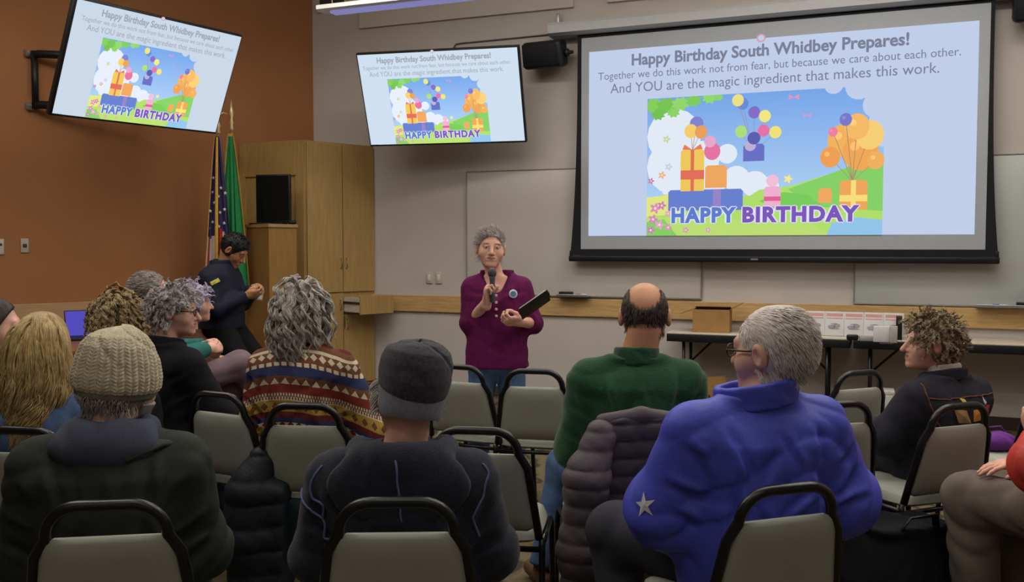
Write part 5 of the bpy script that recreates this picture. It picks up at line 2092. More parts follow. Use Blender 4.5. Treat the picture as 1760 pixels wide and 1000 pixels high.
def knit_hat(p, name, prof, m, cols=34, rows=26, amp=0.003, kind='cable', seg=200, nz=90, creases=0.0, parent=None, seed=0, tilt=0.0, sag=0.0):
    """hat surface of revolution in head frame; prof rows: z, rx, ry, cy ordered from brim to crown"""
    pr = np.array(prof)
    t = np.linspace(0, 1, nz)
    ln = np.concatenate([[0], np.cumsum(np.linalg.norm(np.diff(pr[:, :2], axis=0), axis=1))])
    ln /= ln[-1]
    # smooth interpolation through profile
    def sp(c):
        y = np.interp(t, ln, pr[:, c])
        for _ in range(3):
            y[1:-1] = (y[:-2] + 2 * y[1:-1] + y[2:]) / 4
        return y
    z, rx, ry, cy = [sp(c) for c in range(4)]
    th = np.linspace(0, 2 * PI, seg, endpoint=False)
    TH, T = np.meshgrid(th, t)
    Z = z[:, None] + 0 * TH
    if kind == 'cable':
        ph = TH * cols + 0.8 * np.sin(3 * TH + 6 * T)
        d = amp * 1.5 * (np.abs(np.sin(ph / 2)) ** 0.8) + amp * 0.30 * np.sin(T * rows * 2 * PI + 2.4 * np.cos(ph / 2)) * np.abs(np.sin(ph / 2)) + amp * 0.6 * np.sin(2 * TH + 5 * T) * T
    elif kind == 'rib':
        d = amp * np.sin(TH * cols)
    else:
        d = amp * np.sin(TH * cols) * np.sin(T * rows * 2 * PI)
    if creases:
        w = np.sin(2.3 * np.sin(TH + seed) + 5 * T + seed) + 0.6 * np.sin(3 * TH + 7 * T + 2 * seed)
        d = d - creases * np.clip(T - 0.15, 0, 1) * np.exp(-(w / 0.35) ** 2)
    fall = np.clip((1 - T) * 8, 0, 1)
    d = d * fall
    X = (rx[:, None] + d) * np.cos(TH)
    Y = cy[:, None] + (ry[:, None] + d) * np.sin(TH)
    Z = Z + tilt * (Y + 0.14) * (1 - T) - sag * np.clip(T - 0.3, 0, 1) * (Y < 0) * np.abs(Y) * 4 + 0.006 * np.sin(TH + seed) * T
    V = np.stack([X, Y, Z], -1).reshape(-1, 3)
    i = np.arange(nz - 1)[:, None] * seg
    k = np.arange(seg)[None]
    k2 = (k + 1) % seg
    Fq = np.stack([i + k, i + k2, i + seg + k2, i + seg + k], -1).reshape(-1, 4)
    return link(name, np_mesh(name, p.from_head(V), Fq), m, parent or p.root)


def hood(p, m, r=0.16, z=1.0, y=-0.14, name='hood', sz=(0.17, 0.075, 0.10), seam=None, step=0.009, droop=0.0, parent=None, amp=0.006, ring=(0.105, 0.035), ringz=1.075, ringy=-0.02):
    """hood lying on the back: a pouch with a soft rolled rim around the neck"""
    def fn(P):
        d = ell(P, (0, y, z), sz)
        rx, rr = ring
        q = np.sqrt(P[:, 0] ** 2 + ((P[:, 1] - ringy) * 1.05) ** 2) - rx
        zc = P[:, 2] - ringz - 0.35 * (-(P[:, 1] - ringy))*0.0
        tor = np.sqrt(q ** 2 + (zc * 0.8) ** 2) - rr
        tor = smax(tor, P[:, 1] - ringy - 0.055, 0.02)
        d = smin(d, tor, 0.04)
        return d + folds(P, amp, 1.1, 2.0)
    lo = (-0.26, y - 0.14, z - 0.18)
    hi = (0.26, 0.12, ringz + 0.10)
    return p.cloth(name, fn, m, lo, hi, step, parent)


def cap_man():
    p = Person('person in ribbed beige knit cap and dark green jacket with grey hood', (207, 660, 598), 9, head=(-34, -4, 6), hs=1.02, drop=0.205, sh=0.185, rE=(0.225, 0.06, 0.60), lE=(-0.245, 0.05, 0.60), hp=(0.02, 0.02, 0))
    p.body(SK_PINK, base=0.016, fine=0.006, hand_fine=0.02, neck_r=0.056)
    green = cloth('jacket_dark_green', srgb(49, 55, 50), 0.2, 300, var=0.05, rough=0.8)
    tp = p.top(green, grow=0.035, arm=(0.088, 0.082, 0.055), hem=0.40, amp=0.010, crease=0.010, seed=0.7, step=0.009, pad=0.05, neck_cut=0.06, bulge=0.012)
    zs_ = p.J['shz']
    grey = cloth('hood_blue_grey', srgb(72, 76, 92), 0.3, 300)
    hood(p, grey, z=zs_ + 0.045, y=-0.09, sz=(0.140, 0.075, 0.060), ring=(0.098, 0.034), ringz=zs_ + 0.075, amp=0.009, parent=tp)
    # turned-up collar wing at the right
    mb = MB()
    mb.tube([(0.06, -0.13, zs_ + 0.02), (0.14, -0.08, zs_ + 0.05), (0.20, -0.02, zs_ + 0.045), (0.225, 0.04, zs_ + 0.03)], [0.03, 0.036, 0.03, 0.008], 10, flat=(0.35, 1.0))
    mb.build('collar', cloth('collar_grey', srgb(66, 70, 70), 0.2, 300), tp)
    p.trousers(M_DARKPANT, step=0.016)
    p.shoes(M_SHOE)
    hm = hair_mat('hair_white_grey', srgb(120, 112, 108), srgb(206, 200, 194))
    cap_shell(p, 0.010, hm, zlow=-0.085, fwd=-0.01, bump=0.0014)
    r, n = skull_roots(500, 9, lambda q: short_keep(-0.085, -0.01)(q) & (q[:, 2] < 0.0), 0.006)
    p.strands(grow(r, n * 0.6 + np.array([0, -0.1, -0.5]), 6, 0.006, grav=0.15, wave=0.003, wlen=0.03, cols=SK, seed=4), 0.0018, hm, name='hair_tufts')
    # short white beard along the jaw
    def beard(P):
        d = head_field(P, ear=False) - 0.007
        d = smax(d, P[:, 2] + 0.045, 0.006)
        d = smax(d, 0.02 - P[:, 1], 0.006)
        return smax(d, -ell(P, (0, 0.10, -0.062), (0.026, 0.03, 0.012)), 0.004)
    p.head_shape('beard', beard, hm, (-0.1, -0.02, -0.14), (0.1, 0.14, 0.0), 0.006)
    beige = mat('knit_beige', srgb(212, 200, 174), 0.95, 0.10, 40, bump=0.5, bscale=500, spec=0.1, sheen=0.2)
    bd = mat('knit_band_grey', srgb(128, 124, 112), 0.95, 0.08, 60, bump=0.4, bscale=500, spec=0.1)
    hat = knit_hat(p, 'knit_cap', [(-0.012, 0.098, 0.112, -0.012), (0.0, 0.105, 0.120, -0.013), (0.03, 0.107, 0.121, -0.016), (0.075, 0.100, 0.112, -0.02), (0.115, 0.087, 0.097, -0.024), (0.140, 0.068, 0.076, -0.026), (0.155, 0.046, 0.050, -0.024), (0.166, 0.020, 0.022, -0.02), (0.166, 0.001, 0.001, -0.02)], beige, cols=38, rows=24, amp=0.0042, creases=0.010, seed=1, seg=340, nz=130)
    knit_hat(p, 'cap_band', [(-0.034, 0.088, 0.106, -0.012), (-0.030, 0.094, 0.112, -0.012), (-0.018, 0.098, 0.116, -0.012), (-0.006, 0.100, 0.117, -0.012), (0.004, 0.090, 0.104, -0.012)], bd, cols=90, amp=0.001, kind='rib', nz=20, parent=hat)


def hoodie_person():
    p = Person('person in dark grey slouch beanie and navy hooded sweatshirt, nearest in the middle', (703, 684, 596), 1, head=(20, -4, 8), hs=1.03, drop=0.205, sh=0.185, lE=(-0.240, 0.04, 0.60), rE=(0.235, 0.04, 0.61), hp=(0.015, 0.02, 0))
    p.body(SK_PINK, base=0.016, fine=0.006, hand_fine=0.02, neck_r=0.058)
    navy = cloth('fleece_navy', srgb(40, 43, 56), 0.4, 260, var=0.10, scale=40, sheen=0.15)
    tp = p.top(navy, grow=0.030, arm=(0.088, 0.084, 0.060), hem=0.38, amp=0.009, crease=0.010, seed=2.3, step=0.009, pad=0.05, neck_cut=0.068, bulge=0.012, name='hoodie')
    zs_ = p.J['shz']
    dz_ = zs_ - 0.955
    hd = hood(p, navy, z=zs_ - 0.01, y=-0.135, sz=(0.195, 0.055, 0.110), ring=(0.125, 0.036), ringz=zs_ + 0.055, ringy=-0.03, amp=0.005, parent=tp)
    blue = mat('blue_piping', srgb(92, 106, 150), 0.8, 0.05)
    # centre seam of the hood and armhole seams, laid on the cloth by shrinking onto it
    def seam(pts, tgt):
        pass
    deps = None
    from mathutils.bvhtree import BVHTree
    def bvh(o):
        me = o.data
        return BVHTree.FromPolygons([v.co[:] for v in me.vertices], [list(q.vertices) for q in me.polygons])
    bh, bt = bvh(hd), bvh(tp)

    def lay(pts, trees, r=0.0035, n=40):
        P = [np.array(q, float) for q in pts]
        out = []
        for i in range(n):
            u = i / (n - 1) * (len(P) - 1)
            a = min(int(u), len(P) - 2)
            q = Vector(P[a] + (P[a + 1] - P[a]) * (u - a)) + Vector((0, 0, dz_))
            best = None
            for tr in trees:
                h = tr.find_nearest(q)
                if h[0] is not None and (best is None or h[3] < best[3]):
                    best = h
            out.append(best[0] + best[1] * 0.0015)
        for _ in range(4):
            out = [out[0]] + [(out[i - 1] + out[i] * 2 + out[i + 1]) / 4 for i in range(1, n - 1)] + [out[-1]]
        return MB().tube(out, r, 6)
    lay([(0.0, -0.12, 1.05), (0.003, -0.215, 0.97), (0.006, -0.215, 0.90), (0.012, -0.20, 0.83)], [bh]).build('hood_seam', blue, hd)
    lay([(0.235, -0.10, 1.01), (0.275, -0.12, 0.98), (0.262, -0.16, 0.90), (0.250, -0.18, 0.82), (0.262, -0.18, 0.75)], [bt]).build('sleeve_seam', blue, tp)
    lay([(-0.22, -0.10, 1.0), (-0.27, -0.12, 0.93), (-0.255, -0.16, 0.86), (-0.24, -0.17, 0.80), (-0.20, -0.17, 0.74)], [bt]).build('sleeve_seam', blue, tp)
    lay([(-0.33, -0.02, 0.92), (-0.29, -0.13, 0.86), (-0.25, -0.17, 0.83)], [bt]).build('sleeve_seam', blue, tp)
    p.trousers(M_DARKPANT, step=0.016)
    p.shoes(M_SHOE)
    hm = hair_mat('hair_silver', srgb(150, 142, 140), srgb(214, 208, 206))
    r, n = skull_roots(380, 12, lambda q: (q[:, 2] < 0.05) & (q[:, 2] > -0.03) & (q[:, 1] > -0.02) & (q[:, 1] < 0.065) & (np.abs(q[:, 0]) > 0.055), 0.006)
    p.strands(grow(r, n * 0.9 + np.array([0, 0.3, -0.2]), 8, 0.006, grav=0.16, wave=0.002, wlen=0.05, cols=SK, seed=4), 0.0016, hm, name='hair')
    char = mat('beanie_charcoal', srgb(64, 62, 70), 0.95, 0.22, 90, bump=0.5, bscale=420, spec=0.1, sheen=0.2)
    lt = mat('beanie_grey', srgb(124, 126, 138), 0.95, 0.10, 90, bump=0.4, bscale=420, spec=0.1, sheen=0.2)
    hat = knit_hat(p, 'beanie', [(-0.016, 0.088, 0.106, -0.026), (0.012, 0.096, 0.116, -0.030), (0.05, 0.101, 0.120, -0.036), (0.095, 0.099, 0.114, -0.042), (0.128, 0.088, 0.100, -0.046), (0.150, 0.062, 0.070, -0.05), (0.160, 0.032, 0.036, -0.05), (0.163, 0.001, 0.001, -0.05)], char, cols=110, amp=0.0006, kind='rib', creases=0.014, seed=0.8, tilt=0.26, seg=260)
    knit_hat(p, 'beanie_band', [(-0.048, 0.083, 0.105, -0.024), (-0.040, 0.087, 0.109, -0.024), (-0.015, 0.091, 0.112, -0.025), (0.02, 0.094, 0.114, -0.027), (0.06, 0.092, 0.112, -0.03), (0.09, 0.080, 0.10, -0.03)], lt, cols=110, amp=0.0008, kind='rib', nz=24, parent=hat)
    p.glasses(M_GLASS)


def blue_man():
    p = Person('white haired person with glasses in bright blue jacket, nearest at right', (1326, 604, 578), 15, head=(30, -2, -3), hs=1.13, drop=0.215, sh=0.200,
               lE=(-0.255, 0.05, 0.71), lW=(-0.16, 0.28, 0.64), rE=(0.285, -0.02, 0.725), rW=(0.17, 0.20, 0.64),
               lK=(-0.285, 0.38, 0.55), rK=(0.14, 0.42, 0.54), lA=(-0.26, 0.30, 0.09), hp=(0.045, -0.03, 0))
    brow = mat('brow_white', srgb(170, 156, 150), 0.8)
    p.body(SK_PINK, base=0.016, fine=0.0045, hand_fine=0.02, brow=brow, jaw=1.06, nose=0.85, neck_r=0.062)
    blue = mat('nylon_blue', srgb(72, 80, 192), 0.5, 0.05, 10, bump=0.12, bscale=60, spec=0.35)

    def puff(P, d):
        # blouson: fabric gathers over the hem
        return smin(d, loft(P, [(0.46, 0, 0.01, 0.20, 0.14), (0.58, 0, -0.005, 0.215, 0.145), (0.74, 0, -0.015, 0.205, 0.138)], 0.0), 0.05)
    tp = p.top(blue, grow=0.040, arm=(0.098, 0.105, 0.062), hem=0.43, amp=0.011, crease=0.012, sc=0.9, seed=5.1, step=0.0078, pad=0.06, neck_cut=0.064, bulge=0.018, extra=puff)
    zs_ = p.J['shz']
    p.collar(blue, r=0.096, h0=zs_ + 0.050, h1=zs_ + 0.128, th=0.012, tilt=-0.12, flare=0.016, parent=tp, back=0.0, tiltx=0.16)
    st = mat('star_white', srgb(206, 202, 210), 0.7)
    from mathutils.bvhtree import BVHTree
    bt = BVHTree.FromPolygons([v.co[:] for v in tp.data.vertices], [list(q.vertices) for q in tp.data.polygons])
    h = bt.find_nearest(Vector((-0.42, -0.06, 0.76)))
    nrm = h[1]
    nrm = (nrm + Vector((0, -0.35, 0))).normalized()
    a = nrm.cross(Vector((0, 0, 1))).normalized()
    b = a.cross(nrm)
    pts = []
    for i in range(10):
        r = 0.040 if i % 2 == 0 else 0.014
        an = i * PI / 5 + 0.2
        q = h[0] + a * r * math.sin(an) + b * r * math.cos(an)
        hh = bt.find_nearest(q)
        pts.append(hh[0] + hh[1] * 0.002)
    MB().add([h[0] + nrm * 0.003] + pts, [[0, i + 1, (i + 1) % 10 + 1] for i in range(10)]).build('sleeve_star', st, tp)
    p.trousers(cloth('trousers_charcoal', srgb(58, 58, 66), 0.2, 400), r=(0.108, 0.088, 0.07), step=0.012, amp=0.008)
    p.shoes(M_SHOE)
    hm = hair_mat('hair_white', srgb(198, 184, 178), srgb(232, 226, 222))
    cap_shell(p, 0.004, hm, zlow=-0.074, fwd=-0.022, bump=0.0008, step=0.004)
    r, n = skull_roots(4200, 21, short_keep(-0.066, 0.0), 0.002)
    up = np.clip((r[:, 2] - 0.03) / 0.08, 0, 1)
    d0 = n * 0.16 + np.array([0, -0.45, 0.0])
    d0[:, 2] += -0.75 * (1 - up)
    d0[:, 1] += -0.25 * up
    p.strands(grow(r, d0, 7, 0.005, grav=0.05, wave=0.0018, wlen=0.05, cols=[(c, q - 0.001) for c, q in SK], seed=8), 0.0011, hm, name='hair_tufts')
    p.glasses(M_GLASS)
    # hearing aid hook behind the left ear
    return p


def fair_isle():
    """knitted bands: lozenge rows and stripes by height"""
    m = bpy.data.materials.new('patterned_knit')
    m.use_nodes = True
    nt = m.node_tree
    b = nt.nodes['Principled BSDF']
    b.inputs['Roughness'].default_value = 0.95
    b.inputs['Specular IOR Level'].default_value = 0.1
    L = nt.links.new

    def math_(op, a, c=None, d=None):
        n = nt.nodes.new('ShaderNodeMath')
        n.operation = op
        for i, v in enumerate((a, c, d)):
            if v is None:
                continue
            if isinstance(v, (int, float)):
                n.inputs[i].default_value = v
            else:
                L(v, n.inputs[i])
        return n.outputs[0]
    tc = nt.nodes.new('ShaderNodeTexCoord')
    sp = nt.nodes.new('ShaderNodeSeparateXYZ')
    L(tc.outputs['Object'], sp.inputs[0])
    nz = nt.nodes.new('ShaderNodeTexNoise')
    nz.inputs['Scale'].default_value = 5
    L(tc.outputs['Object'], nz.inputs['Vector'])
    ax_ = math_('ABSOLUTE', sp.outputs[0])
    drop = math_('MULTIPLY', math_('POWER', ax_, 2.0), 0.85)
    z = math_('ADD', math_('ADD', sp.outputs[2], drop), math_('MULTIPLY_ADD', nz.outputs['Fac'], 0.016, -0.052))
    x = math_('ADD', sp.outputs[0], math_('MULTIPLY', sp.outputs[1], 0.7))
    t = math_('MULTIPLY_ADD', z, 1 / 0.60, -0.48 / 0.60)          # 0 at z=.48, 1 at z=1.08
    cr = nt.nodes.new('ShaderNodeValToRGB')
    cr.color_ramp.interpolation = 'CONSTANT'
    maroon, brown, navy, cream, gold, red = [srgb(*c) for c in ((104, 46, 46), (112, 74, 56), (56, 60, 96), (206, 194, 168), (176, 142, 66), (128, 56, 46))]
    bands = [(0.48, maroon), (0.60, brown), (0.66, gold), (0.685, cream), (0.70, navy), (0.72, maroon), (0.745, gold), (0.795, cream), (0.812, brown), (0.825, red), (0.865, brown), (0.90, navy), (0.945, brown), (0.965, brown), (1.00, cream), (1.012, brown), (1.03, maroon)]
    e = cr.color_ramp.elements
    for i, (zz, c) in enumerate(bands):
        pos = max(0, (zz - 0.48) / 0.60)
        if i < 2:
            q = e[i]
            q.position = pos
        else:
            q = e.new(pos)
        q.color = c
    L(t, cr.inputs[0])
    col = cr.outputs[0]

    def overlay(col, z0, hh, period, colr, shape, width=0.5, thr=1.0):
        fx = math_('ABSOLUTE', math_('SUBTRACT', math_('FRACT', math_('DIVIDE', x, period)), 0.5))
        fz = math_('DIVIDE', math_('ABSOLUTE', math_('SUBTRACT', z, z0)), hh)
        if shape == 'lozenge':
            v = math_('ADD', math_('DIVIDE', fx, width), fz)
            msk = math_('LESS_THAN', v, thr)
        elif shape == 'square':
            msk = math_('MULTIPLY', math_('LESS_THAN', fx, width), math_('LESS_THAN', fz, 1.0))
        else:          # triangle
            fz2 = math_('DIVIDE', math_('SUBTRACT', z, z0 - hh), 2 * hh)
            ins = math_('MULTIPLY', math_('GREATER_THAN', fz2, 0.0), math_('LESS_THAN', fz2, 1.0))
            msk = math_('MULTIPLY', ins, math_('LESS_THAN', math_('ADD', math_('DIVIDE', fx, width), fz2), 1.0))
        mx = nt.nodes.new('ShaderNodeMix')
        mx.data_type = 'RGBA'
        L(msk, mx.inputs[0])
        L(col, mx.inputs[6])
        mx.inputs[7].default_value = colr
        return mx.outputs[2]
    col = overlay(col, 0.985, 0.014, 0.042, cream, 'lozenge', 0.42)
    col = overlay(col, 0.952, 0.008, 0.036, cream, 'square', 0.34)
    col = overlay(col, 0.880, 0.013, 0.050, cream, 'tri', 0.42)
    col = overlay(col, 0.822, 0.006, 0.014, cream, 'square', 0.26)
    col = overlay(col, 0.806, 0.006, 0.014, red, 'square', 0.24)
    col = overlay(col, 0.770, 0.018, 0.050, brown, 'lozenge', 0.32)
    col = overlay(col, 0.692, 0.012, 0.040, maroon, 'lozenge', 0.4)
    col = overlay(col, 0.630, 0.014, 0.044, cream, 'lozenge', 0.4)
    col = overlay(col, 0.560, 0.012, 0.040, gold, 'tri', 0.4)
    n2 = nt.nodes.new('ShaderNodeTexNoise')
    n2.inputs['Scale'].default_value = 260
    L(tc.outputs['Object'], n2.inputs['Vector'])
    ml = nt.nodes.new('ShaderNodeMix')
    ml.data_type = 'RGBA'
    ml.blend_type = 'MULTIPLY'
    ml.inputs[0].default_value = 0.5
    L(col, ml.inputs[6])
    mr = nt.nodes.new('ShaderNodeMapRange')
    mr.inputs[1].default_value = 0.3
    mr.inputs[2].default_value = 0.7
    mr.inputs[3].default_value = 0.6
    mr.inputs[4].default_value = 1.3
    L(n2.outputs['Fac'], mr.inputs[0])
    L(mr.outputs[0], ml.inputs[7])
    L(ml.outputs[2], b.inputs['Base Color'])
    bp = nt.nodes.new('ShaderNodeBump')
    bp.inputs['Strength'].default_value = 0.5
    bp.inputs['Distance'].default_value = 0.006
    L(n2.outputs['Fac'], bp.inputs['Height'])
    L(bp.outputs[0], b.inputs['Normal'])
    return m


def sweater_woman():
    p = Person('person with wavy grey hair in banded patterned sweater, seen from behind', (521, 535, 388), -16, head=(-14, 0, 0), hs=0.96, drop=0.225, sh=0.175,
               rE=(0.295, 0.06, 0.67), rW=(0.22, 0.29, 0.63), lE=(-0.255, 0.02, 0.70), lK=(-0.24, 0.40, 0.54), lA=(-0.22, 0.42, 0.09), hp=(-0.01, 0.0, 0))
    p.body(SK_PINK, base=0.017, fine=0.008, hand_fine=0.02)
    p.top(fair_isle(), grow=0.028, arm=(0.082, 0.080, 0.058), hem=0.42, amp=0.009, seed=1.9, step=0.010, pad=0.05, neck_cut=0.055, name='sweater', bulge=0.012)
    p.trousers(M_DENIM, step=0.015, name='jeans')
    p.shoes(M_SHOE)
    hm = hair_mat('hair_wavy_grey', srgb(104, 94, 86), srgb(208, 202, 194))
    # mass of hair falling to the collar
    def mass(P):
        d = cran(P, 0.020)
        d = smin(d, ell(P, (0, -0.045, -0.060), (0.100, 0.078, 0.105)), 0.05)
        d = smin(d, ell(P, (0, -0.060, -0.135), (0.085, 0.055, 0.060)), 0.04)
        d = smax(d, hairline(P, 0, 0.012), 0.012)
        d = smax(d, -ell(P, (0, 0.10, -0.06), (0.062, 0.085, 0.11)), 0.012)
        return d + 0.0035 * np.sin(75 * P[:, 0] + 3 * np.sin(40 * P[:, 2])) + 0.003 * np.sin(60 * P[:, 1] + 3 * np.sin(45 * P[:, 2]))
    p.head_shape('hair', mass, hm, (-0.16, -0.18, -0.24), (0.16, 0.13, 0.17), 0.006)
    keep = lambda q: ((q[:, 1] - 0.034) * 0.82 - (q[:, 2] + 0.022) * 0.56 < 0) & (q[:, 2] > -0.05)
    r, n = skull_roots(3000, 31, keep, 0.012)
    cols = [(np.array([0, -0.016, 0.030]), np.array([0.092, 0.112, 0.106])), (np.array([0, -0.042, -0.07]), np.array([0.098, 0.078, 0.105]))]

    def d0(q, nn, g):
        return nn * 0.45 + np.array([0, -0.15, -0.25]) + g.normal(0, 0.22, q.shape)
    p.strands(locks(r, n, 170, d0, 22, 0.0105, tipw=0.40, fuzz=0.0022, seed=6, grav=0.26, wave=0.012, wlen=0.085, coil=0.008, cols=cols), 0.0015, hm, name='hair_waves', tip=0.25)


def bald_man():
    p = Person('balding person in green corduroy shirt, seen from behind in the second row', (1108, 544, 428), -2, head=(-6, -6, 0), hs=1.14, drop=0.232, sh=0.190,
               lE=(-0.235, 0.02, 0.68), rE=(0.235, 0.02, 0.68), lK=(-0.27, 0.36, 0.52), lA=(-0.36, 0.26, 0.10), lT=(-0.05, 0.12, -0.05), hp=(0.035, 0.01, 0))
    p.body(SK_WARM, base=0.016, fine=0.005, hand_fine=0.02, neck_r=0.066)
    green = mat('corduroy_green', srgb(38, 76, 52), 0.9, 0.10, 10, bump=0.3, bscale=120, spec=0.1, sheen=0.2)
    tp = p.top(green, grow=0.026, arm=(0.084, 0.080, 0.055), hem=0.44, amp=0.009, crease=0.009, seed=3.4, step=0.009, pad=0.052, neck_cut=0.062, name='shirt', bulge=0.014)
    zs_ = p.J['shz']
    p.collar(green, r=0.080, h0=zs_ + 0.040, h1=zs_ + 0.112, th=0.008, tilt=-0.1, parent=tp)
    p.trousers(M_DENIM, step=0.013, name='jeans', r=(0.10, 0.082, 0.072))
    p.shoes(mat('boot_brown', srgb(92, 62, 44), 0.6, 0.1))
    hm = hair_mat('hair_fringe_dark', srgb(44, 36, 32), srgb(100, 88, 80))
    def fringe(P):
        d = cran(P, 0.0045) + 0.0008 * np.sin(260 * P[:, 0]) * np.sin(240 * P[:, 2])
        d = smax(d, hairline(P, 0, -0.034), 0.006)
        d = smax(d, -0.098 - P[:, 2], 0.008)
        d = smax(d, -ell(P, (0, 0.00, 0.125), (0.066, 0.098, 0.088)), 0.008)
        d = smax(d, -ell(P, (0, -0.075, 0.085), (0.056, 0.075, 0.072)), 0.012)
        for s in (-1, 1):
            d = smax(d, -ell(P, (s * 0.085, -0.010, -0.004), (0.03, 0.024, 0.036)), 0.006)
        return d
    p.head_shape('hair', fringe, hm, (-0.12, -0.15, -0.13), (0.12, 0.12, 0.15), 0.0045)
    keep = lambda q: short_keep(-0.070, -0.02)(q) & (((q[:, 0] / 0.062) ** 2 + (q[:, 1] / 0.094) ** 2 + ((q[:, 2] - 0.125) / 0.084) ** 2) > 1) & (((q[:, 0] / 0.052) ** 2 + ((q[:, 1] + 0.075) / 0.070) ** 2 + ((q[:, 2] - 0.085) / 0.066) ** 2) > 1)
    r, n = skull_roots(1100, 41, keep, 0.003)
    p.strands(grow(r, n * 0.25 + np.array([0, -0.1, -0.8]), 3, 0.005, cols=[(c, q - 0.002) for c, q in SK], seed=8), 0.0013, hm, name='hair_tufts')
    p.glasses(M_GLASS)


def curls(p, hm, n=1500, K=260, r=0.0016, g=0.008, coil=0.006, steps=11, step=0.0065, seed=1, zlow=-0.09, fwd=0.0, out=0.7, grav=0.08, name='hair_curls', keep=None, wl=0.032):
    kp = keep or (lambda q: ((q[:, 1] - 0.022 - fwd) * 0.82 - (q[:, 2] + 0.022) * 0.56 < 0) & (q[:, 2] > zlow))
    ro, no = skull_roots(n, seed, kp, g)
    cols = [(c, q + g) for c, q in SK]

    def d0(q, nn, gg):
        return nn * out + gg.normal(0, 0.55, q.shape)
    p.strands(locks(ro, no, K, d0, steps, step, tipw=0.6, fuzz=0.0012, seed=seed, grav=grav, wave=coil, wlen=wl, coil=coil, cols=cols), r, hm, name=name, tip=0.5, seed=seed)


def curl_shell(p, hm, g=0.022, zlow=-0.10, fwd=0.0, step=0.006, bump=0.005, ear=False):
    def fn(P):
        d = cran(P, g)
        w = np.sin(95 * P[:, 0] + 2.0 * np.sin(70 * P[:, 2])) * np.sin(100 * P[:, 1] + 2.0 * np.sin(60 * P[:, 0])) + np.sin(90 * P[:, 2] + 2 * np.sin(80 * P[:, 1]))
        d = d + bump * w * 0.7
        d = smax(d, hairline(P, 0, fwd), 0.012)
        d = smax(d, zlow - P[:, 2], 0.012)
        if ear:
            for s in (-1, 1):
                d = smax(d, -ell(P, (s * 0.095, -0.006, -0.012), (0.04, 0.026, 0.036)), 0.008)
        return d
    return p.head_shape('hair', fn, hm, (-0.17, -0.19, -0.17), (0.17, 0.15, 0.19), step)


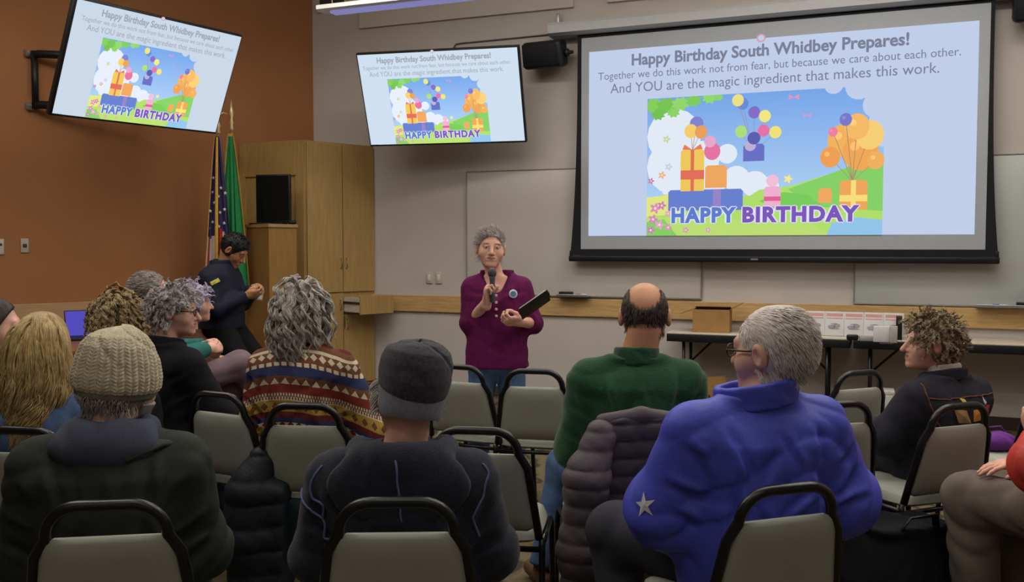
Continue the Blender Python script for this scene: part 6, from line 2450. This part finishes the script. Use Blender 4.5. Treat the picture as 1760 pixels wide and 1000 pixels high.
def denim_woman():
    p = Person('curly haired person in dark denim jacket with colourful back print', (1597, 592, 386), 26, head=(56, 3, 0), hs=0.97, drop=0.205, sh=0.170,
               lE=(-0.26, 0.06, 0.66), rE=(0.24, 0.04, 0.66), hp=(-0.035, 0.03, 0))
    brow = mat('brow_brown', srgb(110, 84, 66), 0.8)
    p.body(SK_PINK, base=0.016, fine=0.0045, hand_fine=0.02, brow=brow, neck_r=0.050)
    dn = cloth('denim_black', srgb(44, 44, 54), 0.35, 420, var=0.12, scale=24)
    tp = p.top(dn, grow=0.028, arm=(0.082, 0.074, 0.052), hem=0.45, amp=0.008, seed=6.6, step=0.010, pad=0.052, neck_cut=0.060, name='denim_jacket', bulge=0.010)
    zs_ = p.J['shz']
    dz_ = zs_ - 0.955 + 0.075
    p.collar(dn, r=0.076, h0=zs_ + 0.035, h1=zs_ + 0.095, th=0.009, tilt=-0.25, parent=tp, flare=0.006)
    p.collar(cloth('cream_collar', srgb(200, 192, 180), 0.2, 300), r=0.060, h0=zs_ + 0.055, h1=zs_ + 0.118, th=0.007, tilt=-0.25, parent=tp, name='shirt_collar')
    from mathutils.bvhtree import BVHTree
    bt = BVHTree.FromPolygons([v.co[:] for v in tp.data.vertices], [list(q.vertices) for q in tp.data.polygons])

    def lay(pts, r, n=30, off=0.001):
        P = [Vector(q) for q in pts]
        out = []
        for i in range(n):
            u = i / (n - 1) * (len(P) - 1)
            a = min(int(u), len(P) - 2)
            h = bt.find_nearest(P[a].lerp(P[a + 1], u - a) + Vector((0, 0, dz_)))
            out.append(h[0] + h[1] * off)
        return MB().tube(out, r, 6)
    st = mat('stitch_brown', srgb(110, 70, 50), 0.8)
    lay([(-0.22, -0.16, 0.885), (-0.1, -0.19, 0.895), (0.05, -0.19, 0.897), (0.20, -0.15, 0.885)], 0.003).build('yoke_seam', st, tp)
    lay([(-0.215, -0.10, 0.99), (-0.22, -0.14, 0.90), (-0.20, -0.16, 0.80), (-0.18, -0.17, 0.70)], 0.003).build('armhole_seam', st, tp)

    def patch(outline, c, name, colr):
        pts = []
        for (x, z) in outline:
            h = bt.find_nearest(Vector((x - 0.075, -0.22, z + dz_ + 0.03)))
            pts.append(h[0] + h[1] * 0.003)
        cc = bt.find_nearest(Vector((c[0] - 0.075, -0.22, c[1] + dz_ + 0.03)))
        ctr = cc[0] + cc[1] * 0.006
        n = len(pts)
        MB().add([ctr] + pts, [[0, i + 1, (i + 1) % n + 1] for i in range(n)]).build(name, mat('print_' + name, colr, 0.8), tp)
    patch([(0.00, 0.885), (0.03, 0.872), (0.05, 0.84), (0.055, 0.80), (0.02, 0.805), (0.012, 0.85)], (0.032, 0.84), 'moon_print', srgb(196, 190, 92))
    patch([(0.145, 0.885), (0.155, 0.86), (0.175, 0.83), (0.19, 0.835), (0.20, 0.872), (0.212, 0.84), (0.20, 0.805), (0.165, 0.805), (0.142, 0.84)], (0.178, 0.822), 'horn_print', srgb(196, 196, 204))
    patch([(0.06, 0.80), (0.14, 0.80), (0.13, 0.74), (0.07, 0.74)], (0.10, 0.77), 'orange_print', srgb(190, 128, 56))
    patch([(-0.02, 0.80), (0.05, 0.79), (0.04, 0.74), (-0.03, 0.745)], (0.01, 0.77), 'tan_print', srgb(160, 126, 92))
    patch([(0.145, 0.795), (0.185, 0.79), (0.18, 0.74), (0.145, 0.74)], (0.163, 0.77), 'pale_print', srgb(150, 160, 166))
    patch([(0.195, 0.80), (0.222, 0.80), (0.215, 0.73), (0.19, 0.73)], (0.207, 0.77), 'red_print', srgb(180, 58, 44))
    p.trousers(M_DARKPANT, step=0.016)
    p.shoes(M_SHOE)
    hm = hair_mat('hair_curly_sandy', srgb(96, 82, 62), srgb(168, 152, 122))
    curl_shell(p, hm, 0.012, zlow=-0.075, fwd=0.0, ear=True)
    curls(p, hm, 2200, 380, seed=51, g=0.010, keep=lambda q: ((q[:, 1] - 0.014) * 0.82 - (q[:, 2] + 0.022) * 0.56 < 0) & (q[:, 2] > -0.07) & ~((((q[:, 1] + 0.004) / 0.026) ** 2 + ((q[:, 2] + 0.012) / 0.036) ** 2 < 1) & (np.abs(q[:, 0]) > 0.05)))
    er = MB().lathe([(0.001, -0.007), (0.006, -0.003), (0.006, 0.003), (0.001, 0.007)], 10, M=Matrix.Translation(Vector(p.from_head(np.array([-0.086, -0.008, -0.045])))))
    er.build('earring', mat('silver', srgb(200, 200, 206), 0.25, metal=0.8), p.root)


def grey_woman():
    p = Person('grey curly haired person with glasses in black jacket, in profile facing right', (303, 536, 352), -30, head=(-54, -3, 0), hs=0.97, drop=0.225, sh=0.175, rE=(0.255, 0.06, 0.70), rW=(0.16, 0.28, 0.64), rA=(0.06, 0.22, 0.09), hp=(0.03, 0.03, 0))
    brow = mat('brow_grey', srgb(132, 118, 108), 0.8)
    p.body(SK_PINK, base=0.016, fine=0.0045, hand_fine=0.02, brow=brow, neck_r=0.055)
    blk = cloth('jacket_black', srgb(26, 26, 30), 0.25, 300)
    tp = p.top(blk, grow=0.030, arm=(0.082, 0.078, 0.055), hem=0.42, amp=0.007, seed=2.9, step=0.011, pad=0.05, neck_cut=0.058, bulge=0.01)
    zs_ = p.J['shz']
    p.collar(blk, r=0.076, h0=zs_ + 0.045, h1=zs_ + 0.105, th=0.012, tilt=-0.2, parent=tp)
    p.trousers(M_DARKPANT, step=0.016)
    p.shoes(M_SHOE)
    hm = hair_mat('hair_grey_curly', srgb(112, 106, 104), srgb(196, 192, 190))
    curl_shell(p, hm, 0.012, zlow=-0.085, fwd=-0.004, ear=True, bump=0.004)
    curls(p, hm, 2000, 300, steps=9, coil=0.005, grav=0.14, seed=61, g=0.010, keep=lambda q: ((q[:, 1] - 0.022) * 0.82 - (q[:, 2] + 0.022) * 0.56 < 0) & (q[:, 2] > -0.08) & ~((((q[:, 1] + 0.004) / 0.026) ** 2 + ((q[:, 2] + 0.012) / 0.036) ** 2 < 1) & (np.abs(q[:, 0]) > 0.05)))
    p.glasses(M_GLASS)


def teal_man():
    p = Person('person in teal shirt by left wall, hands clasped over crossed legs', (262, 504, 268), -66, head=(0, 6, 0), hs=1.1, sh=0.18, scale_body=False, shz=1.01,
               rE=(0.25, 0.10, 0.80), rW=(0.07, 0.34, 0.83), lE=(-0.25, 0.10, 0.80), lW=(-0.06, 0.33, 0.84), rF=(-0.55, 0.75, 0.1), rP=(-0.6, -0.4, -0.5), lF=(0.5, 0.75, 0.15), lP=(0.6, -0.4, -0.5),
               rK=(0.10, 0.52, 0.72), lK=(-0.06, 0.46, 0.56), rA=(-0.05, 0.72, 0.38), lA=(-0.08, 0.46, 0.10), rT=(-0.03, 0.13, 0.0), hp=(0, 0.0, 1.245))
    kw = {'r': dict(curl=(55, 60, 40), thumb=0.7), 'l': dict(curl=(55, 60, 40), thumb=0.7)}
    p.body(SK_PINK, base=0.016, fine=0.006, hand_fine=0.0055, kw=kw)
    teal = cloth('shirt_teal', srgb(48, 104, 100), 0.2, 300)
    p.top(teal, grow=0.03, arm=(0.082, 0.072, 0.052), cuff=0.04, hem=0.48, amp=0.007, seed=1.0, step=0.012, name='shirt')
    p.trousers(cloth('trousers_mauve', srgb(116, 96, 104), 0.2, 400), r=(0.098, 0.086, 0.072), step=0.013, amp=0.007)
    p.shoes(M_SHOE)
    hm = hair_mat('hair_teal_grey', srgb(92, 84, 80), srgb(160, 150, 146))
    cap_shell(p, 0.010, hm, zlow=-0.085, fwd=-0.022, bump=0.0014)
    r, n = skull_roots(500, 71, short_keep(-0.08, -0.02), 0.006)
    p.strands(grow(r, n * 0.5 + np.array([0, -0.6, -0.1]), 5, 0.006, cols=SK, seed=3), 0.0018, hm, name='hair_tufts')


def lilac_person():
    p = Person('person with lilac tinted white hair, mostly hidden behind the profile with glasses', (334, 522, 243), -60, hs=1.08)
    p.body(SK_PINK, base=0.02, fine=0.008, hand_fine=0.03)
    p.top(cloth('top_umber', srgb(72, 46, 30), 0.2, 300), grow=0.02, step=0.014)
    p.trousers(M_DARKPANT, step=0.018)
    p.shoes(M_SHOE)
    hm = hair_mat('hair_lilac', srgb(150, 138, 166), srgb(206, 196, 216))
    curl_shell(p, hm, 0.018, zlow=-0.10, fwd=0.004, step=0.008)
    curls(p, hm, 900, 200, seed=81)


def curls_woman():
    p = Person('person with sandy ringlets seen from behind, between beige cap and teal shirt', (210, 553, 305), -20, head=(-8, 0, 0), hs=1.12, sh=0.17)
    p.body(SK_PINK, base=0.02, fine=0.008, hand_fine=0.03)
    p.top(cloth('top_wine', srgb(92, 40, 60), 0.2, 300), grow=0.025, step=0.014)
    p.trousers(M_DARKPANT, step=0.018)
    p.shoes(M_SHOE)
    hm = hair_mat('hair_ringlets', srgb(84, 68, 46), srgb(176, 152, 112))
    def mass(P):
        d = cran(P, 0.018)
        d = smin(d, ell(P, (0, -0.04, -0.07), (0.102, 0.078, 0.10)), 0.05)
        d = smax(d, hairline(P, 0, 0.012), 0.012)
        return smax(d, -ell(P, (0, 0.10, -0.06), (0.06, 0.085, 0.11)), 0.012)
    p.head_shape('hair', mass, hm, (-0.16, -0.18, -0.24), (0.16, 0.13, 0.17), 0.008)
    r, n = skull_roots(2000, 91, lambda q: ((q[:, 1] - 0.034) * 0.82 - (q[:, 2] + 0.022) * 0.56 < 0) & (q[:, 2] > -0.05), 0.014)
    cols = [(np.array([0, -0.016, 0.030]), np.array([0.090, 0.110, 0.104])), (np.array([0, -0.042, -0.07]), np.array([0.098, 0.076, 0.10]))]
    p.strands(locks(r, n, 150, lambda q, nn, g: nn * 0.5 + np.array([0, -0.15, 0.1]) + g.normal(0, 0.2, q.shape), 20, 0.010, tipw=0.35, seed=6, grav=0.30, wave=0.008, wlen=0.038, coil=0.008, cols=cols), 0.0017, hm, name='hair_ringlets', tip=0.5)


def blonde_woman():
    p = Person('person with long wavy blonde hair in blue denim shirt, at left', (77, 592, 442), 4, head=(-6, 0, 0), hs=0.98, sh=0.175, lE=(-0.26, 0.04, 0.62), rE=(0.26, 0.04, 0.62))
    p.body(SK_PINK, base=0.017, fine=0.008, hand_fine=0.03)
    p.top(cloth('shirt_denim', srgb(74, 94, 132), 0.25, 360, var=0.1, scale=18), grow=0.026, arm=(0.082, 0.074, 0.05), hem=0.44, amp=0.007, seed=4.4, step=0.011, pad=0.05, neck_cut=0.055, name='denim_shirt')
    p.trousers(M_DARKPANT, step=0.018)
    p.shoes(M_SHOE)
    hm = hair_mat('hair_blonde', srgb(136, 112, 72), srgb(190, 164, 112), 0.45)
    def mass(P):
        d = cran(P, 0.016)
        d = smin(d, ell(P, (0, -0.045, -0.075), (0.112, 0.078, 0.125)), 0.05)
        d = smin(d, ell(P, (-0.01, -0.085, -0.205), (0.108, 0.055, 0.105)), 0.05)
        d = smin(d, ell(P, (-0.01, -0.105, -0.305), (0.060, 0.042, 0.070)), 0.05)
        d = smax(d, hairline(P, 0, 0.014), 0.012)
        d = smax(d, -ell(P, (0, 0.10, -0.08), (0.06, 0.085, 0.13)), 0.012)
        return d + 0.003 * np.sin(70 * P[:, 0] + 2.5 * np.sin(22 * P[:, 2])) * np.clip(-P[:, 2] * 12, 0, 1)
    p.head_shape('hair', mass, hm, (-0.17, -0.21, -0.40), (0.17, 0.13, 0.17), 0.007)
    r, n = skull_roots(3600, 101, lambda q: ((q[:, 1] - 0.036) * 0.82 - (q[:, 2] + 0.022) * 0.56 < 0) & (q[:, 2] > 0.0) & (q[:, 1] < 0.015), 0.012)
    def d0(q, nn, g):
        v = nn * 0.22 + np.array([0, -0.40, -0.1])
        v[:, 0] += np.sign(q[:, 0]) * 0.12
        return v + g.normal(0, 0.08, q.shape)
    cols = [(np.array([0, -0.016, 0.030]), np.array([0.086, 0.108, 0.101])), (np.array([0, -0.042, -0.09]), np.array([0.104, 0.080, 0.13])), (np.array([-0.01, -0.085, -0.21]), np.array([0.100, 0.056, 0.11]))]
    L = locks(r, n, 140, d0, 30, 0.0145, tipw=0.95, fuzz=0.004, seed=6, grav=0.34, wave=0.0, wlen=0.12, cols=cols)
    # waves develop towards the ends, drawn in to a point behind the back
    m = L.shape[1]
    g = np.random.default_rng(5)
    t = np.linspace(0, 1, m)
    amp = 0.024 * np.clip((t - 0.42) * 2.2, 0, 1)
    ph = 1.2 * np.sin(L[:, 8, :1] * 40)
    L[:, :, 0] += amp * np.sin(t * 17 + ph)
    L[:, :, 1] += amp * 0.8 * np.cos(t * 17 + ph) - 0.010 * np.clip(t - 0.5, 0, 1)
    L[:, :, 0] = -0.01 + (L[:, :, 0] + 0.01) * (1 - 0.42 * np.clip((t - 0.70) / 0.3, 0, 1))
    p.strands(L, 0.0021, hm, name='hair_waves', tip=0.3)


def edge_person():
    p = Person('dark haired person in white top cut off by left picture edge', (-8, 566, 396), -6, head=(-62, 0, 0), hs=1.07, sh=0.16, hp=(0.02, 0.03, 0))
    p.body(SK_PINK, base=0.018, fine=0.006, hand_fine=0.03)
    p.top(cloth('top_white', srgb(204, 198, 194), 0.2, 300), grow=0.02, arm=(0.07, 0.06, 0.045), step=0.012, name='white_top')
    p.trousers(M_DARKPANT, step=0.018)
    p.shoes(M_SHOE)
    hm = hair_mat('hair_dark_brown', srgb(34, 26, 24), srgb(74, 60, 54))
    cap_shell(p, 0.014, hm, zlow=-0.10, fwd=-0.025, bump=0.0014, step=0.006)
    r, n = skull_roots(400, 111, short_keep(-0.09, -0.025), 0.008)
    p.strands(grow(r, n * 0.4 + np.array([0, -0.5, -0.3]), 6, 0.007, grav=0.1, cols=SK, seed=3), 0.002, hm, name='hair_tufts')


def red_person():
    x, y, a = CPOS['red']
    p = Person('person in bright red jacket and brown grey trousers at right edge, hand on knee', (x, y), math.degrees(a), head=(10, 0, 0), sh=0.18, shz=0.96, neck=(0, -0.02, 1.025),
               lE=(-0.27, 0.13, 0.755), lW=(-0.10, 0.25, 0.815), rE=(0.21, 0.08, 0.70), rW=(-0.01, 0.35, 0.69),
               lF=(0.10, 0.30, 0.95), lP=(0.9, -0.2, 0.1), rF=(-0.85, 0.45, -0.10), rP=(0, 0, -1),
               lK=(-0.13, 0.47, 0.545), rK=(0.10, 0.47, 0.535), lA=(-0.12, 0.44, 0.10), rA=(0.12, 0.42, 0.10), hp=(0, 0.02, 1.20),
               torso=[(z - 0.04 * (z > 0.8), a_, b_, c_, d_) for (z, a_, b_, c_, d_) in SEATED['torso']])
    kw = {'l': dict(curl=(22, 32, 22), thumb=0.3), 'r': dict(curl=(8, 12, 10), thumb=0.2)}
    p.body(SK_PINK, base=0.016, fine=0.007, hand_fine=0.0045, kw=kw)
    red = mat('nylon_red', srgb(196, 62, 52), 0.5, 0.05, 10, bump=0.12, bscale=60, spec=0.3)
    p.top(red, grow=0.045, arm=(0.092, 0.095, 0.056), cuff=0.05, hem=0.36, amp=0.011, seed=2.2, step=0.010, pad=0.06, bulge=0.008)
    p.trousers(cloth('trousers_taupe', srgb(106, 96, 88), 0.2, 400), r=(0.105, 0.092, 0.082), step=0.011, amp=0.010)
    p.shoes(M_SHOE)
    hm = hair_mat('hair_dark_brown', srgb(34, 26, 24), srgb(74, 60, 54))
    cap_shell(p, 0.014, hm, zlow=-0.10, bump=0.0014, step=0.007)


# ================================================================== COATS, BAGS AND OTHER LOOSE THINGS
def quilt(P, axis, pitch, amp, ph=0.0):
    u = P[:, axis] + ph + 0.006 * np.sin(9 * P[:, 0] + 9 * P[:, 1])
    return amp * (0.62 - np.abs(np.sin(PI * u / pitch)) ** 0.40) + 0.07 * amp * np.sin(90 * P[:, 0] + 3 * np.sin(40 * P[:, 2]))


def draped(name, label, loc, rz, fn, lo, hi, m, step=0.010):
    t = thing(name, label, 'coat', loc, rz)
    xs, ys, zs = [ax(lo[i], hi[i], step) for i in range(3)]
    V, Fq = surfnet(fn, xs, ys, zs)
    return t, link('coat_body', np_mesh('coat_body', V, Fq), m, t)


def part_sdf(name, fn, lo, hi, m, parent, step=0.010):
    xs, ys, zs = [ax(lo[i], hi[i], step) for i in range(3)]
    V, Fq = surfnet(fn, xs, ys, zs)
    return link(name, np_mesh(name, V, Fq), m, parent)


def grey_puffer():
    x, y, a = CPOS['bald']
    m = cloth('puffer_grey', srgb(92, 84, 90), 0.15, 120, rough=0.55, var=0.06)

    def body(P):
        # hangs over the chair back, down to near the floor
        z = P[:, 2]
        hw = np.interp(z, [0.12, 0.5, 0.78, 0.86, 0.90], [0.235, 0.225, 0.20, 0.16, 0.10]).astype(f32)
        yc = np.interp(z, [0.1, 0.44, 0.85], [-0.30, -0.262, -0.325]).astype(f32)
        q = ((np.abs(P[:, 0]) / hw) ** 3 + (np.abs(P[:, 1] - yc) / 0.045) ** 2.2) ** (1 / 2.6)
        d = (q - 1) * 0.045
        d = smax(d, z - 0.885, 0.03)
        d = smax(d, 0.13 - z, 0.02)
        return d + quilt(P, 2, 0.066, 0.011)
    t, b = draped('puffer_jacket', 'grey quilted puffer jacket hung over the chair of the bald man', (x, y, 0), a, body, (-0.30, -0.42, 0.08), (0.30, -0.16, 0.94), m, 0.0065)

    def slv(P):
        d = chain(P, [(-0.150, -0.345, 0.815), (-0.205, -0.365, 0.66), (-0.225, -0.36, 0.40), (-0.22, -0.35, 0.20)], [0.055, 0.074, 0.076, 0.070], 0.05)
        return d + quilt(P, 2, 0.066, 0.010, 0.02)
    part_sdf('sleeve', slv, (-0.36, -0.48, 0.10), (-0.04, -0.22, 0.92), m, t, 0.0065)

    def slr(P):
        d = chain(P, [(0.150, -0.345, 0.815), (0.205, -0.365, 0.66), (0.225, -0.36, 0.40), (0.22, -0.35, 0.20)], [0.055, 0.074, 0.076, 0.070], 0.05)
        return d + quilt(P, 2, 0.066, 0.010, 0.02)
    part_sdf('sleeve', slr, (0.04, -0.48, 0.10), (0.36, -0.22, 0.92), m, t, 0.0065)
    part_sdf('collar', lambda P: chain(P, [(-0.14, -0.33, 0.865), (0, -0.345, 0.885), (0.14, -0.33, 0.865)], [0.026, 0.030, 0.026], 0.02), (-0.2, -0.40, 0.81), (0.2, -0.28, 0.94), m, t)
    MB().box((-0.128, -0.372, 0.70), (0.012, 0.006, 0.05), 0.002).build('label_tab', M_BLACK, t)


def black_puffer():
    x, y, a = CPOS['sweater']
    m = cloth('puffer_black', srgb(32, 36, 42), 0.15, 120, rough=0.5)

    def body(P):
        d = chain(P, [(-0.20, -0.24, 0.60), (-0.235, -0.27, 0.48), (-0.25, -0.28, 0.28), (-0.23, -0.27, 0.10)], [0.06, 0.095, 0.105, 0.095], 0.03)
        d = smin(d, cone(P, (-0.12, -0.25, 0.46), (-0.10, -0.25, 0.12), 0.06, 0.085), 0.05)
        return d + quilt(P, 2, 0.095, 0.013, 0.03)
    t, b = draped('puffer_coat', 'black quilted puffer coat hanging at left of the patterned sweater chair', (x, y, 0), a, body, (-0.40, -0.42, 0.02), (-0.08, -0.10, 0.72), m)
    part_sdf('lining_panel', lambda P: smax(ell(P, (-0.04, -0.215, 0.33), (0.20, 0.035, 0.17)) + folds(P, 0.008, 1.2), P[:, 2] - 0.44, 0.01), (-0.30, -0.28, 0.12), (0.22, -0.15, 0.5), cloth('coat_teal_lining', srgb(34, 46, 54), 0.2, 200), t)


def black_coat():
    x, y, a = CPOS['coat']
    m = cloth('coat_black', srgb(26, 25, 27), 0.25, 260)

    def body(P):
        z = P[:, 2]
        hw = np.interp(z, [0.2, 0.6, 0.84, 0.9], [0.27, 0.25, 0.20, 0.12]).astype(f32)
        yc = np.interp(z, [0.1, 0.44, 0.85], [-0.28, -0.25, -0.31]).astype(f32)
        q = ((np.abs(P[:, 0]) / hw) ** 3 + (np.abs(P[:, 1] - yc) / 0.05) ** 2.2) ** (1 / 2.6)
        d = (q - 1) * 0.05
        d = smax(d, z - 0.885, 0.03)
        d = smax(d, 0.24 - z, 0.02)
        return d + folds(P, 0.010, 0.9, 2.0)
    t, b = draped('overcoat', 'black coat draped over the chair of the grey haired profile', (x, y, 0), a, body, (-0.33, -0.42, 0.2), (0.33, -0.14, 0.94), m, 0.012)
    part_sdf('sleeve', lambda P: chain(P, [(0.19, -0.33, 0.80), (0.24, -0.36, 0.6), (0.24, -0.35, 0.36)], [0.06, 0.065, 0.055], 0.03) + folds(P, 0.006, 1.3), (0.08, -0.47, 0.28), (0.35, -0.22, 0.9), m, t, 0.012)


def floor_bag():
    g = G(1556, 440)
    m = cloth('bag_black', srgb(22, 22, 26), 0.2, 200)
    t = thing('backpack', 'black bag on floor beneath the chair of the denim jacket woman', 'bag', (g[0], g[1], 0), R_(20))
    part_sdf('bag_body', lambda P: smax(loft(P, [(0.0, 0, 0, 0.20, 0.13), (0.2, 0, 0, 0.21, 0.14), (0.38, 0, 0, 0.16, 0.09)], 0.03, 3.0) + folds(P, 0.010), -P[:, 2] + 0.002, 0.02), (-0.32, -0.24, -0.03), (0.32, 0.24, 0.50), m, t, 0.012)
    MB().tube([(-0.10, -0.09, 0.38), (-0.06, -0.12, 0.46), (0.06, -0.12, 0.46), (0.10, -0.09, 0.38)], 0.013, 8, flat=(0.4, 1.2)).build('strap', M_BLACK, t)
    MB().box((0, -0.165, 0.14), (0.24, 0.02, 0.12), 0.008, rot=(R_(-8), 0, 0)).build('front_pocket', m, t)


def small_things():
    g = G(349, 356)
    t = thing('folder', 'red paper folder standing on floor beside aisle chair leg', 'folder', (g[0], g[1], 0.0), rot=(R_(-6), R_(-10), R_(-50)))
    MB().box((0, 0, 0.17), (0.16, 0.012, 0.33), 0.003).build('cover', mat('folder_red', srgb(176, 64, 74), 0.6), t)
    MB().box((0.0, -0.008, 0.18), (0.15, 0.004, 0.31), 0.001).build('sheets', M_PAPER, t)
    x, y, a = CPOS['far_right']
    o = MB()
    t = thing('purse', 'purple cloth bag on the empty chair seat at right edge', 'bag', (x - 0.06, y - 0.02, 0.478), a)
    part_sdf('bag_body', lambda P: smax(ell(P, (0, 0, 0.04), (0.10, 0.07, 0.05)) + folds(P, 0.005, 1.5), -P[:, 2] + 0.001, 0.01), (-0.18, -0.13, -0.02), (0.18, 0.13, 0.16), cloth('cloth_purple', srgb(112, 58, 140), 0.2, 200), t, 0.008)
    MB().tube([(-0.06, 0, 0.07), (-0.04, 0.02, 0.11), (0.04, 0.02, 0.11), (0.06, 0, 0.07)], 0.006, 6).build('strap', mat('strap_purple', srgb(90, 46, 112), 0.7), t)


for build in (presenter, officer, cap_man, hoodie_person, blue_man, sweater_woman, bald_man, denim_woman, grey_woman, teal_man, lilac_person, curls_woman, blonde_woman, edge_person, red_person, grey_puffer, black_puffer, black_coat, floor_bag, small_things):
    build()
